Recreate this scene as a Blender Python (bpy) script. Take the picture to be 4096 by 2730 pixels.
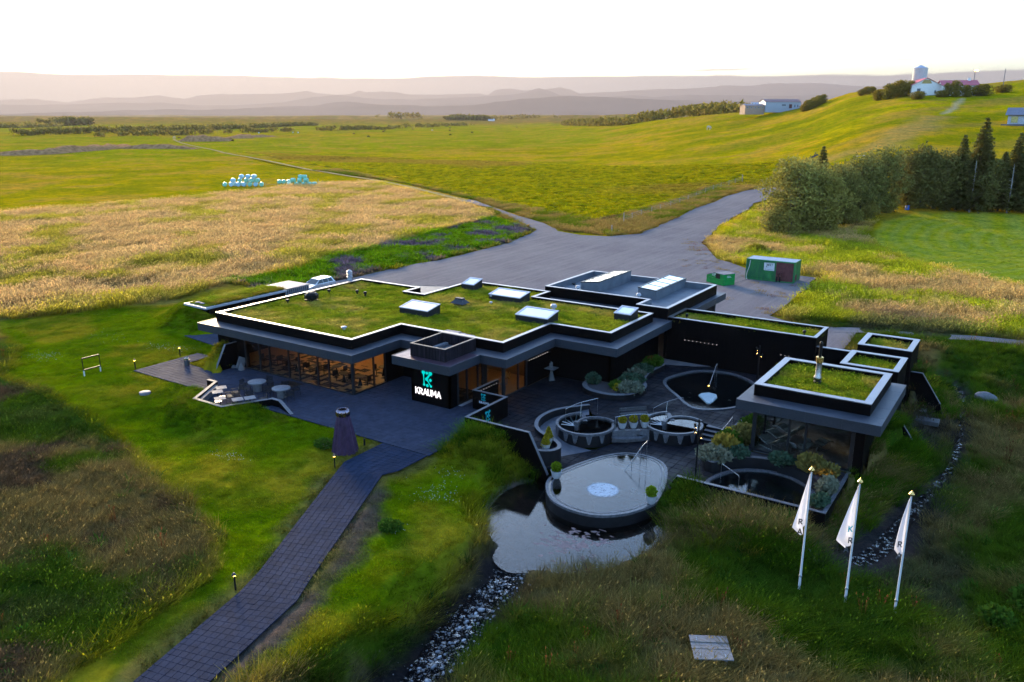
import bpy, bmesh, math, random
import numpy as np
from mathutils import Vector, Matrix
random.seed(7)
RNG = np.random.default_rng(11)
S = bpy.context.scene
for o in list(bpy.data.objects): bpy.data.objects.remove(o)
COL = S.collection
R = math.radians

# ------------------------------------------------------------------ camera: a drone 20 m above the terrace
cd = bpy.data.cameras.new('camera'); cam = bpy.data.objects.new('camera', cd); COL.objects.link(cam)
cd.sensor_width = 36.0; cd.lens = 28.54; cd.clip_start = .5; cd.clip_end = 120000
cam.location = (0, 0, 20.0); cam.rotation_euler = (R(90-15.593), 0, R(33.515))
S.camera = cam

# ------------------------------------------------------------------ sky, cloud bank and evening sun
SUN_AZ, SUN_EL = R(-33.515-24), R(10)          # azimuth from +Y towards +X
world = bpy.data.worlds.new('World'); S.world = world; world.use_nodes = True
nt = world.node_tree; nt.nodes.clear(); N = nt.nodes.new; L = nt.links.new
out = N('ShaderNodeOutputWorld'); bg = N('ShaderNodeBackground'); L(bg.outputs[0], out.inputs[0])
sky = N('ShaderNodeTexSky'); sky.sky_type = 'NISHITA'; sky.sun_disc = False
sky.sun_elevation = SUN_EL; sky.sun_rotation = SUN_AZ; sky.altitude = 100
sky.air_density = 1.0; sky.dust_density = 1.2; sky.ozone_density = 3.0
bg.inputs['Strength'].default_value = .12
# a low grey cloud bank all round the horizon, ragged on top, with a few thin streaks above it
tc = N('ShaderNodeTexCoord'); sep = N('ShaderNodeSeparateXYZ'); L(tc.outputs['Generated'], sep.inputs[0])
def mth(op, a, b=None, c=None):
    n = N('ShaderNodeMath'); n.operation = op
    for i, s in enumerate((a, b, c)):
        if s is None: continue
        if isinstance(s, (int, float)): n.inputs[i].default_value = s
        else: L(s, n.inputs[i])
    return n.outputs[0]
def ramp(v, a, b):
    n = N('ShaderNodeMapRange'); n.interpolation_type = 'SMOOTHSTEP'; L(v, n.inputs['Value'])
    n.inputs['From Min'].default_value = a; n.inputs['From Max'].default_value = b; return n.outputs[0]
mp = N('ShaderNodeMapping'); mp.inputs['Scale'].default_value = (7, 7, 60); L(tc.outputs['Generated'], mp.inputs[0])
nz = N('ShaderNodeTexNoise'); nz.inputs['Scale'].default_value = 1.0; nz.inputs['Detail'].default_value = 5; L(mp.outputs[0], nz.inputs[0])
mp2 = N('ShaderNodeMapping'); mp2.inputs['Scale'].default_value = (9, 9, 260); L(tc.outputs['Generated'], mp2.inputs[0])
nz2 = N('ShaderNodeTexNoise'); nz2.inputs['Scale'].default_value = 1.0; nz2.inputs['Detail'].default_value = 4; L(mp2.outputs[0], nz2.inputs[0])
edge = mth('ADD', .0435, mth('MULTIPLY', mth('SUBTRACT', nz.outputs[0], .5), .012))
bank = mth('MULTIPLY', ramp(mth('SUBTRACT', edge, sep.outputs[2]), -.0004, .0022), .995)
streak = mth('MULTIPLY', ramp(nz2.outputs[0], .60, .70), mth('MULTIPLY', ramp(sep.outputs[2], .040, .046), ramp(sep.outputs[2], .066, .052)))
cm = mth('MAXIMUM', bank, mth('MULTIPLY', streak, .75))
cloud = N('ShaderNodeRGB'); cloud.outputs[0].default_value = (.8, .82, .86, 1)
cloud.name = 'cloud_colour'
mx = N('ShaderNodeMix'); mx.data_type = 'RGBA'; L(cm, mx.inputs[0]); L(sky.outputs[0], mx.inputs[6]); L(cloud.outputs[0], mx.inputs[7])
L(mx.outputs[2], bg.inputs[0])

sd = bpy.data.lights.new('sun', 'SUN'); sun = bpy.data.objects.new('sun', sd); COL.objects.link(sun)
sd.energy = 1.7; sd.angle = R(10); sd.color = (1.0, .73, .40)
sdir = Vector((math.sin(SUN_AZ)*math.cos(SUN_EL), math.cos(SUN_AZ)*math.cos(SUN_EL), math.sin(SUN_EL)))
sun.rotation_euler = sdir.to_track_quat('Z', 'Y').to_euler(); sun.location = (-60, 60, 80)

S.render.engine = 'CYCLES'
S.view_settings.view_transform = 'Standard'; S.view_settings.look = 'None'
S.view_settings.exposure = 3.1; S.view_settings.gamma = 1.0; S.view_settings.use_curve_mapping = False
cy = S.cycles; cy.use_denoising = True; cy.max_bounces = 8; cy.diffuse_bounces = 2; cy.glossy_bounces = 3
cy.transmission_bounces = 4; cy.transparent_max_bounces = 8; cy.volume_bounces = 0; cy.caustics_reflective = False; cy.caustics_refractive = False
cy.use_adaptive_sampling = True; cy.adaptive_threshold = .015; cy.sample_clamp_indirect = 6
# ------------------------------------------------------------------ helpers
def tag(o, label=None, cat=None, group=None, kind=None):
    if label: o['label'] = label
    if cat: o['category'] = cat
    if group: o['group'] = group
    if kind: o['kind'] = kind
    return o
def empty(name, loc=(0, 0, 0), rz=0, label=None, cat=None, group=None):
    o = bpy.data.objects.new(name, None); COL.objects.link(o); o.location = loc; o.rotation_euler = (0, 0, rz)
    o.empty_display_size = .3
    return tag(o, label, cat, group)
def link(name, me, parent=None, loc=None, rz=0):
    o = bpy.data.objects.new(name, me); COL.objects.link(o)
    if parent:
        o.parent = parent
        if parent.name in WORLD: o.matrix_parent_inverse = Matrix.Translation(-parent.location)
    if loc is not None: o.location = loc
    if rz: o.rotation_euler = (0, 0, rz)
    return o
WORLD = set()
def wempty(*a, **k):
    """an Empty at a thing's base whose parts are modelled in world coordinates"""
    o = empty(*a, **k); WORLD.add(o.name); return o
def kids(o): return [c for c in bpy.data.objects if c.parent == o]
def copy_tree(o, parent=None):
    c = o.copy(); COL.objects.link(c); c.parent = parent
    for k in KIDS.get(o.name) or KIDS.setdefault(o.name, kids(o)): copy_tree(k, c)
    return c
KIDS = {}
class MB:
    """collects solids and builds them as ONE mesh object"""
    def __init__(s): s.v = []; s.f = []; s.m = []; s.mi = 0
    def add(s, vs, fs):
        n = len(s.v); s.v += [tuple(map(float, p)) for p in vs]
        for f in fs: s.f.append(tuple(i+n for i in f)); s.m.append(s.mi)
        return s
    def box(s, x0, y0, z0, x1, y1, z1):
        return s.add([(x0, y0, z0), (x1, y0, z0), (x1, y1, z0), (x0, y1, z0), (x0, y0, z1), (x1, y0, z1), (x1, y1, z1), (x0, y1, z1)],
                     [(3, 2, 1, 0), (4, 5, 6, 7), (0, 1, 5, 4), (1, 2, 6, 5), (2, 3, 7, 6), (3, 0, 4, 7)])
    def bar(s, p, q, w, h=None, up=(0, 0, 1)):
        """a straight bar of section w x h from p to q"""
        p = Vector(p); q = Vector(q); d = (q-p).normalized(); u = Vector(up)
        if abs(d.dot(u)) > .98: u = Vector((0, 1, 0))
        a = d.cross(u).normalized()*(w/2); b = a.cross(d).normalized()*((h or w)/2)
        vs = [p-a-b, p+a-b, p+a+b, p-a+b, q-a-b, q+a-b, q+a+b, q-a+b]
        return s.add(vs, [(3, 2, 1, 0), (4, 5, 6, 7), (0, 1, 5, 4), (1, 2, 6, 5), (2, 3, 7, 6), (3, 0, 4, 7)])
    def prism(s, poly, z0, z1, z1b=None):
        n = len(poly); area = sum(poly[i][0]*poly[(i+1) % n][1]-poly[(i+1) % n][0]*poly[i][1] for i in range(n))
        if area < 0: poly = poly[::-1]
        vs = [(x, y, z0) for x, y in poly]+[(x, y, z1) for x, y in poly]
        return s.add(vs, [tuple(range(n-1, -1, -1)), tuple(range(n, 2*n))]+[(i, (i+1) % n, n+(i+1) % n, n+i) for i in range(n)])
    def strip(s, pts, nrm, w0, w1, z0, z1, closed=False):
        """a solid band along pts, from offset w0 to w1 along the normals, z0..z1 (numbers or per-point lists)"""
        n = len(pts); A = []
        g = lambda z, i: z[i] if hasattr(z, '__len__') else z
        for i in range(n):
            (x, y), (a, b) = pts[i], nrm[i]
            A += [(x+a*w0, y+b*w0, g(z0, i)), (x+a*w1, y+b*w1, g(z0, i)), (x+a*w1, y+b*w1, g(z1, i)), (x+a*w0, y+b*w0, g(z1, i))]
        F = []
        for i in range(n if closed else n-1):
            p = 4*i; q = 4*((i+1) % n)
            for k in range(4): F.append((p+k, p+(k+1) % 4, q+(k+1) % 4, q+k))
        if not closed: F += [(3, 2, 1, 0), tuple(4*(n-1)+k for k in range(4))]
        return s.add(A, F)
    def tube(s, pts, r, n=8, r1=None, cap=True):
        pts = [Vector(p) for p in pts]; m = len(pts); V = []; F = []
        for i, p in enumerate(pts):
            d = (pts[min(i+1, m-1)]-pts[max(i-1, 0)]).normalized()
            u = Vector((0, 0, 1)) if abs(d.z) < .95 else Vector((1, 0, 0))
            a = d.cross(u).normalized(); b = a.cross(d)
            rr = r if r1 is None else r+(r1-r)*i/(m-1)
            for k in range(n):
                t = 2*math.pi*k/n; V.append(p+a*(rr*math.cos(t))+b*(rr*math.sin(t)))
        for i in range(m-1):
            for k in range(n): F.append((i*n+k, i*n+(k+1) % n, (i+1)*n+(k+1) % n, (i+1)*n+k))
        if cap: F += [tuple(range(n-1, -1, -1)), tuple((m-1)*n+k for k in range(n))]
        return s.add(V, F)
    def lathe(s, prof, n=16, c=(0, 0, 0), fn=None):
        V = []; F = []; m = len(prof)
        for r, z in prof:
            for k in range(n):
                t = 2*math.pi*k/n; rr = r*(fn(t, z) if fn else 1)
                V.append((c[0]+rr*math.cos(t), c[1]+rr*math.sin(t), c[2]+z))
        for i in range(m-1):
            for k in range(n): F.append((i*n+k, i*n+(k+1) % n, (i+1)*n+(k+1) % n, (i+1)*n+k))
        F += [tuple(range(n-1, -1, -1)), tuple((m-1)*n+k for k in range(n))]
        return s.add(V, F)
    def blob(s, c, rx, ry, rz, seed=0, amp=.2, nu=10, nv=6, flat=-1.0):
        rr = random.Random(seed); ph = [rr.uniform(0, 6.28) for _ in range(6)]; V = []; F = []
        for j in range(nv+1):
            b = -math.pi/2+math.pi*j/nv
            for i in range(nu):
                a = 2*math.pi*i/nu
                k = 1+amp*(.5*math.sin(2*a+ph[0])*math.cos(b)+.35*math.sin(3*a+ph[1]+2*b)*math.cos(b)+.4*math.sin(3*b+ph[2]+a)*math.cos(b))
                V.append((c[0]+rx*k*math.cos(a)*math.cos(b), c[1]+ry*k*math.sin(a)*math.cos(b), c[2]+max(rz*k*math.sin(b), flat*rz)))
        for j in range(nv):
            for i in range(nu): F.append((j*nu+i, j*nu+(i+1) % nu, (j+1)*nu+(i+1) % nu, (j+1)*nu+i))
        return s.add(V, F)
    def mesh(s, name, mats=None, smooth=False, bevel=0):
        me = bpy.data.meshes.new(name); me.from_pydata(s.v, [], s.f)
        mats = mats if isinstance(mats, (list, tuple)) else [mats]
        for m in mats: me.materials.append(m)
        if len(mats) > 1: me.polygons.foreach_set('material_index', s.m)
        if bevel:
            bm = bmesh.new(); bm.from_mesh(me); bmesh.ops.recalc_face_normals(bm, faces=bm.faces)
            bmesh.ops.bevel(bm, geom=[e for e in bm.edges if len(e.link_faces) == 2 and e.calc_face_angle(0) > .6], offset=bevel, segments=1, affect='EDGES')
            bm.to_mesh(me); bm.free()
        if smooth:
            me.polygons.foreach_set('use_smooth', [True]*len(me.polygons))
            try: me.set_sharp_from_angle(angle=R(38))
            except Exception: pass
        me.update(); return me
    def build(s, name, mats, parent=None, smooth=False, bevel=0, loc=None, rz=0):
        return link(name, s.mesh(name, mats, smooth, bevel), parent, loc, rz)
def normals(pts, closed=False):
    n = len(pts); out = []
    for i in range(n):
        a = pts[(i-1) % n] if closed or i > 0 else pts[i]; b = pts[(i+1) % n] if closed or i < n-1 else pts[i]
        dx, dy = b[0]-a[0], b[1]-a[1]; l = math.hypot(dx, dy) or 1; out.append((-dy/l, dx/l))
    return out
def spline(ctrl, n=8, closed=False):
    m = len(ctrl); out = []
    for i in range(m if closed else m-1):
        p = [ctrl[(i+k) % m] if closed else ctrl[min(max(i+k, 0), m-1)] for k in (-1, 0, 1, 2)]
        for j in range(n):
            t = j/n; out.append(tuple(.5*((2*p[1][d])+(-p[0][d]+p[2][d])*t+(2*p[0][d]-5*p[1][d]+4*p[2][d]-p[3][d])*t*t+(-p[0][d]+3*p[1][d]-3*p[2][d]+p[3][d])*t**3) for d in range(len(ctrl[0]))))
    if not closed: out.append(tuple(ctrl[-1]))
    return out
def offset_poly(poly, d):
    """mitred offset of a counter-clockwise polygon, positive d grows it"""
    n = len(poly); out = []
    for i in range(n):
        a = Vector(poly[i-1]); b = Vector(poly[i]); c = Vector(poly[(i+1) % n])
        e1 = (b-a).normalized(); e2 = (c-b).normalized(); n1 = Vector((e1.y, -e1.x)); n2 = Vector((e2.y, -e2.x))
        k = n1+n2; k = k/(max(k.dot(n1), .2)); out.append((b.x+k.x*d, b.y+k.y*d))
    return out
def fill(loops, z):
    """flat sheet bounded by the first loop with the other loops as holes -> (verts, faces)"""
    bm = bmesh.new(); ed = []
    for lp in loops:
        vs = [bm.verts.new((x, y, z)) for x, y in lp]
        ed += [bm.edges.new((vs[i], vs[(i+1) % len(vs)])) for i in range(len(vs))]
    bmesh.ops.triangle_fill(bm, use_beauty=True, edges=ed)
    for f in bm.faces:
        if f.normal.z < 0: f.normal_flip()
    bm.verts.index_update(); r = [tuple(v.co) for v in bm.verts], [tuple(v.index for v in f.verts) for f in bm.faces]; bm.free(); return r
def sheet(name, loops, z, m, parent=None):
    b = MB(); b.add(*fill(loops, z)); return b.build(name, m, parent)
def clip_half(poly, px, py, nx, ny):
    out = []; n = len(poly)
    for i in range(n):
        a, b = poly[i], poly[(i+1) % n]; da = (a[0]-px)*nx+(a[1]-py)*ny; db = (b[0]-px)*nx+(b[1]-py)*ny
        if da <= 0: out.append(a)
        if da*db < 0: t = da/(da-db); out.append((a[0]+(b[0]-a[0])*t, a[1]+(b[1]-a[1])*t))
    return out
def near_seg(x, y, poly):
    best = (1e18,)
    for k in range(len(poly)):
        x0, y0 = poly[k]; x1, y1 = poly[(k+1) % len(poly)]; ex, ey = x1-x0, y1-y0; l2 = ex*ex+ey*ey
        if l2 < 1e-12: continue
        t = min(max(((x-x0)*ex+(y-y0)*ey)/l2, 0), 1); qx, qy = x0+t*ex, y0+t*ey; d = (x-qx)**2+(y-qy)**2
        if d < best[0]: best = (d, qx, qy)
    return best
def inside(x, y, poly):
    c = False; n = len(poly)
    for i in range(n):
        x0, y0 = poly[i]; x1, y1 = poly[(i+1) % n]
        if (y0 > y) != (y1 > y) and x < x0+(y-y0)*(x1-x0)/(y1-y0): c = not c
    return c
def clip_to(poly, region, keep_in=True):
    """cuts a small convex tile back to the (smooth) boundary of a region"""
    for _ in range(3):
        if len(poly) < 3: return []
        bad = [p for p in poly if inside(p[0], p[1], region) != keep_in]
        bad = [p for p in bad if near_seg(p[0], p[1], region)[0] > 1e-6]
        if not bad: return poly
        p = max(bad, key=lambda q: near_seg(q[0], q[1], region)[0]); d, qx, qy = near_seg(p[0], p[1], region)
        l = math.sqrt(d) or 1; poly = clip_half(poly, qx, qy, (p[0]-qx)/l, (p[1]-qy)/l)
    return poly
def parea(p): return abs(sum(p[i][0]*p[(i+1) % len(p)][1]-p[(i+1) % len(p)][0]*p[i][1] for i in range(len(p))))/2
def pave(parent, name, tiles, z0, z1, m, gap=.008, keep=300):
    """tiles = convex outlines; those nearest the viewpoint become objects of their own, the rest one joined part"""
    tiles = [t for t in tiles if len(t) > 2 and parea(t) > .012]
    tiles.sort(key=lambda t: (t[0][0]**2+t[0][1]**2)/max(parea(t), .02))
    rest = MB(); cache = {}
    for i, t in enumerate(tiles):
        cx = sum(p[0] for p in t)/len(t); cy_ = sum(p[1] for p in t)/len(t); k = 1-gap/math.sqrt(parea(t))
        q = [((x-cx)*k, (y-cy_)*k) for x, y in t]; dz = random.uniform(-.004, .004)
        if i < keep:
            key = tuple((round(x, 3), round(y, 3)) for x, y in q)
            if key not in cache: b = MB(); b.prism(q, z0, z1); cache[key] = b.mesh(name, m)
            link(name, cache[key], parent, (cx, cy_, dz))
        else: rest.prism([(x+cx, y+cy_) for x, y in q], z0, z1+dz)
    if rest.v: tag(rest.build(name+'_field', m, parent), kind='stuff')
# ------------------------------------------------------------------ terrain (height of the land in metres, terrace = 0)
YAW = math.radians(33.515); CY, SY = math.cos(YAW), math.sin(YAW)
def uv(x, y): return x*CY + y*SY, -x*SY + y*CY          # right / ahead of the viewpoint
def xy(u, v): return u*CY - v*SY, u*SY + v*CY
def sstep(a, b, t):
    t = np.clip((t-a)/(b-a), 0, 1); return t*t*(3-2*t)
def hash2(i, j, seed):
    n = (i*374761393 + j*668265263 + seed*1442695041) & 0x7fffffff
    n = ((n ^ (n >> 13))*1274126177) & 0x7fffffff
    return ((n ^ (n >> 16)) & 0xffff)/65535.0
def vnoise(x, y, seed=0):
    x = np.asarray(x, float); y = np.asarray(y, float)
    i = np.floor(x).astype(np.int64); j = np.floor(y).astype(np.int64); fx = x-i; fy = y-j
    fx = fx*fx*(3-2*fx); fy = fy*fy*(3-2*fy)
    a = hash2(i, j, seed); b = hash2(i+1, j, seed); c = hash2(i, j+1, seed); d = hash2(i+1, j+1, seed)
    return (a*(1-fx)+b*fx)*(1-fy) + (c*(1-fx)+d*fx)*fy
def fbm(x, y, sc, seed=0, o=4):
    t = 0.; a = .5; n = 0.
    for k in range(o):
        t = t + a*vnoise(np.asarray(x)/sc+17.3*k, np.asarray(y)/sc-9.1*k, seed+k); n += a; a *= .5; sc *= .5
    return t/n
def sdpoly(x, y, poly):
    """signed distance to a polygon, negative inside"""
    x = np.asarray(x, float); y = np.asarray(y, float)
    d = np.full(np.broadcast(x, y).shape, 1e18); s = np.zeros(d.shape, bool); n = len(poly)
    for k in range(n):
        x0, y0 = poly[k]; x1, y1 = poly[(k+1) % n]
        ex, ey = x1-x0, y1-y0; wx, wy = x-x0, y-y0
        t = np.clip((wx*ex+wy*ey)/(ex*ex+ey*ey+1e-12), 0, 1)
        d = np.minimum(d, (wx-t*ex)**2+(wy-t*ey)**2)
        c = ((y0 <= y) & (y1 > y)) | ((y1 <= y) & (y0 > y))
        with np.errstate(divide='ignore', invalid='ignore'):
            s ^= c & (x < x0 + (y-y0)*ex/(ey if ey else 1e-12))
    d = np.sqrt(d); return np.where(s, -d, d)
def dline(x, y, pts):
    """distance to a polyline and the position along it (0..n-1)"""
    x = np.asarray(x, float); y = np.asarray(y, float)
    d = np.full(np.broadcast(x, y).shape, 1e18); q = np.zeros(d.shape)
    for k in range(len(pts)-1):
        x0, y0 = pts[k][:2]; x1, y1 = pts[k+1][:2]
        ex, ey = x1-x0, y1-y0; wx, wy = x-x0, y-y0
        t = np.clip((wx*ex+wy*ey)/(ex*ex+ey*ey+1e-12), 0, 1)
        dd = (wx-t*ex)**2+(wy-t*ey)**2; m = dd < d
        d = np.where(m, dd, d); q = np.where(m, k+t, q)
    return np.sqrt(d), q

def far_height(x, y):
    u, v = uv(x, y); v = np.maximum(v, 1e-3); s = u/v
    hm = np.interp(s, [0, .1, .17, .23, .29, .34, .37, .40, .46, .56, .63, .9, 1.3], [0, 6, 15, 20, 21.8, 24.8, 28, 31.8, 34.5, 35.5, 37.5, 42, 30])
    r1 = 430 + 570*np.clip(1-s/.5, 0, 1)**1.6
    r0 = 130 + 170*np.clip(1-s/.45, 0, 1)**1.3
    t = np.clip((v-r0)/(r1-r0), 0, 1); t = .7*t + .3*t*t*(3-2*t)
    h = hm*t
    h = h - 14*sstep(1.0, 1.9, v/r1)*np.clip(hm/20, 0, 1)*(s > .05)
    h = h + (fbm(x, y, 90, 5, 3)-.5)*3.2*sstep(140, 420, v)
    h = h + 46*np.clip(fbm(x, y, 800, 9, 5)-.44, 0, 1)*sstep(1700, 2700, v)
    return h
POND = spline([(-23.9, 38.4), (-24.5, 36.6), (-24.3, 34.6), (-23.6, 32.6), (-22.3, 31.4), (-21.0, 30.6), (-20.6, 29.8), (-19.6, 29.3), (-18.8, 29.7), (-16.7, 31.1), (-15.4, 32.7), (-14.6, 34.7), (-14.7, 36.6), (-15.6, 38.6), (-18, 40.5), (-22, 40.5)], 4, True)
STREAM = [(-19.9, 30.2, 1.0, -1.5), (-19.4, 28.4, 1.0, -1.62), (-19.3, 26.6, 1.25, -1.72), (-19.1, 24.9, 1.35, -1.8), (-18.9, 23.2, 1.3, -1.9), (-18.6, 21.6, 1.1, -2.0), (-18.3, 19.5, 1.0, -2.1), (-18, 15, 1.0, -2.3)]
BROOK = spline([(-5.6, 74.5), (-4.2, 72.2), (-3.7, 69.8), (-3.35, 64.5), (-3.0, 60), (-2.95, 55.5), (-3.3, 52.2), (-3.7, 49.2), (-4.2, 46.2), (-4.5, 43.6), (-4.8, 41.6), (-5.6, 39.4)], 3)
LOW = [(-19, 5), (-19.5, 24), (-20.5, 31), (-24.2, 33.5), (-24.2, 38.6), (-15.5, 40.5), (-7.4, 40.8), (-6.8, 50), (-6.4, 58), (-6.4, 64), (-4.5, 72), (0, 78), (25, 78), (45, 40), (20, 0)]
PATH_L = [(-33.1, 35.2), (-33.05, 31.75), (-32.29, 30.2), (-27.62, 20.9), (-27.0, 19.3), (-25.5, 13.4), (-25.1, 11.6)]
PATH_R = [(-29.5, 35.2), (-29.55, 32.6), (-29.95, 31.7), (-25.1, 21.55), (-24.45, 20.3), (-22.9, 13.9), (-22.4, 12.0)]
TERRACE = [(-60.2, 35.35), (-33.05, 35.3), (-29.45, 35.3), (-29.45, 43.4), (-32.1, 43.5), (-32.1, 46.6), (-53, 46.6), (-54.4, 40.9), (-54.4, 38.6), (-58.4, 39.1), (-58.4, 41.4), (-60.2, 41.4)]
BACKPAVE = [(-66.3, 44.3), (-60.2, 43.6), (-57.5, 43.6), (-57.5, 50), (-64.6, 50), (-64.6, 46.6)]
COURT = [(-29.3, 38.85), (-24.2, 38.85), (-23.6, 38.6), (-15.9, 39.2), (-15.7, 40.9), (-7.5, 40.9), (-7.5, 46.8), (-7.0, 46.9), (-7.0, 60.3), (-6.9, 66.0), (-10.6, 66), (-13.5, 66.1), (-25.4, 66.1), (-25.4, 53), (-31.4, 53), (-31.4, 46.5), (-32.0, 46.5), (-32.0, 43.5), (-29.3, 43.5)]
BUILT = [(-56.7, 41), (-41.2, 41), (-41.2, 46.4), (-36.8, 46.4), (-36.8, 42.3), (-33.3, 42.3), (-33.3, 46.4), (-31.5, 46.4), (-31.5, 53), (-25.3, 53), (-25.3, 74), (-38.9, 74), (-38.9, 63.4), (-46.8, 63.4), (-46.8, 58.2), (-56.7, 58.2)]
LOT = [(-69.5, 58), (-70.5, 62), (-73.5, 66.7), (-72.5, 80), (-72.0, 89.0), (-72.2, 108.2), (-76.5, 123.7), (-86.1, 132.0), (-103.4, 148.0), (-117.5, 155.6), (-120, 157.3), (-118.5, 160.2), (-115.5, 158.6), (-100, 146.5), (-90, 139), (-80.2, 132.1), (-72.5, 124.5), (-66.9, 122.4), (-62.1, 123.6), (-59.3, 129.8), (-61.5, 148.3), (-65.7, 172.8), (-67.6, 196), (-65.8, 206), (-61.5, 210.5), (-56, 211.5), (-46, 210.5), (-45, 204.5), (-52.5, 203),
       (-54.8, 197.6), (-56.5, 184.6), (-51.9, 150.8), (-46.4, 125.6), (-39.1, 112.5), (-31.9, 106.0), (-23.6, 106), (-22.9, 99), (-22.7, 90.7), (-22.3, 82.5), (-19.5, 80.5), (-14, 80), (-13.2, 66), (-26, 60), (-60, 55)]
TRACK = [(-118, 158), (-172, 189), (-223, 210.7), (-299, 250.5), (-408, 304), (-568, 392), (-640, 440)]
GPATH = [(-17, 79.5), (-13, 81.4), (-8.5, 82.4), (-3.9, 84.0), (-0.4, 84.6), (6, 86), (16, 90)]
NOOK = [(-51.9, 36.3), (-50.95, 36.3), (-49.0, 33.05), (-46.0, 33.05), (-44.4, 36.1), (-43.35, 36.1)]
MOUNDS = [  # ridge line (x, y, top z, spread)
    ([(-28.6, 38.3, .98, 3.0), (-26.6, 38.2, 1.0, 3.2), (-24.9, 38.2, .65, 2.6)], 1),
    ([(-29.9, 42.6, .5, 1.0), (-29.8, 38.9, .95, 1.6), (-28.6, 38.4, .95, 2.6)], 1),
    ([(-51.7, 35.6, .35, 1.3), (-49.6, 32.95, .47, 2.7), (-48.6, 32.6, .47, 2.9), (-46.3, 32.6, .47, 2.9), (-44.9, 34.2, .47, 2.6), (-44.2, 35.6, .3, 1.8), (-43.2, 35.75, .28, 1.2)], 1),
    ([(-14.2, 38.2, -.95, 2.2), (-12.6, 38.7, -.5, 3.0), (-10.5, 38.9, -.42, 3.2), (-8.0, 39.0, -.5, 3.1), (-6.4, 40.4, -.55, 2.6)], 1),
    ([(-6.4, 41, -.5, 2.6), (-6.4, 46, .3, 2.9), (-6.6, 51, .95, 3.1), (-6.8, 54.7, 1.1, 2.2)], 1),
    ([(-55.0, 40.4, 1.95, 2.3), (-55.3, 41.6, 2.0, 2.4), (-56.2, 43, 1.6, 2.2)], 1),
    ([(-66.5, 46.8, 1.7, 2.0), (-69.5, 47.3, 1.95, 3.4), (-72, 49.5, 1.5, 4.0), (-73.5, 54, .9, 4)], 1),
    ([(-6.6, 63.9, 1.9, 1.8), (-6.0, 64.8, 1.5, 2.6), (-4.9, 66.5, .3, 3)], 1)]

def height(x, y):
    x = np.asarray(x, float); y = np.asarray(y, float); x, y = np.broadcast_arrays(x, y)
    h = far_height(x, y).astype(float)
    u, v = uv(x, y); near = (v < 130) & (v > 2) & (np.abs(u) < 110)
    if not near.any(): return h
    X = x[near]; Y = y[near]; z = h[near]
    z = z - 1.5*sstep(1.5, -3.5, sdpoly(X, Y, LOW))
    rough = sstep(2, 9, sdpoly(X, Y, LAWN))
    z = z + (fbm(X, Y, 2.6, 31, 3)-.5)*(.16+.5*rough) + (fbm(X, Y, 9, 37, 2)-.5)*.5*rough
    z = z - .55*sstep(7.5, 1.5, np.hypot((X+47)*.8, Y-29.3)) - .35*sstep(5, 1, np.hypot(X+27, Y-33.5))
    for pts, _ in MOUNDS:
        d, q = dline(X, Y, pts); k = np.clip(q, 0, len(pts)-1.001); i = k.astype(int); t = k-i
        zt = np.array([p[2] for p in pts]); w = np.array([p[3] for p in pts])
        zt = zt[i]*(1-t)+zt[np.minimum(i+1, len(pts)-1)]*t; w = w[i]*(1-t)+w[np.minimum(i+1, len(pts)-1)]*t
        f = sstep(1, .08, d/w)*(.86+.28*fbm(X, Y, 1.1, 41, 2))
        z = np.where(zt > z, z+(zt-z)*np.clip(f, 0, 1), z)
    sd = sdpoly(X, Y, POND)
    z = np.minimum(z, -1.42 + np.where(sd < 0, sd*.4, sd*1.0)); z = np.where(sd < 0, np.maximum(z, -1.9), z)
    d, q = dline(X, Y, STREAM); k = np.clip(q, 0, len(STREAM)-1.001); i = k.astype(int); t = k-i
    A = np.array(STREAM); w = A[i, 2]*(1-t)+A[i+1, 2]*t; b = A[i, 3]*(1-t)+A[i+1, 3]*t
    wob = (fbm(X, Y, 1.6, 51, 3)-.5)*.9
    z = np.where(d < w+3, np.minimum(z, b + np.maximum(d-w+wob, 0)*1.1), z)
    d, q = dline(X, Y, BROOK); w = np.interp(q/(len(BROOK)-1), [0, .1, .55, .8, 1], [.5, .22, .28, .8, 1.3])
    z = np.where(d < 3, np.minimum(z, -1.62 + np.maximum(d-w+wob*.5, 0)*.55), z)
    for poly, zz in ((TERRACE, -.12), (BACKPAVE, -.12), (FOOT, -.1)):
        s2 = sdpoly(X, Y, poly); s2 = np.where((X < -54.25) & (X > -58.2) & (Y > 39), .25+np.maximum(s2-.05, 0)*9, s2); z = np.where(s2 < .25, np.minimum(z, zz+.0*s2), np.where(s2 < .8, np.minimum(z, zz+(s2-.25)*1.5), z))
    z = np.where(sdpoly(X, Y, NOOKP) < .05, np.minimum(z, -.2), z)
    z = np.where(sdpoly(X, Y, BUILT) < .1, np.minimum(z, -.3), z)
    z = np.where(sdpoly(X, Y, COURT) < -.03, np.minimum(z, -2.3), z)
    s3 = sdpoly(X, Y, LOT); z = np.where((s3 < .6) & (sdpoly(X, Y, COURT) > 0) & (Y > 55), np.minimum(z, -.07), z)
    h = h.copy(); h[near] = z; return h
FOOT = PATH_L + PATH_R[::-1]
NOOKP = [(-51.0, 36.4), (-48.9, 33.15), (-46.1, 33.15), (-44.5, 36.0), (-44.4, 37), (-51, 37)]
LAWN = [(-87, 37), (-75, 33.5), (-67.1, 28.4), (-61.1, 28.6), (-49.9, 27.1), (-41.1, 24.4), (-34.9, 22.8), (-31.7, 21.7), (-29.2, 19.2), (-28.7, 15.3), (-27, 8), (-22.3, 8), (-20.9, 24), (-21.5, 30), (-24.8, 32.5), (-24.6, 38.5), (-29, 44), (-56, 60), (-66, 60), (-71, 57), (-79, 50.5), (-82, 47)]
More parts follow.
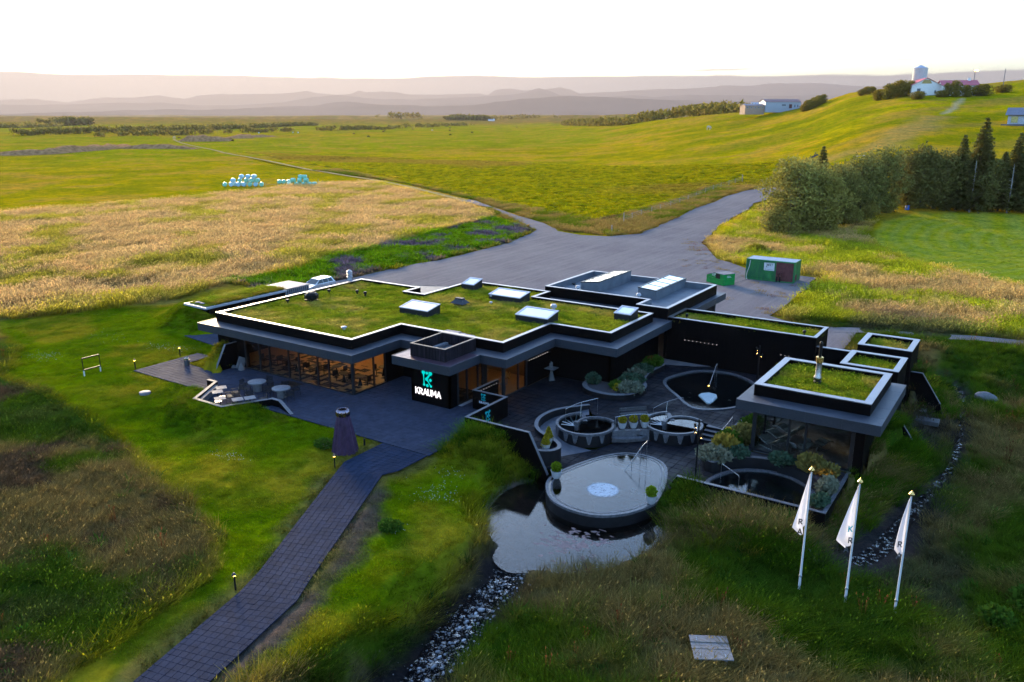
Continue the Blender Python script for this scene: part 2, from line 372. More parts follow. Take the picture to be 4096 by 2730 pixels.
FIELDS = dict(
    golden=[(-190, 80), (-184.9, 83.8), (-178.1, 120.5), (-183.1, 170.3), (-171.6, 184.8), (-117.5, 153.6), (-100, 141.2), (-94.3, 134.9), (-88.0, 97.8), (-84.8, 76.4), (-82.5, 60.4), (-80.6, 52), (-86.3, 39), (-120, 36), (-200, 30)],
    tussock=[(-382, 304), (-214.2, 300), (-72.4, 266), (-57.8, 243), (-59.0, 214), (-62, 212), (-67, 206), (-69.5, 181.6), (-72, 142), (-76, 136), (-88, 142), (-108.6, 157.5), (-189.6, 209.7)],
    mown=[(-24.9, 150.2), (-25.1, 159.2), (-21.7, 170.5), (-4.5, 182), (30, 185), (60, 160), (40, 110), (-1.5, 113), (-9.2, 119.5), (-17.5, 129.8), (-22.4, 139)],
    lupin=[(-94.3, 134.9), (-84, 129), (-76.5, 123.7), (-72.2, 108.2), (-72.0, 89.0), (-72.5, 76), (-73.5, 67), (-78.0, 62), (-84, 62), (-84, 72), (-88, 97)],
    gold_right=[(-54, 195), (-51, 152), (-45.5, 126), (-38, 112), (-31, 107), (-22.5, 107), (-21.5, 83), (-12, 84), (0, 87), (30, 92), (60, 100), (40, 110), (-1.5, 112), (-9.2, 118), (-18, 128), (-23.5, 139), (-26.5, 150), (-27, 160), (-38, 140), (-44, 150), (-50, 190)])
# ------------------------------------------------------------------ materials
class NT:
    def __init__(s, m): s.t = m.node_tree; s.t.nodes.clear()
    def n(s, typ, **kw):
        n = s.t.nodes.new('ShaderNode'+typ)
        for k, v in kw.items():
            if k.startswith('i_'):
                k = k[2:]; k = int(k) if k.isdigit() else k
                s.put(n.inputs[k], v)
            else: setattr(n, k, v)
        return n
    def put(s, sock, v):
        if hasattr(v, 'is_output'): s.t.links.new(v, sock)
        else: sock.default_value = v
    def math(s, op, a, b=0.0, c=None):
        n = s.n('Math', operation=op); s.put(n.inputs[0], a); s.put(n.inputs[1], b)
        if c is not None: s.put(n.inputs[2], c)
        return n.outputs[0]
    def mix(s, f, a, b, blend='MIX'):
        n = s.n('Mix', data_type='RGBA', blend_type=blend); s.put(n.inputs[0], f); s.put(n.inputs[6], a); s.put(n.inputs[7], b); return n.outputs[2]
    def noise(s, vec, scale, detail=4, rough=.55, o='Fac'):
        n = s.n('TexNoise'); s.put(n.inputs['Vector'], vec); n.inputs['Scale'].default_value = scale; n.inputs['Detail'].default_value = detail; n.inputs['Roughness'].default_value = rough
        return n.outputs[0 if o == 'Fac' else 1]
    def rng(s, v, a, b, c=0., d=1.):
        n = s.n('MapRange'); s.put(n.inputs[0], v)
        for i, k in enumerate((a, b, c, d)): n.inputs[1+i].default_value = k
        return n.outputs[0]
    def pos(s): return s.n('NewGeometry').outputs['Position']
    def vmap(s, vec, sc=(1, 1, 1), rot=(0, 0, 0)):
        n = s.n('Mapping'); s.put(n.inputs[0], vec); n.inputs['Scale'].default_value = sc; n.inputs['Rotation'].default_value = rot; return n.outputs[0]
    def bump(s, h, st=.3, d=.02):
        n = s.n('Bump'); s.put(n.inputs['Height'], h); n.inputs['Strength'].default_value = st; n.inputs['Distance'].default_value = d; return n.outputs[0]
    def pr(s, col, rough=.6, metal=0., normal=None, **kw):
        n = s.n('BsdfPrincipled'); s.put(n.inputs['Base Color'], col); s.put(n.inputs['Roughness'], rough); s.put(n.inputs['Metallic'], metal)
        if normal is not None: s.put(n.inputs['Normal'], normal)
        for k, v in kw.items(): s.put(n.inputs[k.replace('_', ' ')], v)
        return n.outputs[0]
    def out(s, sh):
        o = s.n('OutputMaterial'); s.t.links.new(sh, o.inputs[0])
def newmat(name):
    m = bpy.data.materials.new(name); m.use_nodes = True; return m, NT(m)
def c4(c): return (c[0], c[1], c[2], 1)
def scl(c, k): return tuple(min(v*k, 1) for v in c[:3])
def plain(name, col, rough=.6, metal=0., var=.25, scale=3., bump=.0, bs=40., spec=.25, stretch=None):
    m, t = newmat(name); p = t.pos()
    q = t.vmap(p, stretch) if stretch else p
    f = t.noise(q, scale, 5)
    cc = t.mix(t.rng(f, .3, .7), c4(scl(col, 1-var)), c4(scl(col, 1+var)))
    g = t.noise(p, 23., 3); rr = t.rng(g, .3, .7, max(rough-.1, .02), min(rough+.1, 1))
    nb = t.bump(t.noise(q, bs, 4), bump, .02) if bump else None
    t.out(t.pr(cc, rr, metal, nb, Specular_IOR_Level=spec)); return m
def emit(name, col, st):
    m, t = newmat(name); e = t.n('Emission'); e.inputs[0].default_value = c4(col); e.inputs[1].default_value = st; t.out(e.outputs[0]); return m
M = {}
# black stained timber cladding: narrow vertical boards, faded streaks
def cladding(name, a, b):
    m, t = newmat(name); p = t.pos()
    sp = t.n('SeparateXYZ'); t.put(sp.inputs[0], p)
    s = t.math('ADD', sp.outputs[0], sp.outputs[1]); k = t.math('MULTIPLY', s, 1/.11)
    w = t.n('TexWhiteNoise', noise_dimensions='1D'); t.put(w.inputs['W'], t.math('FLOOR', k))
    fr = t.math('FRACT', k); groove = t.math('LESS_THAN', t.math('ABSOLUTE', t.math('SUBTRACT', fr, .5)), .44)
    gr = t.noise(t.vmap(p, (9, 9, .7)), 1., 5, .7)
    cc = t.mix(t.math('MULTIPLY', t.rng(gr, .35, .75), w.outputs[0]), c4(a), c4(b))
    cc = t.mix(groove, c4(scl(a, .3)), cc)
    t.out(t.pr(cc, t.rng(gr, .3, .7, .42, .62), 0, t.bump(t.math('ADD', groove, t.math('MULTIPLY', gr, .4)), .5, .006), Specular_IOR_Level=.04)); return m
M['clad'] = cladding('black_timber', (.0016, .0014, .0018), (.0046, .004, .0052))
M['clad_worn'] = cladding('worn_timber', (.008, .007, .009), (.05, .04, .055))
def sheetmetal(name, col, rough, metal=.75):
    m, t = newmat(name); p = t.pos()
    f = t.noise(p, 1.3, 5); g = t.noise(t.vmap(p, (3, 3, 14)), 3., 4, .7); h = t.noise(p, 60., 2)
    cc = t.mix(t.rng(f, .3, .7), c4(scl(col, .82)), c4(scl(col, 1.15))); cc = t.mix(t.math('MULTIPLY', t.rng(g, .55, .8), .35), cc, c4((.22, .22, .23)))
    t.out(t.pr(cc, t.math('ADD', t.rng(f, .3, .7, rough-.07, rough+.07), t.math('MULTIPLY', h, .06)), metal, t.bump(f, .05, .05))); return m
M['fascia'] = sheetmetal('dark_grey_sheet', (.011, .0155, .026), .6, .05)
M['flash'] = sheetmetal('roof_flashing', (.04, .048, .068), .5, .35)
M['cap'] = sheetmetal('wall_cap_metal', (.26, .245, .265), .36, .85)
M['cap_conc'] = plain('wall_cap_concrete', (.11, .107, .118), .55, 0, .2, 5, .3, 60)
M['membrane'] = plain('roof_membrane', (.10, .115, .14), .62, 0, .18, 1.2, .15, 20)
M['frame'] = plain('window_frame', (.02, .022, .027), .4, .4, .15)
M['conc'] = plain('concrete', (.115, .112, .122), .75, 0, .25, 4, .4, 50)
M['silo'] = plain('silo_concrete', (.5, .47, .45), .8)
M['conc_lt'] = plain('pale_concrete', (.15, .147, .163), .7, 0, .18, 4, .3, 50)
M['stone_blk'] = plain('black_concrete', (.007, .007, .009), .5, 0, .35, 3, .25, 40, .2)
M['rim'] = plain('wet_stone_rim', (.085, .085, .097), .3, 0, .35, 4, .3, 50)
M['soil'] = plain('planter_gravel', (.045, .042, .048), .9, 0, .4, 30, .9, 60)
M['steel'] = plain('brushed_steel', (.34, .34, .36), .3, 1., .08)
M['white'] = plain('white_paint', (.52, .52, .54), .45, 0, .05)
M['pot'] = plain('glazed_pot', (.34, .34, .37), .35, 0, .1, 6)
M['gold'] = plain('gilt', (.85, .52, .16), .25, 1., .1)
M['black'] = plain('black_metal', (.006, .006, .007), .5, 0, .2, spec=.15)
M['wicker'] = plain('dark_plastic', (.012, .013, .017), .5, 0, .2, spec=.15)
M['dgrey'] = plain('dark_grey', (.06, .06, .066), .6, 0, .25, 5, .2)
M['wood_grey'] = plain('grey_wood', (.20, .185, .185), .75, 0, .35, 2, .5, 12, stretch=(2, 14, 14))
M['basalt'] = plain('basalt', (.05, .047, .055), .6, 0, .4, 8, .6, 40)
M['red_roof'] = plain('red_roof', (.42, .09, .11), .6, 0, .12)
M['stucco'] = plain('white_stucco', (.76, .72, .70), .8, 0, .06)
M['galv'] = plain('galvanised', (.36, .37, .42), .5, .3, .1)
M['teal'] = emit('teal_light', (.0, .72, .66), .11)
M['sign_white'] = emit('white_light', (1., .93, .97), .24)
M['sign_flat'] = plain('sign_white_flat', (.5, .5, .56), .5)
M['teal_flat'] = plain('sign_teal_flat', (.0, .34, .36), .5)
M['warm'] = emit('warm_lamp', (1., .5, .14), 8.)
M['amber'] = emit('amber_lamp', (1., .48, .06), 4.)
M['wood_floor'] = plain('oak_floor', (.24, .15, .085), .4, 0, .25, 2, stretch=(1, 8, 1))
M['plaster'] = plain('inner_wall', (.14, .085, .04), .8, 0, .1)
M['fabric'] = plain('grey_fabric', (.10, .11, .115), .9, 0, .2, 8)
def glass(name, tint, ior=1.5, rough=.01):
    m, t = newmat(name); f = t.n('Fresnel'); f.inputs[0].default_value = ior
    a = t.n('BsdfTransparent'); a.inputs[0].default_value = c4(tint); g = t.n('BsdfGlossy'); g.inputs['Roughness'].default_value = rough; g.inputs[0].default_value = (1, 1, 1, 1)
    mx = t.n('MixShader'); bf = t.n('NewGeometry').outputs['Backfacing']; t.put(mx.inputs[0], t.math('MULTIPLY', f.outputs[0], t.math('SUBTRACT', 1.0, bf))); t.put(mx.inputs[1], a.outputs[0]); t.put(mx.inputs[2], g.outputs[0]); t.out(mx.outputs[0]); return m
M['glass'] = glass('window_glass', (.8, .82, .8), 1.4)
M['glass_dk'] = glass('tinted_glass', (.2, .22, .22))
def skyglass(name):      # milky skylight glazing
    m, t = newmat(name); p = t.pos(); f = t.noise(p, 1.5, 3)
    t.out(t.pr(t.mix(f, (.50, .50, .54, 1), (.62, .61, .64, 1)), .16, 0, None, Specular_IOR_Level=1., Coat_Weight=1., Coat_Roughness=.05)); return m
M['skyglass'] = skyglass('milky_glass')
def water(name, tint, rip=.02, sc=14., ior=1.6):
    m, t = newmat(name); p = t.pos()
    nb = t.bump(t.math('ADD', t.noise(p, sc, 3), t.math('MULTIPLY', t.noise(t.vmap(p, (1, 3.2, 1), (0, 0, .6)), sc*.35, 2), 1.4)), rip, .05)
    f = t.n('Fresnel'); f.inputs[0].default_value = ior; t.put(f.inputs['Normal'], nb)
    a = t.n('BsdfTransparent'); a.inputs[0].default_value = c4(tint); g = t.n('BsdfGlossy'); g.inputs['Roughness'].default_value = .02; t.put(g.inputs['Normal'], nb)
    mx = t.n('MixShader'); t.put(mx.inputs[0], f.outputs[0]); t.put(mx.inputs[1], a.outputs[0]); t.put(mx.inputs[2], g.outputs[0]); t.out(mx.outputs[0]); return m
M['pool_water'] = water('pool_water', (.42, .55, .58), .035)
M['pond_water'] = water('pond_water', (.62, .60, .55), .02, 9.)
def running(name):
    m, t = newmat(name); p = t.pos(); nb = t.bump(t.noise(p, 11., 4, .7), .9, .08); f = t.n('Fresnel'); f.inputs[0].default_value = 1.33; t.put(f.inputs['Normal'], nb)
    gl = t.rng(t.noise(p, 4.0, 5, .75), .55, .64); a = t.n('BsdfTransparent'); a.inputs[0].default_value = (.7, .7, .7, 1); g = t.n('BsdfGlossy'); g.inputs['Roughness'].default_value = .22; t.put(g.inputs['Normal'], nb)
    mx = t.n('MixShader'); t.put(mx.inputs[0], t.math('MULTIPLY', f.outputs[0], gl)); t.put(mx.inputs[1], a.outputs[0]); t.put(mx.inputs[2], g.outputs[0]); t.out(mx.outputs[0]); return m
M['brook_water'] = running('running_water')
# pavers, tone changes per stone
def paver(name, size, rot, col, var, wet=.0, sp=.04):
    m, t = newmat(name); p = t.pos(); oi = t.n('ObjectInfo')
    q = t.vmap(p, (1/size, 1/size, 0), (0, 0, rot)); w = t.n('TexWhiteNoise', noise_dimensions='3D'); fl = t.n('VectorMath', operation='FLOOR'); t.put(fl.inputs[0], q); t.put(w.inputs[0], fl.outputs[0])
    big = t.noise(p, .55, 4); fine = t.noise(p, 34., 4)
    cc = t.mix(w.outputs[0], c4(scl(col, 1-var)), c4(scl(col, 1+var))); cc = t.mix(t.math('MULTIPLY', t.rng(big, .35, .7), .5), cc, c4(scl(col, .55)))
    cc = t.mix(t.math('MULTIPLY', t.rng(fine, .45, .75), .35), cc, c4(scl(col, 1.9)))
    rr = t.rng(big, .38, .66, .85-wet, .9)
    t.out(t.pr(cc, rr, 0, t.bump(fine, .35, .01), Specular_IOR_Level=sp)); return m
M['paver'] = paver('terrace_paver', .33, 0, (.034, .040, .064), .16, .0)  # blue of the sky sheen is put into this base colour
M['paver_path'] = paver('path_paver', .34, .45, (.0145, .0235, .048), .22, .0)  # blue base stands in for the sky sheen here too
M['slab'] = paver('court_slab', .6, 0, (.0075, .008, .0125), .3, .35, .12)
M['joint'] = plain('paving_bed', (.014, .014, .017), .9, 0, .3)
# ground colour comes from the mesh attribute, detail from noise
def ground_mat(name, attr='col', inst=False):
    m, t = newmat(name); p = t.pos(); a = t.n('Attribute', attribute_name=attr)
    f = t.noise(p, 1.7, 6, .7); g = t.noise(p, .16, 5, .6); h = t.noise(p, 9., 4, .7)
    cc = t.mix(t.rng(f, .3, .72), a.outputs[0], t.mix(1., a.outputs[0], (.42, .46, .5, 1), 'MULTIPLY'))
    cc = t.mix(t.math('MULTIPLY', t.rng(g, .42, .66), .55), cc, t.mix(1., cc, (1.35, 1.05, .9, 1), 'MULTIPLY'))
    cc = t.mix(t.math('MULTIPLY', t.rng(h, .5, .75), .5), cc, t.mix(1., cc, (1.45, 1.35, 1.1, 1), 'MULTIPLY'))
    k2 = t.noise(t.vmap(p, (1, 1, 1)), .32, 6, .72); cc = t.mix(t.rng(k2, .36, .52, .62, 0.), cc, t.mix(1., cc, (.45, .6, .6, 1), 'MULTIPLY')); cc = t.mix(t.rng(k2, .52, .68, 0., .5), cc, t.mix(1., cc, (1.5, 1.2, 1.1, 1), 'MULTIPLY'))
    hh = t.math('ADD', t.math('MULTIPLY', f, 1.), t.math('MULTIPLY', h, .4))
    t.out(t.pr(cc, 1., 0, t.bump(hh, .8, .25), Specular_IOR_Level=0.)); return m
M['ground'] = ground_mat('ground_cover')
def gravel(name):
    m, t = newmat(name); p = t.pos()
    f = t.noise(p, .12, 5, .65); g = t.noise(p, 3.5, 5, .75); h = t.noise(p, 22., 3, .8)
    d, = (t.vmap(p, (1.4, .055, 1), (0, 0, R(8))),); tr = t.noise(d, 1., 4, .6)       # tyre tracks along the drive
    cc = t.mix(t.rng(f, .35, .65), (.122, .109, .119, 1), (.16, .145, .152, 1)); cc = t.mix(t.math('MULTIPLY', t.rng(tr, .44, .58), .5), cc, (.19, .172, .172, 1))
    cc = t.mix(t.math('MULTIPLY', t.rng(g, .45, .75), .5), cc, (.062, .055, .063, 1)); cc = t.mix(t.math('MULTIPLY', t.rng(h, .55, .8), .5), cc, (.19, .178, .18, 1))
    t.out(t.pr(cc, .95, 0, t.bump(t.math('ADD', g, h), .5, .05), Specular_IOR_Level=.02)); return m
M['gravel'] = gravel('gravel')
# leaves and blades: colour from the instance or the mesh, some light passes through
def leafmat(name, attr=None, col=(.05, .09, .01), trans=.35, inst=True, tipdark=0):
    m, t = newmat(name)
    if attr: c = t.n('Attribute', attribute_name=attr, attribute_type='INSTANCER' if inst else 'GEOMETRY').outputs[0]
    else:
        p = t.pos(); f = t.noise(p, 2.2, 3); c = t.mix(t.rng(f, .3, .7), c4(scl(col, .6)), c4(scl(col, 1.45)))
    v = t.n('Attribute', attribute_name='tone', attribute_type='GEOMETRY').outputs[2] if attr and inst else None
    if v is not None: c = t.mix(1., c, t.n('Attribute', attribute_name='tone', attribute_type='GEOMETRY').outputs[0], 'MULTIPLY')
    d = t.n('BsdfDiffuse'); t.put(d.inputs[0], c); tr = t.n('BsdfTranslucent'); t.put(tr.inputs[0], c)
    mx = t.n('MixShader'); mx.inputs[0].default_value = trans; t.put(mx.inputs[1], d.outputs[0]); t.put(mx.inputs[2], tr.outputs[0]); t.out(mx.outputs[0]); return m
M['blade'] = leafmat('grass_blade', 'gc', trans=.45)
def leafcol(name, col, trans=.3, var=.45):
    m, t = newmat(name); p = t.pos(); oi = t.n('ObjectInfo'); g = t.n('NewGeometry')
    w = t.n('TexWhiteNoise', noise_dimensions='1D'); t.put(w.inputs['W'], g.outputs['Random Per Island'])
    f = t.noise(p, .9, 3); k = t.math('ADD', t.math('MULTIPLY', w.outputs[0], .6), t.math('MULTIPLY', f, .5))
    c = t.mix(t.rng(k, .2, .9), c4(scl(col, 1-var)), c4(scl(col, 1+var)))
    c = t.mix(t.math('MULTIPLY', oi.outputs['Random'], .35), c, c4((col[0]*1.35, col[1]*1.05, col[2]*.8)))
    d = t.n('BsdfDiffuse'); t.put(d.inputs[0], c); tr = t.n('BsdfTranslucent'); t.put(tr.inputs[0], c)
    mx = t.n('MixShader'); mx.inputs[0].default_value = trans; t.put(mx.inputs[1], d.outputs[0]); t.put(mx.inputs[2], tr.outputs[0]); t.out(mx.outputs[0]); return m
M['willow'] = leafcol('willow_leaf', (.25, .225, .055))
M['willow_dk'] = leafcol('willow_leaf_dark', (.19, .18, .05))
M['spruce'] = leafcol('spruce_needle', (.15, .14, .042), .25)
M['juniper'] = leafcol('juniper', (.045, .085, .055), .2)
M['juniper_grey'] = leafcol('grey_shrub', (.14, .155, .11), .25)
M['topiary'] = leafcol('golden_topiary', (.24, .20, .015), .25)
M['topiary_gr'] = leafcol('green_topiary', (.12, .20, .01), .25)
M['bush'] = leafcol('bush_leaf', (.045, .10, .012), .3)
M['hillbush'] = leafcol('hill_bush_leaf', (.20, .16, .03), .3)
M['rust'] = leafcol('dock_seed', (.13, .04, .015), .2)
M['bark'] = plain('bark', (.10, .075, .06), .9, 0, .3, 6, .5)
M['bark_pale'] = plain('pale_bark', (.30, .26, .24), .9, 0, .2)
# ------------------------------------------------------------------ the land: one sheet to the horizon, coloured by what grows there, with some light and shade baked in
def lerp(a, b, w): return a*(1-w[..., None]) + np.asarray(b)*w[..., None]
def zone(x, y, poly, soft=1.5, wob=2.0, sc=5., seed=3):
    return sstep(soft, -soft, sdpoly(x, y, poly) + (fbm(x, y, sc, seed, 3)-.5)*2*wob)
def ground_colour(x, y):
    x = np.asarray(x, float); y = np.asarray(y, float); u, v = uv(x, y)
    n1 = fbm(x, y, 70, 1, 5); n2 = fbm(u, v*2.6, 160, 2, 4); n3 = fbm(x, y, 7, 4, 4); n4 = fbm(x, y, 1.6, 8, 3)
    c = np.zeros(x.shape+(3,)); c[:] = (.39, .29, .002)  # warmth of the low sun is put into the field colours
    c = lerp(c, (.38, .22, .02), sstep(.50, .68, n1)*.75)
    c = lerp(c, (.22, .215, .003), sstep(.55, .40, n3)*.5)
    c = lerp(c, (.27, .27, .002), sstep(.52, .60, n2)*sstep(300, 420, v)*.9)
    s = u/np.maximum(v, 1)
    c = lerp(c, (.33, .30, .0015), sstep(.16, .36, s)*sstep(265, 330, v)*sstep(.36, .5, n2+.06)*.95)
    c = lerp(c, (.24, .135, .035), sstep(1300, 2300, v)*.9)
    c = lerp(c, (.28, .27, .004), np.clip(sstep(500, 560, v)*sstep(830, 700, v)*(s < .12)+sstep(1050, 1150, v)*sstep(1700, 1500, v), 0, 1)*.8)
    n5 = fbm(x, y, 13, 17, 4); c = lerp(c, (.44, .25, .03), sstep(.52, .66, n5)*.6); c = lerp(c, (.19, .19, .004), sstep(.46, .36, n5)*.5)
    # streaks along the slope, the mossy bank and the trodden path up to the farm
    st2 = fbm(u*.35+v*.12, v*1.5-u*.3, 26, 12, 4); hill = sstep(.12, .3, s)*sstep(190, 260, v)
    c = lerp(c, (.34, .22, .03), sstep(.55, .66, st2)*hill*.75); c = lerp(c, (.15, .17, .004), sstep(.47, .36, st2)*hill*.6)
    d, q = dline(x, y, [(-63, 250), (-44.2, 259.5), (-42.4, 286.4), (-38.5, 324.1), (-37, 348.5), (-36.9, 363.3), (-38.4, 393.8)]); c = lerp(c, (.36, .24, .06), sstep(9, 2, d+(n3-.5)*8)*.8*(y < 330)); c = lerp(c, (.38, .33, .20), sstep(1.6, .6, d)*(y > 335)*.8)
    f = FIELDS
    w = zone(x, y, f['golden'], 1.5, 2.5, 9); g = lerp(np.broadcast_to(np.array((.30, .195, .078)), c.shape).copy(), (.20, .17, .02), sstep(.5, .36, n3)); c = lerp(c, 0, w)+g*w[..., None]  # ground under the plumes darkened, shade between stems is in the colour
    w = zone(x, y, f['tussock'], 1.5, 2, 8); g = lerp(np.broadcast_to(np.array((.23, .20, .002)), c.shape).copy(), (.13, .14, .002), sstep(.52, .40, n4)); g = lerp(g, (.20, .14, .016), sstep(.54, .68, n1)*sstep(185, 250, v)); c = lerp(c, 0, w)+g*w[..., None]  # ground painted darker than the tussocks so the gaps read as shade
    nearw = sstep(112, 96, v)
    g = lerp(np.broadcast_to(np.array((.12, .185, .0015)), c.shape).copy(), (.235, .21, .012), sstep(.46, .66, fbm(x, y, 5.5, 14, 3))*.85); g = lerp(g, (.06, .125, .002), sstep(.5, .36, n4)*.6)
    wl = zone(x, y, LAWN, .7, .5, 3); c = lerp(c, 0, wl)+g*wl[..., None]
    # rough meadow round the viewpoint (everything close that is not lawn), dark growth with vignette darkening painted in
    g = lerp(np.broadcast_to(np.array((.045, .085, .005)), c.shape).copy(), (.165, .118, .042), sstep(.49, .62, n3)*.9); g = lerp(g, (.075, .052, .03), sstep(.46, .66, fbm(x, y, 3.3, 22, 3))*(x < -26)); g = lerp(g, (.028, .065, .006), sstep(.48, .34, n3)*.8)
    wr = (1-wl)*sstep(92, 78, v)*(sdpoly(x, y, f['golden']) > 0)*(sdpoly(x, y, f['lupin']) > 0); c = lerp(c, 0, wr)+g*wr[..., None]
    w = zone(x, y, f['gold_right'], 1.5, 1.5, 6); g = lerp(np.broadcast_to(np.array((.28, .185, .066)), c.shape).copy(), (.17, .185, .008), sstep(.52, .38, n3)); c = lerp(c, 0, w)+g*w[..., None]
    w = zone(x, y, f['mown'], .8, .5, 4)
    st = .5+.5*np.sin(sdpoly(x, y, f['mown'])*2.6+5*n3); g = lerp(np.broadcast_to(np.array((.39, .365, .01)), c.shape).copy(), (.40, .385, .06), st*.7*sstep(.3, .5, n1+n3*.3)); c = lerp(c, 0, w)+g*w[..., None]
    w = zone(x, y, f['lupin'], 1., 1.5, 4); g = lerp(np.broadcast_to(np.array((.085, .18, .004)), c.shape).copy(), (.085, .075, .115), sstep(.53, .62, fbm(x, y, 4.5, 61, 3))); c = lerp(c, 0, w)+g*w[..., None]
    # worn edge of the path, the bare strip beside it, the muddy banks
    d = np.abs(sdpoly(x, y, FOOT)); w = sstep(1.1, .2, d+(n4-.5)*1.2)*.75*(v < 70); c = lerp(c, (.15, .125, .042), w)
    w = zone(x, y, [(-29.7, 31.0), (-28.3, 30.2), (-26.8, 28.5), (-24.7, 24.8), (-23.9, 22.1), (-22.7, 18.2), (-22.2, 13), (-24.2, 18), (-24.6, 21.4), (-27.2, 26.2), (-28.9, 29.5)], .5, .6, 1.6); c = lerp(c, (.088, .066, .062), w*.9)
    w = sstep(1.6, .1, np.abs(sdpoly(x, y, LOT)) + (n4-.5)*3)*.5*(y > 56); c = lerp(c, (.20, .135, .035), w)
    d, q = dline(x, y, STREAM); w = sstep(2.0, .9, d+(n4-.5)*1.4); c = lerp(c, (.022, .019, .02), w)
    w = sstep(.3, -.2, sdpoly(x, y, POND)+(n4-.5)*.5); c = lerp(c, (.075, .066, .066), w); c = lerp(c, (.15, .10, .095), w*sstep(.54, .62, fbm(x, y, 1.4, 71, 4)))
    d, q = dline(x, y, BROOK); m = len(BROOK)-1; ww = np.interp(q/m, [0, .1, .55, .8, 1], [.7, .35, .4, 1.3, 1.6]); w = sstep(1.5, .8, d/ww+(n4-.5)*.9); c = lerp(c, (.04, .033, .036), w*.95)
    w = zone(x, y, [(-6.6, 56), (-4.3, 56.5), (-4.0, 62.5), (-6.4, 63.2)], .4, .4, 1.5); c = lerp(c, (.05, .043, .04), w*.85)
    w = zone(x, y, [(-4, 38), (-1, 37), (0, 42), (-2.6, 44.5)], .5, 1.2, 2.2)+zone(x, y, [(-14, 81), (-8, 80.5), (-4, 86), (-8, 91), (-15, 90)], .6, 1.6, 2.5); c = lerp(c, (.06, .045, .04), np.clip(w, 0, 1)*.6)
    w = zone(x, y, [(-74, 139), (-68.8, 140.5), (-73.5, 186), (-76, 178), (-74.5, 158), (-76, 148)], .6, 1.2, 4); c = lerp(c, (.085, .05, .03), w*.8)
    return c
def set_cols(me, name, cols):
    a = me.color_attributes.new(name, 'FLOAT_COLOR', 'POINT'); b = np.ones((len(cols), 4), np.float32); b[:, :3] = cols; a.data.foreach_set('color', b.ravel())
ang = np.concatenate([np.linspace(-180, -42, 24)[:-1], np.linspace(-42, 42, 300), np.linspace(42, 180, 24)[1:]])
rad = [2.0]
while rad[-1] < 31500: rad.append(rad[-1]*(1.016 if 20 < rad[-1] < 3000 else 1.05))
rad = np.array(rad); AA, RR = np.meshgrid(R(1)*ang, rad)
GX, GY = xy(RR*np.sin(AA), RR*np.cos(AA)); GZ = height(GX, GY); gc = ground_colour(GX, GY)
nr, na = GX.shape; idx = np.arange(nr*na).reshape(nr, na)
q = np.stack([idx[:-1, :-1], idx[:-1, 1:], idx[1:, 1:], idx[1:, :-1]], -1).reshape(-1, 4)
me = bpy.data.meshes.new('ground'); me.vertices.add(nr*na); me.vertices.foreach_set('co', np.stack([GX, GY, GZ], -1).astype(np.float32).ravel())
me.loops.add(len(q)*4); me.loops.foreach_set('vertex_index', q.ravel()); me.polygons.add(len(q)); me.polygons.foreach_set('loop_start', np.arange(len(q))*4)
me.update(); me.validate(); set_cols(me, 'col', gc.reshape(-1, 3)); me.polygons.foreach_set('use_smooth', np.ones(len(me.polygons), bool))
me.materials.append(M['ground']); tag(link('ground', me), kind='structure')
def hz(x, y): return float(height(np.array([x]), np.array([y]))[0])

# ---- mountains, three ranges fading into the evening haze
def ridge(name, table, dist, depth, seed, col):
    pxs = np.array([p[0] for p in table], float); ys = np.array([p[1] for p in table], float)
    sx = np.linspace(-1.02, 1.02, 900); pp = sx*3247+2048
    top = np.interp(pp, pxs, ys)+(fbm(pp, pp*0+seed, 70, seed, 5)-.5)*7+(fbm(pp, pp*0+seed, 18, seed+2, 4)-.5)*3; el = (459-top)/3247*math.cos(R(15.6))
    rows = 16; V = np.zeros((rows, len(sx), 3)); cols = np.zeros((rows, len(sx), 3))
    for j in range(rows):
        t = j/(rows-3) if j < rows-2 else 1-.5*(j-rows+3)
        dd = dist + depth*(j/(rows-1)); x, y = xy(sx*dd, np.full_like(sx, dd)); n = fbm(sx*dd, np.full_like(sx, dd*2.2), depth*.5, seed, 4)
        zt = 20+el*(dist+depth*((rows-3)/(rows-1))); prof = min(t, 1)**1.15
        z = -10+(zt+10)*prof + (n-.5)*depth*.10*prof*(1-prof)*2.4 + (fbm(sx*dd, sx*0+j, 480, seed+3, 4)-.5)*42*prof*(j != rows-3)
        if j > rows-3: z = -10+(zt+10)*(.8 if j == rows-2 else .3)
        V[j, :, 0] = x; V[j, :, 1] = y; V[j, :, 2] = z; cols[j] = lerp(np.broadcast_to(np.array(col), (len(sx), 3)).copy(), np.array(col)*.55, sstep(.4, .62, n))
    idx = np.arange(rows*len(sx)).reshape(rows, -1); q = np.stack([idx[:-1, :-1], idx[:-1, 1:], idx[1:, 1:], idx[1:, :-1]], -1).reshape(-1, 4)
    me = bpy.data.meshes.new(name); me.from_pydata([tuple(v) for v in V.reshape(-1, 3)], [], [tuple(int(i) for i in f) for f in q]); set_cols(me, 'col', cols.reshape(-1, 3))
    me.polygons.foreach_set('use_smooth', [True]*len(me.polygons)); me.materials.append(M['ground']); return tag(link(name, me), kind='structure')
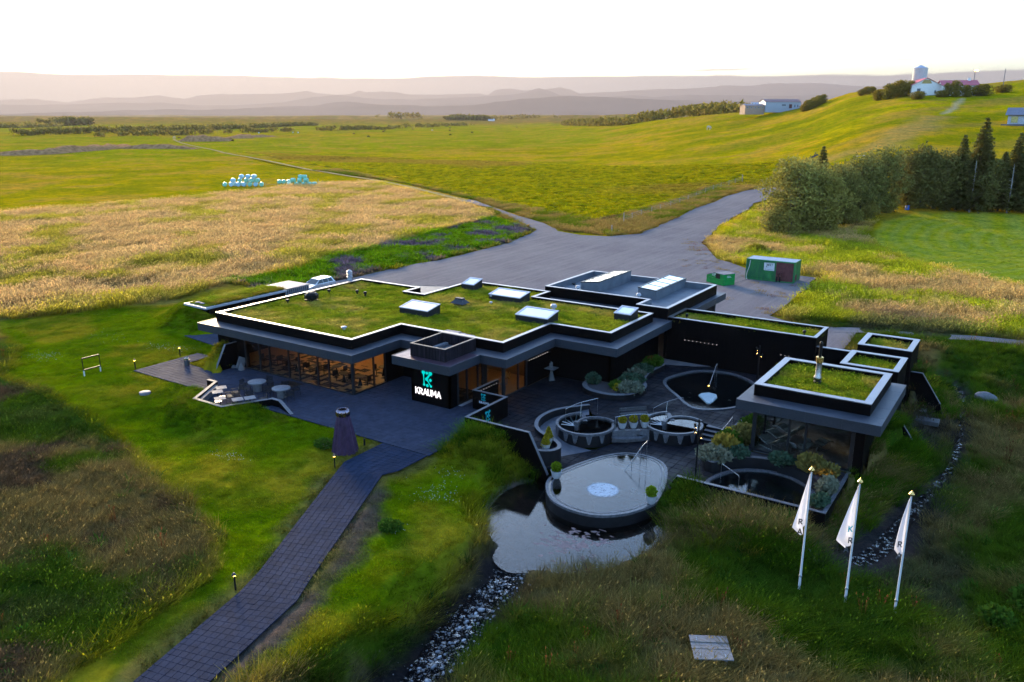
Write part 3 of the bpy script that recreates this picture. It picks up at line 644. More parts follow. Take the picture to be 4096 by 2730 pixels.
FAR = [(-1600, 395), (0, 403), (119, 402), (226, 399), (256, 405), (345, 412), (416, 402), (494, 394), (595, 394), (696, 385), (732, 393), (791, 399), (845, 386), (952, 380), (1023, 380), (1130, 380), (1220, 375), (1260, 371), (1279, 371), (1303, 379), (1360, 382), (1431, 380), (1461, 369), (1490, 376), (1526, 373), (1609, 372), (1651, 382), (1776, 382), (1925, 378), (1954, 387), (1984, 366), (2044, 360), (2097, 366), (2160, 366), (2228, 357), (2270, 363), (2306, 380), (2430, 372), (2549, 364), (2700, 360), (2823, 355), (2848, 348.5), (2981, 348), (3039, 340), (3185, 339), (3280, 344), (3401, 350), (3800, 352), (5600, 356)]
MID = [(-1600, 415), (0, 422), (178, 422), (333, 421), (535, 413), (714, 413), (833, 422), (1011, 425), (1160, 413), (1279, 393), (1389, 384), (1478, 396), (1669, 403), (1705, 399), (1895, 393), (2044, 384), (2100, 372), (2151, 356), (2192, 368), (2228, 384), (2371, 393), (2520, 386), (2600, 393), (2727, 385), (2899, 387), (3109, 387), (3500, 385), (5600, 390)]
LOWR = [(-1600, 455), (0, 458), (238, 455), (535, 446), (892, 442), (1160, 428), (1297, 425), (1369, 411), (1419, 409), (1538, 420), (1716, 428), (1895, 428), (2014, 408), (2192, 390), (2311, 390), (2490, 396), (2700, 405), (3000, 412), (3500, 415), (5600, 425)]
ridge('mountains', FAR, 27000, 4500, 81, (.07, .055, .075)); ridge('mountains', MID, 20400, 3900, 82, (.08, .06, .07)); ridge('mountains', LOWR, 13500, 3900, 83, (.10, .068, .065))

# ---- gravel yard, drive and track: a sheet laid over the ground
def draped(name, poly, m, dz=.05, cell=2.2, holes=()):
    xs = [p[0] for p in poly]; ys = [p[1] for p in poly]; bm = bmesh.new(); lim = 250
    n = len(poly); pts = []
    for i in range(n):
        a, b = poly[i], poly[(i+1) % n]; k = max(1, int(math.hypot(b[0]-a[0], b[1]-a[1])/3)); pts += [(a[0]+(b[0]-a[0])*j/k, a[1]+(b[1]-a[1])*j/k) for j in range(k)]
    X = np.array([p[0] for p in pts]); Y = np.array([p[1] for p in pts]); nrm = normals(pts, True)
    w = (fbm(X, Y, 2.5, 91, 3)-.5)*1.6*(np.hypot(X, Y) < 260); pts = [(p[0]+q[0]*k, p[1]+q[1]*k) for p, q, k in zip(pts, nrm, w)]
    vs, fs = fill([pts], 0)
    bm = bmesh.new(); bv = [bm.verts.new(v) for v in vs]
    for f in fs: bm.faces.new([bv[i] for i in f])
    for _ in range(6):
        lo = [e for e in bm.edges if e.calc_length() > max(3.5, .03*math.hypot(*e.verts[0].co.xy))]
        if not lo: break
        bmesh.ops.subdivide_edges(bm, edges=lo, cuts=1, use_grid_fill=False); bmesh.ops.triangulate(bm, faces=[f for f in bm.faces if len(f.verts) > 3])
    X = np.array([v.co.x for v in bm.verts]); Y = np.array([v.co.y for v in bm.verts]); Z = np.maximum(far_height(X, Y), -.02)+dz+.1*sstep(115, 170, uv(X, Y)[1])
    for v, z in zip(bm.verts, Z): v.co.z = z
    me = bpy.data.meshes.new(name); bm.to_mesh(me); bm.free(); me.materials.append(m); return tag(link(name, me), kind='structure')
draped('gravel_yard', LOT, M['gravel'])
tk = spline(TRACK, 4); tn_ = normals(tk); draped('farm_track', [(p[0]+q[0]*1.0, p[1]+q[1]*1.0) for p, q in zip(tk, tn_)]+[(p[0]-q[0]*1.0, p[1]-q[1]*1.0) for p, q in zip(tk, tn_)][::-1], plain('track_dirt', (.34, .245, .10), .95, 0, .4, .6, spec=0.), .06)
gp = GPATH; gn = normals(gp); draped('gravel_path', [(p[0]+q[0]*.8, p[1]+q[1]*.8) for p, q in zip(gp, gn)]+[(p[0]-q[0]*.8, p[1]-q[1]*.8) for p, q in zip(gp, gn)][::-1], M['gravel'], .07)

# ---- water
def still(name, poly, z, m): return tag(sheet(name, [poly], z, m), kind='structure')
still('pond_water', offset_poly(POND if sum(POND[i][0]*POND[(i+1) % len(POND)][1]-POND[(i+1) % len(POND)][0]*POND[i][1] for i in range(len(POND))) > 0 else POND[::-1], .25), -1.42, M['pond_water'])
def ribbon(name, pts, ws, zs, m):
    b = MB(); n = len(pts); nr_ = normals(pts); V = []
    for (x, y), (a, c), w, z in zip(pts, nr_, ws, zs): V += [(x-a*w, y-c*w, z), (x+a*w, y+c*w, z)]
    b.add(V, [(2*i, 2*i+1, 2*i+3, 2*i+2) for i in range(n-1)]); return tag(b.build(name, m), kind='structure')
sp = spline([s for s in STREAM], 4); ribbon('stream_water', [p[:2] for p in sp], [p[2]*.6 for p in sp], [p[3]+.06 for p in sp], M['brook_water'])
m_ = len(BROOK)-1; ribbon('brook_water', BROOK, [float(np.interp(i/m_, [0, .1, .55, .8, 1], [.3, .17, .2, .5, .5])) for i in range(m_+1)], [-1.555]*(m_+1), M['brook_water'])
# ------------------------------------------------------------------ buildings
def seglist(poly): return [(poly[i], poly[(i+1) % len(poly)]) for i in range(len(poly))]
def face_panels(parent, name, poly, z0, z1, m, step, th=.012, gap=.012, skip=()):
    """sheet-metal panels hung on the outside of a counter-clockwise outline"""
    cache = {}
    for k, (a, b) in enumerate(seglist(poly)):
        if k in skip: continue
        l = math.hypot(b[0]-a[0], b[1]-a[1]); n = max(1, round(l/step)); w = l/n; an = math.atan2(b[1]-a[1], b[0]-a[0])
        key = (round(w, 3), z0, z1)
        if key not in cache: bb = MB(); bb.box(gap/2, -th, z0, w-gap/2, .0, z1); cache[key] = bb.mesh(name, m)
        for i in range(n): link(name, cache[key], parent, (a[0]+(b[0]-a[0])*i/n-parent.location.x, a[1]+(b[1]-a[1])*i/n-parent.location.y, 0), an).matrix_parent_inverse = Matrix()
def ring_slab(outer, d, z0, z1):
    b = MB(); inn = offset_poly(outer, -d); n = len(outer)
    for i in range(n):
        j = (i+1) % n; b.prism([outer[i], outer[j], inn[j], inn[i]], z0, z1)
    return b
def turf_slab(name, poly, z0, z1, parent, col):
    vs, fs = fill([poly], 0); bm = bmesh.new(); bv = [bm.verts.new(v) for v in vs]
    for f in fs: bm.faces.new([bv[i] for i in f])
    for _ in range(5):
        lo = [e for e in bm.edges if e.calc_length() > .9]
        if not lo: break
        bmesh.ops.subdivide_edges(bm, edges=lo, cuts=1); bmesh.ops.triangulate(bm, faces=[f for f in bm.faces if len(f.verts) > 3])
    X = np.array([v.co.x for v in bm.verts]); Y = np.array([v.co.y for v in bm.verts]); Z = z1+(fbm(X, Y, 1.5, 44, 3)-.5)*.14
    for v, z in zip(bm.verts, Z): v.co.z = z
    me = bpy.data.meshes.new(name); bm.to_mesh(me); bm.free()
    cc = roof_colour(X, Y)*.75; set_cols(me, 'col', cc); me.materials.append(M['ground']); return link(name, me, parent)
def roof_colour(X, Y):
    n = fbm(X, Y, 3.5, 66, 4); n2 = fbm(X, Y, 1.0, 67, 3); c = np.zeros(np.shape(X)+(3,)); c[:] = (.22, .25, .015)
    c = lerp(c, (.38, .30, .06), sstep(.5, .66, n)*.8); return lerp(c, (.10, .17, .006), sstep(.48, .36, n2)*.7)
TURF = []      # (outline, soil height, blade height) for the roof grass
def block(parent, outline, z0, ztop, capw, capm, turf=None, wall='clad'):
    """a walled block: timber wall round the outline, metal cap, turf inside"""
    inn = offset_poly(outline, -capw*.8)
    b = ring_slab(outline, capw*.8, z0, ztop-.05); b.build('parapet_wall', M[wall], parent)
    ring_slab(offset_poly(outline, .025), capw+.025, ztop-.05, ztop).build('parapet_cap', capm, parent)
    if turf is not None:
        turf_slab('turf_soil', offset_poly(outline, -capw), 0, turf, parent, None); TURF.append((parent, offset_poly(outline, -capw-.08), turf))

spa = wempty('spa_building', (-44, 46, 0), 0, 'large low black building with a grass roof, lit sign and long restaurant windows', 'building')
PAR = [(-56.6, 41.0), (-41.15, 41.0), (-41.15, 46.45), (-31.5, 46.4), (-31.5, 53.1), (-26.25, 53.1), (-26.25, 60.75), (-37.75, 60.75), (-37.75, 63.45), (-46.85, 63.45), (-46.85, 56.15), (-48.95, 56.15), (-48.95, 58.2), (-56.6, 58.2)]
block(spa, PAR, 3.47, 4.22, .28, M['cap'], 3.98)
FAS = [(-57.45, 39.75), (-40.0, 39.75), (-40.0, 45.02), (-37.75, 45.02), (-37.75, 41.45), (-32.55, 41.45), (-32.55, 45.02), (-30.3, 45.02), (-30.3, 51.72), (-25.06, 51.72), (-25.06, 62.0), (-28.4, 62.0), (-28.4, 64.3), (-38.8, 64.3), (-46.9, 64.0), (-57.45, 59.0)]
b = MB(); b.prism(offset_poly(FAS, -.014), 2.85, 3.455); b.build('roof_slab', M['dgrey'], spa)
face_panels(spa, 'fascia_panel', offset_poly(FAS, -.012), 2.85, 3.47, M['fascia'], 2.4)
b = MB(); b.add(*fill([offset_poly(FAS, -.02)], 3.462)); b.build('eaves_flashing', M['flash'], spa)
b = ring_slab(offset_poly(FAS, .004), .05, 3.464, 3.492); b.build('drip_edge', M['flash'], spa)
# walls in black timber between the glazed fronts (0.2 thick)
def wall(parent, pts, z0=0., z1=2.85, th=.2, m='clad', name='wall'):
    b = MB(); p = [Vector(q) for q in pts]
    for i in range(len(p)-1):
        d = (p[i+1]-p[i]).normalized(); n = Vector((-d.y, d.x))*th; e = d*(.0 if i == 0 else .0)
        b.prism([tuple(p[i]-e), tuple(p[i+1]), tuple(p[i+1]+n), tuple(p[i]-e+n)], z0, z1)
    return b.build(name, M[m], parent)
wall(spa, [(-56.6, 58.2), (-56.6, 41.0)]); wall(spa, [(-56.6, 40.98), (-53.0, 40.98)])
wall(spa, [(-41.05, 44.45), (-41.05, 46.4)]); wall(spa, [(-41.05, 46.4), (-36.8, 46.4)])
wall(spa, [(-36.8, 46.4), (-36.8, 42.4)], name='sign_wall'); wall(spa, [(-36.8, 42.4), (-33.3, 42.4)], name='sign_wall'); wall(spa, [(-33.3, 42.4), (-33.3, 43.25)], name='sign_wall')
wall(spa, [(-31.5, 49.55), (-31.5, 53.1)]); wall(spa, [(-31.5, 53.1), (-26.25, 53.1)]); wall(spa, [(-26.25, 53.1), (-26.25, 62.1)])
wall(spa, [(-26.25, 61.9), (-30, 61.9)]); wall(spa, [(-37.7, 63.4), (-56.6, 58.2)], name='rear_wall')
b = MB(); b.box(-56.4, 41.0, -.05, -41.2, 58, .02); b.build('restaurant_floor', M['wood_floor'], spa)
b = MB(); b.box(-41.0, 46.55, -.05, -31.55, 58, .021); b.build('lobby_floor', M['wood_floor'], spa)
b = MB(); b.box(-36.6, 42.6, -.05, -33.3, 46.4, .018); b.build('porch_floor', M['dgrey'], spa)
b = MB(); b.box(-56.3, 50.6, .03, -41.3, 50.8, 2.84); b.build('inner_wall', M['plaster'], spa)
b = MB(); b.box(-40.9, 51.6, .03, -31.7, 51.8, 2.84); b.build('inner_wall', M['plaster'], spa)
for x, y in ((-51.5, 46.2), (-48.6, 45.5), (-45.6, 46.6), (-42.9, 45.9), (-50, 49), (-46, 49.2)):
    b = MB(); b.lathe([(.02, .32), (.02, .0), (.2, -.02), (.24, -.14)], 10, (x, y, 2.5)); b.build('pendant_lamp', M['warm'], spa)
for x, y in ((-32.9, 47.7), (-34.3, 49.5), (-32.6, 50.6)):
    b = MB(); b.lathe([(.02, .1), (.17, .08), (.18, 0)], 12, (x, y, 2.7)); b.build('ceiling_lamp', M['amber'], spa)
def glazing(parent, p0, p1, stops, z0=.06, z1=2.85, m='glass', mull=.09, transoms=()):
    """panes between mullions standing on a sill from p0 to p1; stops = fractions where mullions stand"""
    p0 = Vector(p0); p1 = Vector(p1); d = (p1-p0); l = d.length; d.normalize(); nn = Vector((-d.y, d.x))
    f = MB(); f.bar((*p0, z0), (*p1, z0), .12, .12); f.build('window_sill', M['frame'], parent); f = MB(); f.bar((*p0, z1-.06), (*p1, z1-.06), .12, .12); f.build('window_head', M['frame'], parent)
    for i, s in enumerate(stops):
        q = p0+d*(l*s); b = MB(); w = mull*(1.7 if s in (0, 1) else 1); b.bar((*q, z0+.06), (*q, z1-.12), w, .14, up=(nn.x, nn.y, 0)); b.build('mullion', M['frame'], parent)
    for s, e in zip(stops[:-1], stops[1:]):
        a = p0+d*(l*s+mull/2); c = p0+d*(l*e-mull/2); b = MB(); b.prism([tuple(a), tuple(c), tuple(c+nn*.012), tuple(a+nn*.012)], z0+.06, z1-.12); b.build('window_pane', M[m], parent)
W = 11.9; glazing(spa, (-53.0, 40.85), (-41.1, 40.85), [0, 1.72/W, 2.9/W, 5.1/W, 6.25/W, 8.3/W, 9.5/W, 1])
glazing(spa, (-41.08, 40.9), (-41.08, 44.4), [.0, .62, .98])
glazing(spa, (-33.3, 43.3), (-33.3, 46.35), [0, .36, .8, 1]); glazing(spa, (-33.25, 46.45), (-31.55, 46.45), [0, .12, 1]); glazing(spa, (-31.5, 46.5), (-31.5, 49.5), [0, .62, 1])
b = MB(); b.box(-33.25, 43.3, .02, -32.95, 45.7, .05); b.build('door_grating', M['galv'], spa)
b = MB(); b.box(-51.85, 40.55, 2.62, -50.75, 40.8, 2.82); b.build('heater', M['galv'], spa)
# two wire chairs in the lobby
for x, y, m_, lab in ((-32.6, 48.0, 'conc_lt', 'pale wire chair behind the lobby corner pane'), (-33.2, 49.3, 'gold', 'golden lit chair deeper in the lobby')):
    t = empty('wire_chair', (x, y, .03), R(40), lab, 'chair'); b = MB()
    for k in range(9): a = R(-20+27.5*k); b.tube([(.3*math.cos(a), .3*math.sin(a), .42), (.36*math.cos(a), .36*math.sin(a), .8)], .012, 5)
    b.tube([(.36*math.cos(R(-20+10*k)), .36*math.sin(R(-20+10*k)), .8) for k in range(23)], .015, 5); b.build('wire_back', M[m_], t); b = MB(); b.lathe([(.3, .4), (.31, .43)], 14); b.build('seat', M[m_], t)
    for k in range(4): a = R(45+90*k); b = MB(); b.tube([(.22*math.cos(a), .22*math.sin(a), .4), (.28*math.cos(a), .28*math.sin(a), 0)], .014, 5); b.build('leg', M[m_], t)
# restaurant furniture seen through the panes
def cone_table(x, y, label):
    t = empty('dining_table', (x, y, .02), 0, label, 'table', 'dining tables inside the restaurant'); b = MB(); b.lathe([(.24, 0), (.05, .6), (.05, .7)], 4); b.build('cone_base', M['black'], t); b = MB(); b.lathe([(.42, .7), (.42, .74)], 16); b.build('table_top', M['dgrey'], t)
    for a, side in ((3.5, 'left'), (.35, 'right')):
        cx, cy_ = .62*math.cos(a), .62*math.sin(a); b = MB(); b.box(cx-.2, cy_-.2, .43, cx+.2, cy_+.2, .47); b.box(cx*1.32-.03, cy_-.2, .47, cx*1.32+.03, cy_+.2, .85); b.box(cx-.02, cy_-.02, 0, cx+.02, cy_+.02, .43); tag(b.build('dining_chair', M['wicker'], None, False, 0, (x, y, .02)), label.replace('dark cone-based table', 'dark dining chair '+side+' of the table'), 'chair', 'dining chairs inside the restaurant')
for x, y, w in ((-52.2, 42.6, 'first pane from the left'), (-50.6, 43.2, 'narrow second pane'), (-49.0, 42.5, 'third pane from the left'), (-47.2, 43.0, 'narrow fourth pane'), (-45.6, 43.6, 'wide fifth pane'), (-43.9, 42.7, 'narrow sixth pane'), (-42.3, 42.8, 'last pane before the corner'), (-42.4, 45.6, 'side windows round the corner')): cone_table(x, y, 'dark cone-based table behind the '+w)
# porch tower with an open top
TW = [(-36.62, 42.2), (-33.5, 42.2), (-33.5, 45.85), (-36.62, 45.85)]
ring_slab(TW, .14, 3.47, 4.36).build('tower_wall', M['clad_worn'], spa); ring_slab(offset_poly(TW, .02), .18, 4.36, 4.40).build('tower_cap', M['dgrey'], spa)
b = MB(); b.box(-36.48, 42.34, 3.5, -33.64, 45.7, 3.56); b.build('tower_floor', M['membrane'], spa)
b = MB(); b.bar((-36.1, 42.9, 3.66), (-35.9, 45.5, 3.72), .3, .16); b.build('duct', M['conc_lt'], spa)
b = MB(); b.add([(-37.7, 41.5, 3.468), (-32.6, 41.5, 3.468), (-32.6, 45.0, 3.468), (-37.7, 45.0, 3.468)], [(0, 1, 2, 3)]); b.build('porch_flashing', plain('plum_flashing', (.085, .05, .07), .38, .4, .25), spa)
for k, (x0, y0, x1, y1) in enumerate(((-37.4, 46.85, -36.9, 47.5), (-36.85, 46.8, -36.0, 47.45), (-35.9, 46.75, -35.5, 47.35), (-35.4, 46.6, -34.5, 47.15))):
    b = MB(); b.box(x0, y0, 4.06+.03*(k % 2), x1, y1, 4.11+.03*(k % 2)); b.build('paving_slab', M['conc_lt'], spa)
# skylights: a box with a tilted glazed lid
def skylight(parent, x0, x1, y0, y1, zf, zb, n=1, base=3.9, tiltx=False, m='skyglass', name='skylight'):
    zz = (lambda x, y: zf+(zb-zf)*((x-x0)/(x1-x0) if tiltx else (y-y0)/(y1-y0)))
    b = MB(); c = [(x0, y0), (x1, y0), (x1, y1), (x0, y1)]
    b.add([(x, y, base) for x, y in c]+[(x, y, zz(x, y)) for x, y in c], [(3, 2, 1, 0), (4, 5, 6, 7), (0, 1, 5, 4), (1, 2, 6, 5), (2, 3, 7, 6), (3, 0, 4, 7)])
    o = b.build(name, M['frame'] if not tiltx else M['membrane'], parent)
    g = .13; fr = MB()
    def lid(xa, ya, xb, yb, up, th, mb):
        q = [(xa, ya), (xb, ya), (xb, yb), (xa, yb)]; mb.add([(x, y, zz(x, y)+up) for x, y in q]+[(x, y, zz(x, y)+up+th) for x, y in q], [(3, 2, 1, 0), (4, 5, 6, 7), (0, 1, 5, 4), (1, 2, 6, 5), (2, 3, 7, 6), (3, 0, 4, 7)])
    lid(x0-.04, y0-.04, x1+.04, y0+g, .004, .06, fr); lid(x0-.04, y1-g, x1+.04, y1+.04, .004, .06, fr); lid(x0-.04, y0+g, x0+g, y1-g, .004, .06, fr); lid(x1-g, y0+g, x1+.04, y1-g, .004, .06, fr)
    ya = y0+g; st = (y1-y0-2*g)/n
    for i in range(1, n): lid(x0+g, ya+st*i-.03, x1-g, ya+st*i+.03, .004, .06, fr)
    fr.build('skylight_frame', M['galv'] if not tiltx else M['frame'], o)
    for i in range(n): p = MB(); lid(x0+g+.005, ya+st*i+.035, x1-g-.005, ya+st*(i+1)-.035, .006, .03, p); p.build('skylight_pane', M[m], o)
    return o
for a in ((-44.4, -41.4, 50.0, 51.65, 4.45, 4.75), (-45.8, -44.4, 60.5, 61.9, 4.5, 4.86), (-41.1, -37.8, 58.3, 59.95, 4.45, 4.72), (-34.9, -31.9, 53.2, 54.9, 4.45, 4.78), (-28.4, -26.95, 57.85, 59.3, 4.5, 4.8)): skylight(spa, *a)
def mushroom(x, y, z, r, h, m='black', name='roof_vent', parent=None):
    b = MB(); b.lathe([(r*.55, 0), (r*.5, h*.55), (r, h*.6), (r*1.02, h*.85), (r*.7, h)], 12, (x, y, z)); return b.build(name, M[m], parent, True)
for x, y in ((-54.8, 47.1), (-54.85, 52.1), (-52.5, 53.35), (-51.35, 53.2)): mushroom(x, y, 3.98, .17, .42, 'black', 'roof_vent', spa)
mushroom(-44.3, 43.4, 3.98, .22, .28, 'galv', 'roof_vent', spa); mushroom(-40.9, 58.45, 3.98, .2, .5, 'galv', 'roof_vent', spa); mushroom(-39.9, 56.9, 3.98, .14, .22, 'galv', 'roof_vent', spa); mushroom(-33.75, 57.3, 3.98, .26, .7, 'galv', 'roof_vent', spa)
b = MB(); b.box(-54.5, 48.75, 3.95, -53.5, 49.55, 4.1); b.lathe([(.42, .1), (.62, .22), (.62, .55), (.46, .72), (.35, .74)], 8, (-54, 49.15, 4)); o = b.build('roof_fan', M['black'], spa)
b = MB(); b.box(-54.2, 48.9, 4.745, -53.8, 49.4, 4.8); b.build('fan_cap', M['conc'], o)
b = MB(); b.box(-42.35, 54.75, 3.95, -41.45, 55.35, 4.2); b.add([(-42.6, 54.5, 4.2), (-41.2, 54.5, 4.2), (-41.2, 55.6, 4.2), (-42.6, 55.6, 4.2), (-42.25, 54.9, 4.55), (-41.55, 54.9, 4.55), (-41.55, 55.2, 4.55), (-42.25, 55.2, 4.55)], [(3, 2, 1, 0), (4, 5, 6, 7), (0, 1, 5, 4), (1, 2, 6, 5), (2, 3, 7, 6), (3, 0, 4, 7)]); b.box(-42.3, 54.85, 4.55, -41.5, 55.25, 4.64); b.build('roof_hood', M['fascia'], spa)
b = MB()
for k in range(4): b.lathe([(.24, 0), (.3, .05), (.3, .1), (.22, .14)], 12, (-57.6, 57.6, 4.3+.17*k))
b.lathe([(.26, 0), (.06, .12)], 12, (-57.6, 57.6, 4.98)); b.lathe([(.24, 0), (.24, 1.2)], 12, (-57.6, 57.6, 3.2)); b.build('louvred_chimney', M['galv'], spa)
# wall spotlights: a row of little lamps
for i in range(9):
    y = 49.9+.33*i; b = MB(); b.lathe([(.02, 0), (.022, .03)], 6, (-31.46, y, 2.0+.0*i)); b.build('wall_lamp', M['sign_white'], spa)

# sign lettering: strokes (x, y in letter heights) and the dots-and-links emblem
GL = {'K': ([[(0, 0), (0, 1)], [(.08, .48), (.55, 1)], [(.14, .55), (.6, 0)]], .62), 'R': ([[(0, 0), (0, 1)], [(0, .93), (.3, .93), (.46, .84), (.5, .7), (.44, .56), (.28, .47), (0, .47)], [(.22, .45), (.56, 0)]], .6),
      'A': ([[(0, 0), (.36, 1)], [(.72, 0), (.36, 1)], [(.15, .3), (.57, .3)]], .72), 'U': ([[(0, 1), (0, .32), (.08, .12), (.27, .03), (.46, .12), (.54, .32), (.54, 1)]], .56), 'M': ([[(0, 0), (.1, 1)], [(.1, 1), (.44, .3)], [(.44, .3), (.78, 1)], [(.78, 1), (.88, 0)]], .88),
      'E': ([[(0, 0), (0, 1)], [(0, .96), (.5, .96)], [(0, .5), (.44, .5)], [(0, .04), (.5, .04)]], .52), 'T': ([[(.3, 0), (.3, .96)], [(0, .96), (.6, .96)]], .6), 'J': ([[(.3, 1), (.3, -.25), (.2, -.42), (0, -.4)]], .32), 'n': ([[(0, 0), (0, .62)], [(0, .5), (.1, .62), (.28, .62), (.36, .5), (.36, 0)]], .36)}
def glyph(ch, h, sw, frame, x, y, m, parent, th=.02, name='letter'):
    """frame = (origin, right, up, out): builds the strokes of one letter standing proud of a face"""
    o, r_, u_, n_ = frame; b = MB(); k = 0
    for st in GL[ch][0]:
        for (x0, y0), (x1, y1) in zip(st[:-1], st[1:]):
            a = Vector((x0, y0)); c = Vector((x1, y1)); d = (c-a).normalized(); p = Vector((-d.y, d.x))*sw/2; e = d*sw*.3; zt = th+.0012*k; k += 1
            q = [a-e-p, c+e-p, c+e+p, a-e+p]; V = [o+r_*(x+v.x*h)+u_*(y+v.y*h)+n_*.002*0 for v in q]
            b.add([v+n_*.003 for v in V]+[v+n_*zt for v in V], [(3, 2, 1, 0), (4, 5, 6, 7), (0, 1, 5, 4), (1, 2, 6, 5), (2, 3, 7, 6), (3, 0, 4, 7)])
    return b.build(name, m, parent)
def word(txt, h, frame, x, y, m, parent, sw=.2, gap=.26, th=.02):
    for ch in txt: glyph(ch, h, sw, frame, x, y, m, parent, th); x += (GL[ch][1]+gap)*h
    return x
EMB = [[(0, 1, .155), (.02, .55, .03), (.04, .08, .1)], [(.31, .985, .11)], [(.63, 1, .155), (.45, .77, .07), (.28, .53, .13)], [(.28, .53, .13), (.45, .33, .028), (.66, .05, .09)], [(.62, .5, .115)], [(.33, .06, .115)]]
def emblem(h, frame, x, y, m, parent, th=.02):
    o, r_, u_, n_ = frame
    for ei, el in enumerate(EMB):
        b = MB(); P = [(px*h, py*h, pr*h) for px, py, pr in el]; tt = th+.002*ei
        def plate(out):
            n = len(out); V = [o+r_*(x+p[0])+u_*(y+p[1]) for p in out]
            b.add([v+n_*.003 for v in V]+[v+n_*tt for v in V], [tuple(range(n-1, -1, -1)), tuple(range(n, 2*n))]+[(i, (i+1) % n, n+(i+1) % n, n+i) for i in range(n)])
        if len(P) == 1: plate([(P[0][0]+P[0][2]*math.cos(a), P[0][1]+P[0][2]*math.sin(a)) for a in np.linspace(0, 2*math.pi, 18)[:-1]])
        else:
            (ax, ay, ar), (nx_, ny_, nw), (cx, cy_, cr) = P; d = Vector((cx-ax, cy_-ay)); l = d.length; d.normalize(); p = Vector((-d.y, d.x)); L1 = []; R1 = []
            for t in np.linspace(-ar, l+cr, 34):
                w = 0
                if t < ar: w = math.sqrt(max(ar*ar-t*t, 0))
                if t > l-cr: w = max(w, math.sqrt(max(cr*cr-(t-l)**2, 0)))
                if 0 < t < l: s = abs(t/l-.5)*2; w = max(w, nw+(.62*(ar if t < l/2 else cr)-nw)*max(0, s-.1)**1.6*1.05)
                q = Vector((ax, ay))+d*t; L1.append(tuple(q+p*w)); R1.append(tuple(q-p*w))
            plate(R1[1:-1]+[L1[-1]]+L1[1:-1][::-1]+[R1[0]])
        b.build('emblem', m, parent)
fr1 = (Vector((-36.8, 42.39, 0)), Vector((1, 0, 0)), Vector((0, 0, 1)), Vector((0, -1, 0)))
emblem(1.0, fr1, 1.18, 1.35, M['teal'], spa, .03); word('KRAUMA', .46, fr1, .42, .66, M['sign_white'], spa, .15, .17, .03)

# service wing with a flat grey roof and two long rooflights
svc = wempty('service_wing', (-32, 68, 0), 0, 'black service wing with flat grey roof and two long rooflights', 'building')
AN = [(-38.85, 64.32), (-28.42, 64.32), (-28.42, 62.03), (-25.52, 62.03), (-25.52, 73.75), (-38.85, 73.75)]
inn = ring_slab(AN, .24, 3.0, 4.40); inn.build('parapet_wall', M['clad'], svc); ring_slab(offset_poly(AN, .02), .3, 4.40, 4.45).build('parapet_cap', M['cap'], svc)
b = MB(); b.prism(offset_poly(AN, -.25), 3.5, 3.88); b.build('flat_roof', M['membrane'], svc)
ring_slab(offset_poly(AN, -.255), .05, 3.88, 4.39).build('roof_upstand', M['membrane'], svc)
wall(svc, [(-38.85, 73.7), (-38.85, 64.4)]); wall(svc, [(-25.55, 62.1), (-25.55, 73.75)]); wall(svc, [(-25.55, 73.75), (-38.85, 73.75)])
b = MB(); b.box(-25.5, 66.3, 2.9, -24.98, 74.9, 3.5); b.box(-38.9, 73.77, 2.9, -25.5, 74.9, 3.5); b.build('eaves', M['fascia'], svc); b = MB(); b.box(-25.5, 66.28, 3.502, -24.96, 74.92, 3.52); b.box(-38.9, 73.78, 3.502, -25.5, 74.92, 3.52); b.build('eaves_flashing', M['flash'], svc)
skylight(svc, -36.25, -34.3, 66.6, 73.4, 4.68, 4.92, 4, 3.86, True, name='rooflight'); skylight(svc, -30.4, -28.6, 66.65, 73.7, 4.86, 4.70, 4, 3.86, True, name='rooflight')
for x, y, r_, h_ in ((-36.2, 65.9, .22, .62), (-30.0, 66.0, .22, .62)): mushroom(x, y, 3.88, r_, h_, 'galv', 'roof_vent', svc)
mushroom(-38.2, 68.7, 3.88, .2, .16, 'black', 'roof_vent', svc); mushroom(-38.2, 71.2, 3.88, .16, .14, 'black', 'roof_vent', svc)

# long wing along the back of the court, with a trough of grass on top
lw = wempty('long_wing', (-19.5, 64, 0), 0, 'long black timber wing behind the pool court, narrow grass roof', 'building')
LWP = [(-25.5, 62.12), (-13.5, 62.12), (-13.5, 65.95), (-25.5, 65.95)]
block(lw, LWP, 0, 3.73, .26, M['cap'], 3.38)
mushroom(-24.35, 63.4, 3.38, .13, .5, 'black', 'roof_vent', lw); mushroom(-14.7, 63.3, 3.38, .13, .5, 'black', 'roof_vent', lw)
b = MB(); b.tube([(-23.0, 66.4, 0), (-23.0, 66.4, 4.6)], .035); b.build('aerial', M['dgrey'], lw)
for i in range(9): b = MB(); b.lathe([(.025, 0), (.025, .02)], 6, (-23.9+.34*i, 62.1, 1.95-.0*i)); b.build('wall_lamp', M['sign_white'], lw)
for i in range(3): b = MB(); b.lathe([(.02, 0), (.02, .02)], 6, (-16.0+.3*i, 62.1, 1.95)); b.build('wall_lamp', M['sign_white'], lw)

# the two sauna huts
for y0, y1, lab in ((56.4, 60.25, 'black turf-roofed hut directly behind the lounge pavilion'), (62.15, 66.0, 'farther black turf-roofed hut beside the long wing, next to the weeds')):
    h = wempty('sauna_hut', (-8.7, (y0+y1)/2, 0), 0, lab, 'hut', 'turf roofed sauna huts')
    block(h, [(-10.55, y0), (-6.9, y0), (-6.9, y1), (-10.55, y1)], -1.0 if y0 < 60 else -.5, 3.7, .38, M['cap'], 3.28)
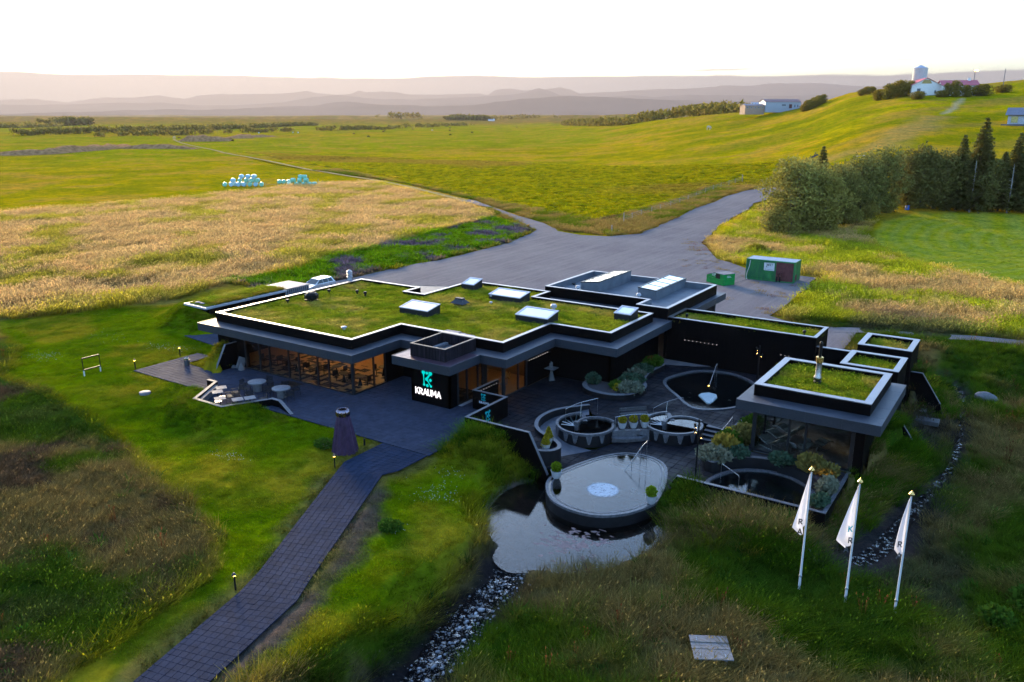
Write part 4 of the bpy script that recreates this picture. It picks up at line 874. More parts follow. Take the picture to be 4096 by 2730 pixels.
# linking wall and the raking fin beside the far hut
b = MB(); b.box(-13.45, 62.2, 0, -10.6, 62.5, 2.98); lk = b.build('link_wall', M['clad']); tag(lk, 'low black wall linking the long wing to the far hut', 'wall')
b = MB(); b.box(-13.45, 62.18, 2.982, -10.6, 62.52, 3.02); b.build('wall_cap', M['cap'], lk)
def fin(name, pts, axis, at_, th, label, capm='cap_conc'):
    """a plate standing in the plane x=at_ or y=at_; pts = outline (run, z); a cap follows the top edges"""
    b = MB(); n = len(pts); pt = (lambda r_, z, d: (r_, at_+d, z)) if axis == 'y' else (lambda r_, z, d: (at_+d, r_, z))
    b.add([pt(r_, z, -th/2) for r_, z in pts]+[pt(r_, z, th/2) for r_, z in pts], [tuple(range(n)), tuple(range(2*n-1, n-1, -1))]+[(i, i+n, (i+1) % n+n, (i+1) % n) for i in range(n)])
    bm = bmesh.new(); me = b.mesh(name, M['clad']); bm.from_mesh(me); bmesh.ops.recalc_face_normals(bm, faces=bm.faces); bm.to_mesh(me); bm.free()
    o = tag(link(name, me), label, 'wall'); c = MB()
    for (r0, z0), (r1, z1) in zip(pts[1:-1], pts[2:-1] if len(pts) > 3 else []): c.bar(pt(r0, z0+.016, 0), pt(r1, z1+.016, 0), th+.03, .03, up=(0, 0, 1))
    if c.v: c.build('wall_cap', M[capm], o)
    return o
fin('fin_wall', [(-6.88, -.8), (-6.88, 1.98), (-6.1, 1.98), (-4.7, -.1), (-4.5, -.8)], 'y', 62.95, .16, 'black raking fin wall beside the far hut, grass bank behind')
fin('fin_wall', [(-7.0, -1.4), (-7.0, 1.12), (-6.35, 1.12), (-5.3, -.4), (-5.1, -1.4)], 'y', 55.0, .14, 'thin raking fin wall at the rear corner of the lounge pavilion')
fin('fin_wall', [(40.95, -.1), (40.95, 2.05), (39.85, 2.05), (38.65, .03), (38.62, -.1)], 'x', -54.25, .18, 'black raking fin wall at the left end of the restaurant windows')

# lounge pavilion
pav = wempty('lounge_pavilion', (-10, 50, 0), 0, 'glass fronted lounge pavilion with square grass roof and stove flue', 'building')
PP = [(-13.6, 47.32), (-6.95, 47.32), (-6.95, 54.08), (-13.6, 54.08)]; block(pav, PP, 3.47, 4.2, .42, M['cap'], 3.86)
PF = [(-14.25, 46.0), (-6.1, 46.0), (-6.1, 54.55), (-14.25, 54.55)]
b = MB(); b.prism(offset_poly(PF, -.014), 2.85, 3.455); b.build('roof_slab', M['dgrey'], pav)
face_panels(pav, 'fascia_panel', offset_poly(PF, -.012), 2.85, 3.47, M['fascia'], 2.05)
tops = []
for a, c, w in ((PF[0], PF[1], 1.35),):
    for i in range(4): x0 = a[0]+(c[0]-a[0])*i/4; tops.append([(x0+.006, 46.01), (a[0]+(c[0]-a[0])*(i+1)/4-.006, 46.01), (a[0]+(c[0]-a[0])*(i+1)/4-.006, 47.3), (x0+.006, 47.3)])
for i in range(4): y0 = 47.31+i*1.81; tops += [[(-14.24, y0), (-13.62, y0), (-13.62, y0+1.795), (-14.24, y0+1.795)], [(-6.93, y0), (-6.11, y0), (-6.11, y0+1.795), (-6.93, y0+1.795)]]
for t in tops: b = MB(); b.prism(t, 3.457, 3.474); b.build('eaves_panel', M['flash'], pav)
glazing(pav, (-13.3, 46.95), (-7.62, 46.95), [0, .37, .54, 1], .12, 2.85, 'glass', .13)
glazing(pav, (-13.3, 53.8), (-13.3, 47.0), [0, .33, .66, 1], .12, 2.85, 'glass')
wall(pav, [(-7.6, 46.9), (-7.0, 46.9)], -1.2, 2.85); wall(pav, [(-7.0, 46.92), (-7.0, 54.0)], -1.2, 2.85); wall(pav, [(-7.0, 54.0), (-13.3, 54.0)], 0, 2.85)
b = MB(); b.box(-13.25, 47.0, -.05, -7.2, 53.8, .1); b.build('lounge_floor', M['conc'], pav)
def lounger(x, y, rz, label):
    t = empty('lounger', (x, y, .1), rz, label, 'lounger', 'reclining loungers inside the pavilion'); prof = [(-.95, .62), (-.55, .5), (-.2, .3), (.15, .38), (.5, .52), (.85, .42)]
    for i, ((a, za), (c, zc)) in enumerate(zip(prof[:-1], prof[1:])): b = MB(); d = Vector((0, c-a, zc-za)).normalized()*.02; b.bar((0, a+d.y, za+d.z), (0, c-d.y, zc-d.z), .68, .07, up=(0, 0, 1)); b.build('cushion', M['fabric'], t)
    b = MB(); b.bar((0, -1.15, .98), (0, -.95, .64), .68, .08); b.build('headrest', M['fabric'], t)
    for sx in (-.36, .36): b = MB(); b.tube([(sx, -1.15, .95), (sx, -.55, .46), (sx, -.2, .26), (sx, .5, .48), (sx, .9, .38)], .022, 6); b.tube([(sx, -.5, .45), (sx, -.6, .02), (sx, .6, .02), (sx, .5, .47)], .02, 6); b.build('side_frame', M['steel'], t)
for x, y, a, lab in ((-12.6, 48.0, R(62), 'grey lounger nearest the left front corner of the lounge'), (-12.4, 49.3, R(66), 'grey lounger second along the left side of the lounge'), (-12.2, 50.6, R(70), 'grey lounger third along the left side of the lounge'), (-10.6, 48.0, R(-25), 'grey lounger in the middle behind the narrow pane'), (-9.9, 49.3, R(-30), 'grey lounger behind the middle one, deeper in the lounge')): lounger(x, y, a, lab)
b = MB(); b.lathe([(.24, 0), (.24, .16), (.2, .2)], 12, (-10.65, 50.5, 3.86)); b.build('flue_collar', M['black'], pav)
b = MB(); b.lathe([(.17, .2), (.25, .34), (.25, .42), (.18, .56), (.17, 1.35)], 14, (-10.65, 50.5, 3.86)); fl = b.build('stove_flue', M['steel'], pav, True)
b = MB(); b.lathe([(.18, 1.36), (.23, 1.42), (.23, 1.72), (.16, 1.76)], 14, (-10.65, 50.5, 3.86)); b.build('flue_band', M['gold'], fl, True)
b = MB(); b.lathe([(.10, 1.77), (.10, 2.6), (.12, 2.62), (.05, 2.72)], 12, (-10.65, 50.5, 3.86)); b.build('flue_pipe', M['black'], fl)

# turf-roofed shed with a steel store at its end
sh = wempty('turf_shed', (-68, 53, 0), 0, 'long low shed with a turf roof behind the restaurant', 'shed')
b = MB(); b.box(-69.6, 47.4, 0, -66.6, 57.0, 1.95); b.build('wall', M['clad'], sh)
b = MB(); b.prism([(-69.9, 47.1), (-66.25, 46.9), (-66.25, 57.0), (-69.9, 57.0)], 1.95, 2.14); b.build('roof_edge', M['galv'], sh)
turf_slab('turf_soil', [(-69.7, 47.35), (-66.5, 47.2), (-66.5, 56.95), (-69.7, 56.95)], 0, 2.22, sh, None); TURF.append((sh, [(-69.7, 48.3), (-66.6, 48.1), (-66.6, 56.9), (-69.7, 56.9)], 2.22))
b = MB()
for i in range(7): b.blob((-67.6-.18*i+random.uniform(-.1, .1), 47.75+random.uniform(-.15, .2), 2.28), .22, .16, .06, i, .3, 7, 4)
b.build('roof_stones', M['conc_lt'], sh)
for y in (47.5, 49.8, 52.2, 54.6): b = MB(); b.box(-66.59, y, 0, -66.48, y+.1, 1.95); b.build('shed_post', M['black'], sh)
st = wempty('steel_store', (-68, 58.5, 0), 0, 'dark blue corrugated steel store at the end of the turf shed', 'shed')
b = MB(); b.box(-69.6, 57.02, 0, -66.4, 60.2, 2.12); b.build('store_body', M['galv'], st)
for i in range(11): b = MB(); y = 57.1+i*.28; b.box(-66.395, y, .1, -66.35, y+.14, 2.05); b.build('corrugation', M['fascia'], st)
b = MB(); b.box(-69.75, 57.0, 2.125, -66.25, 60.3, 2.2); b.build('store_roof', M['conc'], st)
b = MB()
for i in range(12): b.box(-69.6+.28*i, 57.1, 2.205, -69.5+.28*i, 60.2, 2.235)
b.build('roof_rib', M['galv'], st)
b = MB(); b.box(-66.345, 57.75, 1.0, -66.31, 57.8, 1.3); b.build('door_handle', M['steel'], st)
# ------------------------------------------------------------------ retaining walls round the court
def lowwall(name, pts, z0, z1, th, label, capm='cap_conc', ends=None):
    """wall along pts (outer face on the left), with a flat cap; ends = raked end [(x, y, z), ...]"""
    o = MB(); b = o; nn = normals(pts); P = [Vector(p) for p in pts]
    L1 = offs(pts, th/2); R1 = offs(pts, -th/2)
    for i in range(len(pts)-1): b.prism([L1[i], L1[i+1], R1[i+1], R1[i]], z0, z1)
    ob = tag(b.build(name, M['clad']), label, 'wall'); c = MB(); L2 = offs(pts, th/2+.012); R2 = offs(pts, -th/2-.012)
    for i in range(len(pts)-1): c.prism([L2[i], L2[i+1], R2[i+1], R2[i]], z1, z1+.03)
    c.build('wall_cap', M[capm], ob); return ob
def offs(pts, d):
    out = []
    for i, p in enumerate(pts):
        a = Vector(pts[max(i-1, 0)]); b = Vector(p); c = Vector(pts[min(i+1, len(pts)-1)])
        e1 = (b-a).normalized() if i else (c-b).normalized(); e2 = (c-b).normalized() if i < len(pts)-1 else e1
        n1 = Vector((-e1.y, e1.x)); n2 = Vector((-e2.y, e2.x)); k = n1+n2; k = k/max(k.dot(n1), .2); out.append((b.x+k.x*d, b.y+k.y*d))
    return out
def raked(o, p, q, z0, th):
    """adds the sloping end of a wall: from p=(x,y,z) down to q=(x,y,z) in the same plane"""
    b = MB(); p = Vector(p); q = Vector(q); d = Vector((q.x-p.x, q.y-p.y, 0)).normalized(); n = Vector((-d.y, d.x, 0))*th/2
    V = [p-n, q-n, Vector((q.x, q.y, z0))-n, Vector((p.x, p.y, z0))-n]; V += [v+2*n for v in V]
    b.add(V, [(0, 1, 2, 3), (7, 6, 5, 4), (0, 4, 5, 1), (1, 5, 6, 2), (2, 6, 7, 3)]); b.build('raked_end', M['clad'], o)
    c = MB(); c.bar(p+Vector((0, 0, .016)), q+Vector((0, 0, .016)), th+.03, .03); c.build('wall_cap', M['cap_conc'], o)
sw = lowwall('sign_wall', [(-32.0, 46.4), (-32.0, 43.5), (-29.3, 43.5), (-29.3, 38.97), (-24.55, 38.97)], -1.6, 1.38, .17, 'black angled wall with two teal emblems screening the pool court from the entrance')
raked(sw, (-24.545, 38.97, 1.38), (-23.2, 38.97, -1.1), -1.7, .17)
f2 = (Vector((-31.9, 43.41, 0)), Vector((1, 0, 0)), Vector((0, 0, 1)), Vector((0, -1, 0)))
emblem(.42, f2, .62, .80, M['teal_flat'], sw, .012); word('KRAUMA', .15, f2, .42, .56, M['sign_flat'], sw, .2, .3, .012)
f3 = (Vector((-29.21, 39.1, 0)), Vector((0, 1, 0)), Vector((0, 0, 1)), Vector((1, 0, 0)))
emblem(.62, f3, 1.9, .42, M['teal_flat'], sw, .012); word('KRAUMA', .24, f3, 1.15, .06, M['sign_flat'], sw, .2, .26, .012)
for i in range(8): b = MB(); b.lathe([(.018, 0), (.018, .02)], 6, (-31.905, 43.9+.32*i, 1.15)); b.build('wall_lamp', M['sign_white'], sw)
fw = lowwall('court_wall', [(-15.75, 40.95), (-7.62, 40.95), (-7.62, 46.9)], -2.2, .0, .2, 'low black wall round the front corner of the pool court beside the flagpoles', 'rim')
raked(fw, (-15.755, 40.95, 0), (-17.0, 40.95, -2.1), -2.3, .2)
tw = lowwall('terrace_wall', NOOK[:5]+[(-43.6, 36.1)], -.3, .5, .22, 'pale capped low wall round the sunken corner of the terrace', 'conc_lt')
raked(tw, (-43.59, 36.1, .5), (-41.75, 35.5, .03), -.3, .22)
b = MB(); b.prism([(-50.75, 36.0), (-50.3, 36.0), (-48.55, 33.25), (-48.75, 33.17)][:4], .02, .42); b.build('bench_seat', M['conc'], tw)
def earth_fin_cap(): pass

# ------------------------------------------------------------------ paving
def grid_tiles(region, size, rot=0., off=(0, 0), holes=(), jitter=False):
    c, s = math.cos(rot), math.sin(rot); xs = [p[0]*c+p[1]*s for p in region]; ys = [-p[0]*s+p[1]*c for p in region]; out = []
    for i in range(int((min(xs)-off[0])/size)-1, int((max(xs)-off[0])/size)+2):
        for j in range(int((min(ys)-off[1])/size)-1, int((max(ys)-off[1])/size)+2):
            t = [(off[0]+(i+a)*size, off[1]+(j+d+(.5 if i % 2 and jitter else 0))*size) for a, d in ((0, 0), (1, 0), (1, 1), (0, 1))]; t = [(x*c-y*s, x*s+y*c) for x, y in t]
            cx = (t[0][0]+t[2][0])/2; cy_ = (t[0][1]+t[2][1])/2; dr = near_seg(cx, cy_, region)[0]
            if dr > (.75*size)**2:
                if not inside(cx, cy_, region): continue
            else: t = clip_to(t, region)
            for h in holes:
                if len(t) < 3: break
                dh = near_seg(cx, cy_, h)[0]
                if dh > (.75*size)**2:
                    if inside(cx, cy_, h): t = []
                else: t = clip_to(t, h, False)
            if len(t) > 2 and parea(t) > .015: out.append(t)
    return out
ter = tag(sheet('terrace_paving', [TERRACE], -.03, M['joint']), kind='structure')
tt = grid_tiles(TERRACE, .40, 0, (-60.2, 35.3)); nk = [(-50.9, 36.0), (-48.9, 33.16), (-46.1, 33.16), (-44.55, 35.9), (-44.5, 35.34), (-50.9, 35.34)]
nk = [(-50.6, 35.34), (-49.95, 34.9), (-48.9, 33.16), (-46.1, 33.16), (-44.95, 35.3)]
tt += grid_tiles(nk, .40, 0, (-60.2, 35.3)); b = MB(); b.prism(nk, -.1, -.03); b.build('paving_bed', M['joint'], ter)
pave(ter, 'paver', tt, -.025, .02, M['paver'], .022)
bp = tag(sheet('rear_paving', [BACKPAVE], -.03, M['joint']), kind='structure'); pave(bp, 'paver', grid_tiles(BACKPAVE, .40, 0, (-60, 44)), -.025, .02, M['paver'], keep=40)
fp = tag(sheet('footpath', [FOOT], -.02, M['joint']), kind='structure'); pt_ = []
PL = np.array(PATH_L); PR = np.array(PATH_R)
for k in range(len(PL)-1):      # rows run along the path and turn with it
    l = (np.linalg.norm(PL[k+1]-PL[k])+np.linalg.norm(PR[k+1]-PR[k]))/2; n = max(1, round(l/.345))
    for i in range(n):
        a0 = PL[k]+(PL[k+1]-PL[k])*i/n; a1 = PL[k]+(PL[k+1]-PL[k])*(i+1)/n; b0 = PR[k]+(PR[k+1]-PR[k])*i/n; b1 = PR[k]+(PR[k+1]-PR[k])*(i+1)/n
        ks = [0, .075]+[.075+.85*q_/7 for q_ in range(1, 8)]+[1]
        for s_, e_ in zip(ks[:-1], ks[1:]): pt_.append([tuple(a0+(b0-a0)*s_), tuple(a0+(b0-a0)*e_), tuple(a1+(b1-a1)*e_), tuple(a1+(b1-a1)*s_)])
pave(fp, 'paver', [t[::-1] for t in pt_], -.02, .03, M['paver_path'], .02)
b = MB(); b.box(-47.7, 39.5, .021, -46.1, 40.5, .045); tag(b.build('door_mat', M['black']), 'dark door mat on the terrace by the glass doors', 'mat')

# ------------------------------------------------------------------ pool court: outlines
def arc(cx, cy_, r0, r1, a0, a1, n=24): return [(cx+(r0+(r1-r0)*i/n)*math.cos(R(a0+(a1-a0)*i/n)), cy_+(r0+(r1-r0)*i/n)*math.sin(R(a0+(a1-a0)*i/n))) for i in range(n+1)]
def six(cx, cy_, k=1.):
    """plan of a plunge pool: a spiral outer rim that curls into a smaller ring"""
    o = arc(0, 0, 2.25, 1.78, 128, 395, 40); i = arc(.42, .33, 1.42, 1.25, 50, 205, 22); return [(cx+x*k, cy_+y*k) for x, y in o], [(cx+x*k, cy_+y*k) for x, y in i]
PL_O, PL_I = six(-23.78, 45.02); PR_O, PR_I = six(-18.92, 48.38)
SIXL = PL_O+PL_I; SIXR = PR_O+PR_I
BIG = spline([(-21.85, 36.5), (-20.9, 35.55), (-19.5, 35.1), (-17.95, 35.3), (-16.7, 36.4), (-16.0, 38.0), (-15.95, 38.95), (-16.4, 41.0), (-17.25, 43.1), (-18.2, 43.95), (-19.3, 44.12), (-20.4, 43.75), (-21.25, 42.7), (-21.9, 41.2), (-22.45, 39.1), (-22.45, 37.7)], 5, True)
FARP = spline([(-23.25, 56.3), (-23.35, 57.7), (-22.5, 60.0), (-21.4, 61.0), (-19.5, 61.35), (-17.5, 60.2), (-16.2, 58.0), (-15.9, 55.6), (-16.8, 53.4), (-18.2, 52.1), (-19.5, 52.1), (-21.3, 53.9), (-22.4, 55.0)], 5, True)
CORP = spline([(-14.5, 42.2), (-14.35, 43.8), (-13.6, 45.15), (-12.3, 45.95), (-10.8, 46.0), (-9.5, 45.3), (-8.75, 44.3), (-8.5, 42.9), (-8.75, 41.6), (-10, 41.25), (-13, 41.2)], 5, True)
RAMPW = spline([(-25.3, 48.05), (-26.0, 47.2), (-26.85, 45.7), (-26.95, 44.0), (-26.4, 42.6), (-25.55, 41.75), (-24.55, 41.25), (-23.65, 40.75), (-23.25, 40.15), (-23.45, 39.55), (-24.2, 39.15)], 4)
PLANT2 = spline([(-15.55, 51.8), (-15.6, 50.3), (-15.45, 48.9), (-15.75, 47.6), (-15.9, 45.6), (-15.4, 44.3), (-14.75, 43.9), (-14.3, 44.5), (-13.7, 45.4), (-12.6, 46.05), (-11.4, 46.2)], 5)
PLANT1 = spline([(-27.95, 53.05), (-27.75, 51.6), (-27.0, 50.65), (-25.95, 50.3), (-24.75, 50.35), (-23.8, 51.0), (-23.3, 52.2), (-23.4, 53.6), (-24.2, 55.1), (-24.6, 57.0), (-24.5, 58.7), (-24.55, 59.6), (-25.3, 60.3), (-26.1, 60.4)], 5)
def ccw(p): return p if sum(p[i][0]*p[(i+1) % len(p)][1]-p[(i+1) % len(p)][0]*p[i][1] for i in range(len(p))) > 0 else p[::-1]
BIG, FARP, CORP = ccw(BIG), ccw(FARP), ccw(CORP)
UP = [(-31.9, 46.45), (-31.9, 43.6), (-29.2, 43.6), (-29.2, 39.06), (-24.2, 39.06)]+RAMPW[::-1][1:]+[(-24.5, 47.1)]
UP += [(-22.35, 46.3), (-21.75, 45.6), (-20.35, 46.75), (-20.6, 48.2)]+[(-17.3, 49.75), (-15.5, 49.3), (-15.6, 50.3), (-15.55, 51.8), (-13.35, 53), (-13.35, 62.1), (-25.5, 62.1), (-26.2, 60.4), (-26.2, 53.08), (-31.45, 53.08), (-31.45, 46.45)]
UP = ccw(UP); HOL = [SIXL, SIXR, FARP, [(-27.9, 53.2)]+PLANT1+[(-26.0, 60.3), (-26.0, 53.2)]]
ct = tag(sheet('court_paving', [UP], -.06, M['joint']), kind='structure')
pave(ct, 'paving_stone', grid_tiles(UP, .62, 0, (-31.9, 39), HOL), -.05, .0, M['slab'], .03, keep=300)
LO = [(-24.1, 39.15), (-23.5, 39.55), (-23.25, 40.15), (-23.7, 40.75), (-22.7, 42.0), (-22.0, 43.6), (-21.5, 45.0), (-20.4, 46.4), (-18.8, 46.5), (-17.4, 47.3), (-16.8, 48.0), (-15.75, 47.6), (-15.9, 45.6), (-15.4, 44.3), (-14.4, 44.1), (-14.5, 42.2), (-13, 41.2), (-7.75, 41.05), (-7.75, 46.0), (-11.0, 46.1), (-13.2, 46.3), (-14, 47.2), (-15.7, 47.8), (-15.7, 41.2), (-17, 38.7), (-23.2, 38.7)]
LO = ccw([(-24.1, 39.1), (-23.5, 39.55), (-23.25, 40.15), (-23.7, 40.8), (-23.4, 42.4), (-22.2, 43.2), (-21.6, 45.2), (-20.6, 46.3), (-18.6, 46.6), (-17.1, 48.2), (-15.6, 48.2), (-15.9, 45.6), (-15.4, 44.3), (-14.75, 43.9), (-14.3, 44.5), (-12.6, 46.0), (-7.75, 46.0), (-7.75, 41.06), (-15.85, 41.06), (-16.3, 39.1)])
lo = tag(sheet('lower_court_paving', [LO], -.76, M['joint']), kind='structure')
pave(lo, 'paving_stone', grid_tiles(LO, .62, 0, (-31.9, 39), [BIG, CORP, SIXL, SIXR]), -.75, -.70, M['slab'], .03, keep=200)
b = MB(); b.box(-24.2, 38.9, -2.3, -16, 39.12, -1.2); b.build('court_footing', M['stone_blk'], lo)

# ------------------------------------------------------------------ pools
def curved(parent, name, pts, w0, w1, z0, z1, m, closed=False, smooth=True):
    b = MB(); b.strip(pts, normals(pts, closed), w0, w1, z0, z1, closed); return b.build(name, m, parent, smooth)
def pool(name, poly, zrim, zwater, zbot, label, rimw=.26, wallz=None, rimm='rim'):
    t = wempty(name, (sum(p[0] for p in poly)/len(poly), sum(p[1] for p in poly)/len(poly), zrim), 0, label, 'pool')
    curved(t, 'rim', poly, 0, rimw, zwater-.12, zrim, M[rimm], True)          # normals point inwards on a ccw outline
    curved(t, 'basin_wall', poly, .015, rimw-.02, zbot, zwater-.125, M['stone_blk'], True)
    inn = offset_poly(poly, -rimw*.9); b = MB(); b.add(*fill([inn], zbot+.01)); b.build('basin_floor', M['stone_blk'], t)
    b = MB(); b.add(*fill([offset_poly(poly, -rimw+.01)], zwater)); b.build('water', M['pool_water'], t); return t
def hstep(t, p, q, z0, z1, w=.34, nose=True):
    b = MB(); b.bar((*p, (z0+z1)/2), (*q, (z0+z1)/2), w, z1-z0); s = b.build('pool_step', M['stone_blk'], t)
    if nose:
        p, q = Vector(p), Vector(q); d = (q-p).normalized(); n = Vector((d.y, -d.x))*(w/2-.03)
        b = MB(); b.bar((*(p+n), z1+.006), (*(q+n), z1+.006), .07, .012); b.build('step_nosing', M['white'], s)  # white colour stands in for the light catching the metal strips
bg_ = pool('big_pool', BIG, -.66, -.685, -1.75, 'large teardrop hot pool with a bubbling patch, overhanging the pond', .16)
curved(bg_, 'inner_rim', offset_poly(BIG, -.30), 0, .1, -1.2, -.672, M['rim'], True)
for i, (p, q) in enumerate((((-20.65, 40.35), (-17.1, 40.35)), ((-20.65, 40.8), (-17.2, 40.8)), ((-20.6, 41.3), (-17.35, 41.3)), ((-20.55, 41.9), (-17.65, 41.75)), ((-20.5, 42.4), (-17.9, 42.25)), ((-20.3, 42.9), (-18.3, 42.85)))): hstep(bg_, p, q, -1.7, -.80+.012*i, .42)
mf, t_ = newmat('foam'); p_ = t_.pos(); dist = t_.n('VectorMath', operation='DISTANCE'); t_.put(dist.inputs[0], p_); dist.inputs[1].default_value = (-19.1, 38.27, -.68)
ff = t_.noise(p_, 5.5, 6, .72); fine_ = t_.noise(p_, 26, 3, .7); al_ = t_.math('MULTIPLY', t_.rng(t_.math('ADD', dist.outputs[1], t_.math('MULTIPLY', ff, .35)), 1.18, .98), t_.rng(t_.math('ADD', ff, t_.math('MULTIPLY', fine_, .45)), .52, .72)); tb_ = t_.n('BsdfTransparent'); mx_ = t_.n('MixShader'); t_.put(mx_.inputs[0], al_); t_.put(mx_.inputs[1], tb_.outputs[0]); t_.put(mx_.inputs[2], t_.pr(t_.mix(ff, (.30, .32, .37, 1), (.5, .52, .56, 1)), .7)); t_.out(mx_.outputs[0])
bub = MB(); ns_ = 28
for r_i in range(7):
    for k in range(ns_): a = 2*math.pi*k/ns_; rr_ = 1.08*r_i/6; bub.v.append((-19.1+rr_*math.cos(a), 38.27+rr_*math.sin(a), -.679+.012*random.random()*(1-rr_/1.2)))
for r_i in range(6):
    for k in range(ns_): bub.f.append((r_i*ns_+k, r_i*ns_+(k+1) % ns_, (r_i+1)*ns_+(k+1) % ns_, (r_i+1)*ns_+k)); bub.m.append(0)
tag(bub.build('foam', mf, bg_, True), kind='stuff')
for x, y in ((-19.95, 38.7), (-17.7, 39.4)): b = MB(); b.box(x-.09, y-.09, -1.0, x+.09, y+.09, -.70); b.build('underwater_lamp', M['white'], bg_)
b = MB(); b.strip(BIG[14:24], normals(BIG, True)[14:24], -.03, -.006, -1.2, -1.1); 
fpool = pool('far_pool', FARP, .08, -.03, -1.1, 'dark rounded hot pool in front of the long wing, with a pale stone island', .24)
for i, (p, q) in enumerate((((-22.3, 57.15), (-17.3, 58.2)), ((-22.4, 57.95), (-17.6, 59.0)), ((-22.6, 58.7), (-18.0, 59.75)), ((-22.1, 59.5), (-18.7, 60.3)))): hstep(fpool, p, q, -1., -.12+.012*i, .5)
isl = [(-19.85, 54.9), (-19.3, 54.3), (-18.75, 53.65), (-18.5, 53.62), (-18.42, 54.1), (-18.5, 55.2), (-18.75, 55.75), (-19.4, 55.85), (-19.8, 55.4)]; b = MB(); b.prism(isl, -1, .06); b.build('stone_island', plain('island_stone', (.34, .40, .42), .3, 0, .1, 2, .2, 20), fpool, bevel=.05)
for x, y in ((-20.6, 55.2), (-17.3, 56.2), (-20.3, 54.3), (-17.6, 55.3)): b = MB(); b.box(x-.1, y-.1, -.9, x+.1, y+.1, -.06); b.build('underwater_lamp', M['white'], fpool)
cp = pool('corner_pool', CORP, -.62, -.72, -1.7, 'black rounded pool in the corner below the lounge windows', .22)
for x, y in ((-11.6, 42.0), (-12.1, 42.0)): b = MB(); b.lathe([(.1, 0), (.1, .02)], 10, (x, y, -.80)); b.build('pool_jet', M['white'], cp)
def plunge(cx, cy_, O, I, label, zw):
    t = wempty('plunge_pool', (cx, cy_, -.7), 0, label, 'pool', 'round plunge pools')
    # rim, outer wall and the inner curl
    no = normals(O); curved(t, 'rim', O, .0, .17, .0, .15, M['rim']); curved(t, 'pool_wall', O, .012, .16, -.78, -.002, M['stone_blk'])
    curved(t, 'inner_rim', I, .0, .15, .0, .15, M['rim']); curved(t, 'inner_wall', I, .01, .14, -.78, -.002, M['stone_blk'])
    poly = [(p[0]+n[0]*.14, p[1]+n[1]*.14) for p, n in zip(O, no)]; poly = ccw(poly+[(p[0]+n[0]*.1, p[1]+n[1]*.1) for p, n in zip(I, normals(I))])
    b = MB(); b.add(*fill([poly], zw)); b.build('water', M['pool_water'], t); b = MB(); b.add(*fill([poly], -.74)); b.build('basin_floor', M['stone_blk'], t)
    e = I[-1]
    for i in range(5):      # steps fan out from the end of the curl
        a = R(196-15.5*i); c = (e[0]+.12*math.cos(a), e[1]+.12*math.sin(a)); d = (cx+(1.78+.09*i)*math.cos(R(196-15*i)), cy_+(1.78+.09*i)*math.sin(R(196-15*i)))
        hstep(t, d, c, -.7, zw-.12+.012*i, .22)
    b = MB(); b.bar((e[0]-.02, e[1]-.12, -.1), (e[0]-.02, e[1]+.14, -.1), .3, .6); b.build('end_block', M['rim'], t)
    b = MB(); b.bar((O[0][0]+.1, O[0][1]-.05, -.05), (I[-1][0]+.25, I[-1][1]+.75, -.05), .3, .22); b.build('entry_sill', M['rim'], t)
    for i, a in enumerate((228, 252, 277, 302, 327)):     # tapering stone piers on the front
        k = int(round((a-128)/267*40)); p = Vector(O[k]); n = -Vector(no[k]); d = Vector((-n.y, n.x)); q = p+n*.03; b = MB()
        b.add([tuple(q-d*.2)+(-.02,), tuple(q+d*.2)+(-.02,), tuple(q+d*.085)+(-.5,), tuple(q+d*.05)+(-.56,), tuple(q-d*.05)+(-.56,), tuple(q-d*.085)+(-.5,)]+[tuple(p-n*.1+d*s)+(z,) for s, z in ((-.2, -.02), (.2, -.02), (.085, -.5), (.05, -.56), (-.05, -.56), (-.085, -.5))],
              [(0, 5, 4, 3, 2, 1), (0, 1, 7, 6), (1, 2, 8, 7), (2, 3, 9, 8), (3, 4, 10, 9), (4, 5, 11, 10), (5, 0, 6, 11)]); b.build('pier', M['rim'], t)
    return t
plunge(-23.78, 45.02, PL_O, PL_I, 'round black plunge pool enclosed by the curving ramp', .03)
plunge(-18.92, 48.38, PR_O, PR_I, 'round black plunge pool beside the stone steps', .03)
# curving ramp down to the lower court
zr = [-.01-.68*min(1, max(0, (i/(len(RAMPW)-9)))) for i in range(len(RAMPW))]; b = MB(); V = []; inn = []
ks = np.linspace(0, 1, 30)
for i, k in enumerate(ks):
    j = k*(len(RAMPW)-12); j0 = int(j); f = j-j0; p = [RAMPW[j0][q]+(RAMPW[j0+1][q]-RAMPW[j0][q])*f for q in (0, 1)]
    a = R(115+k*150); o_ = (-23.78+2.05*math.cos(a), 45.02+2.05*math.sin(a)); z = -.005-.68*k; V += [(*p, z), (*o_, z)]
V += [(-23.55, 40.95, -.692), (-22.3, 42.9, -.692)]
b.add(V, [(2*i+1, 2*i, 2*i+2, 2*i+3) for i in range(len(V)//2-1)]); tag(b.build('ramp', plain('ramp_concrete', (.075, .08, .10), .42, 0, .25, 3, .2, 40)), 'smooth grey ramp curling round the left plunge pool', 'ramp')
rw_ = curved(None, 'ramp_wall', RAMPW, -.02, .2, -.9, .28, M['stone_blk']); tag(rw_, 'curved low wall along the outside of the ramp', 'wall'); curved(rw_, 'wall_cap', RAMPW, -.04, .22, .281, .31, M['cap_conc'])
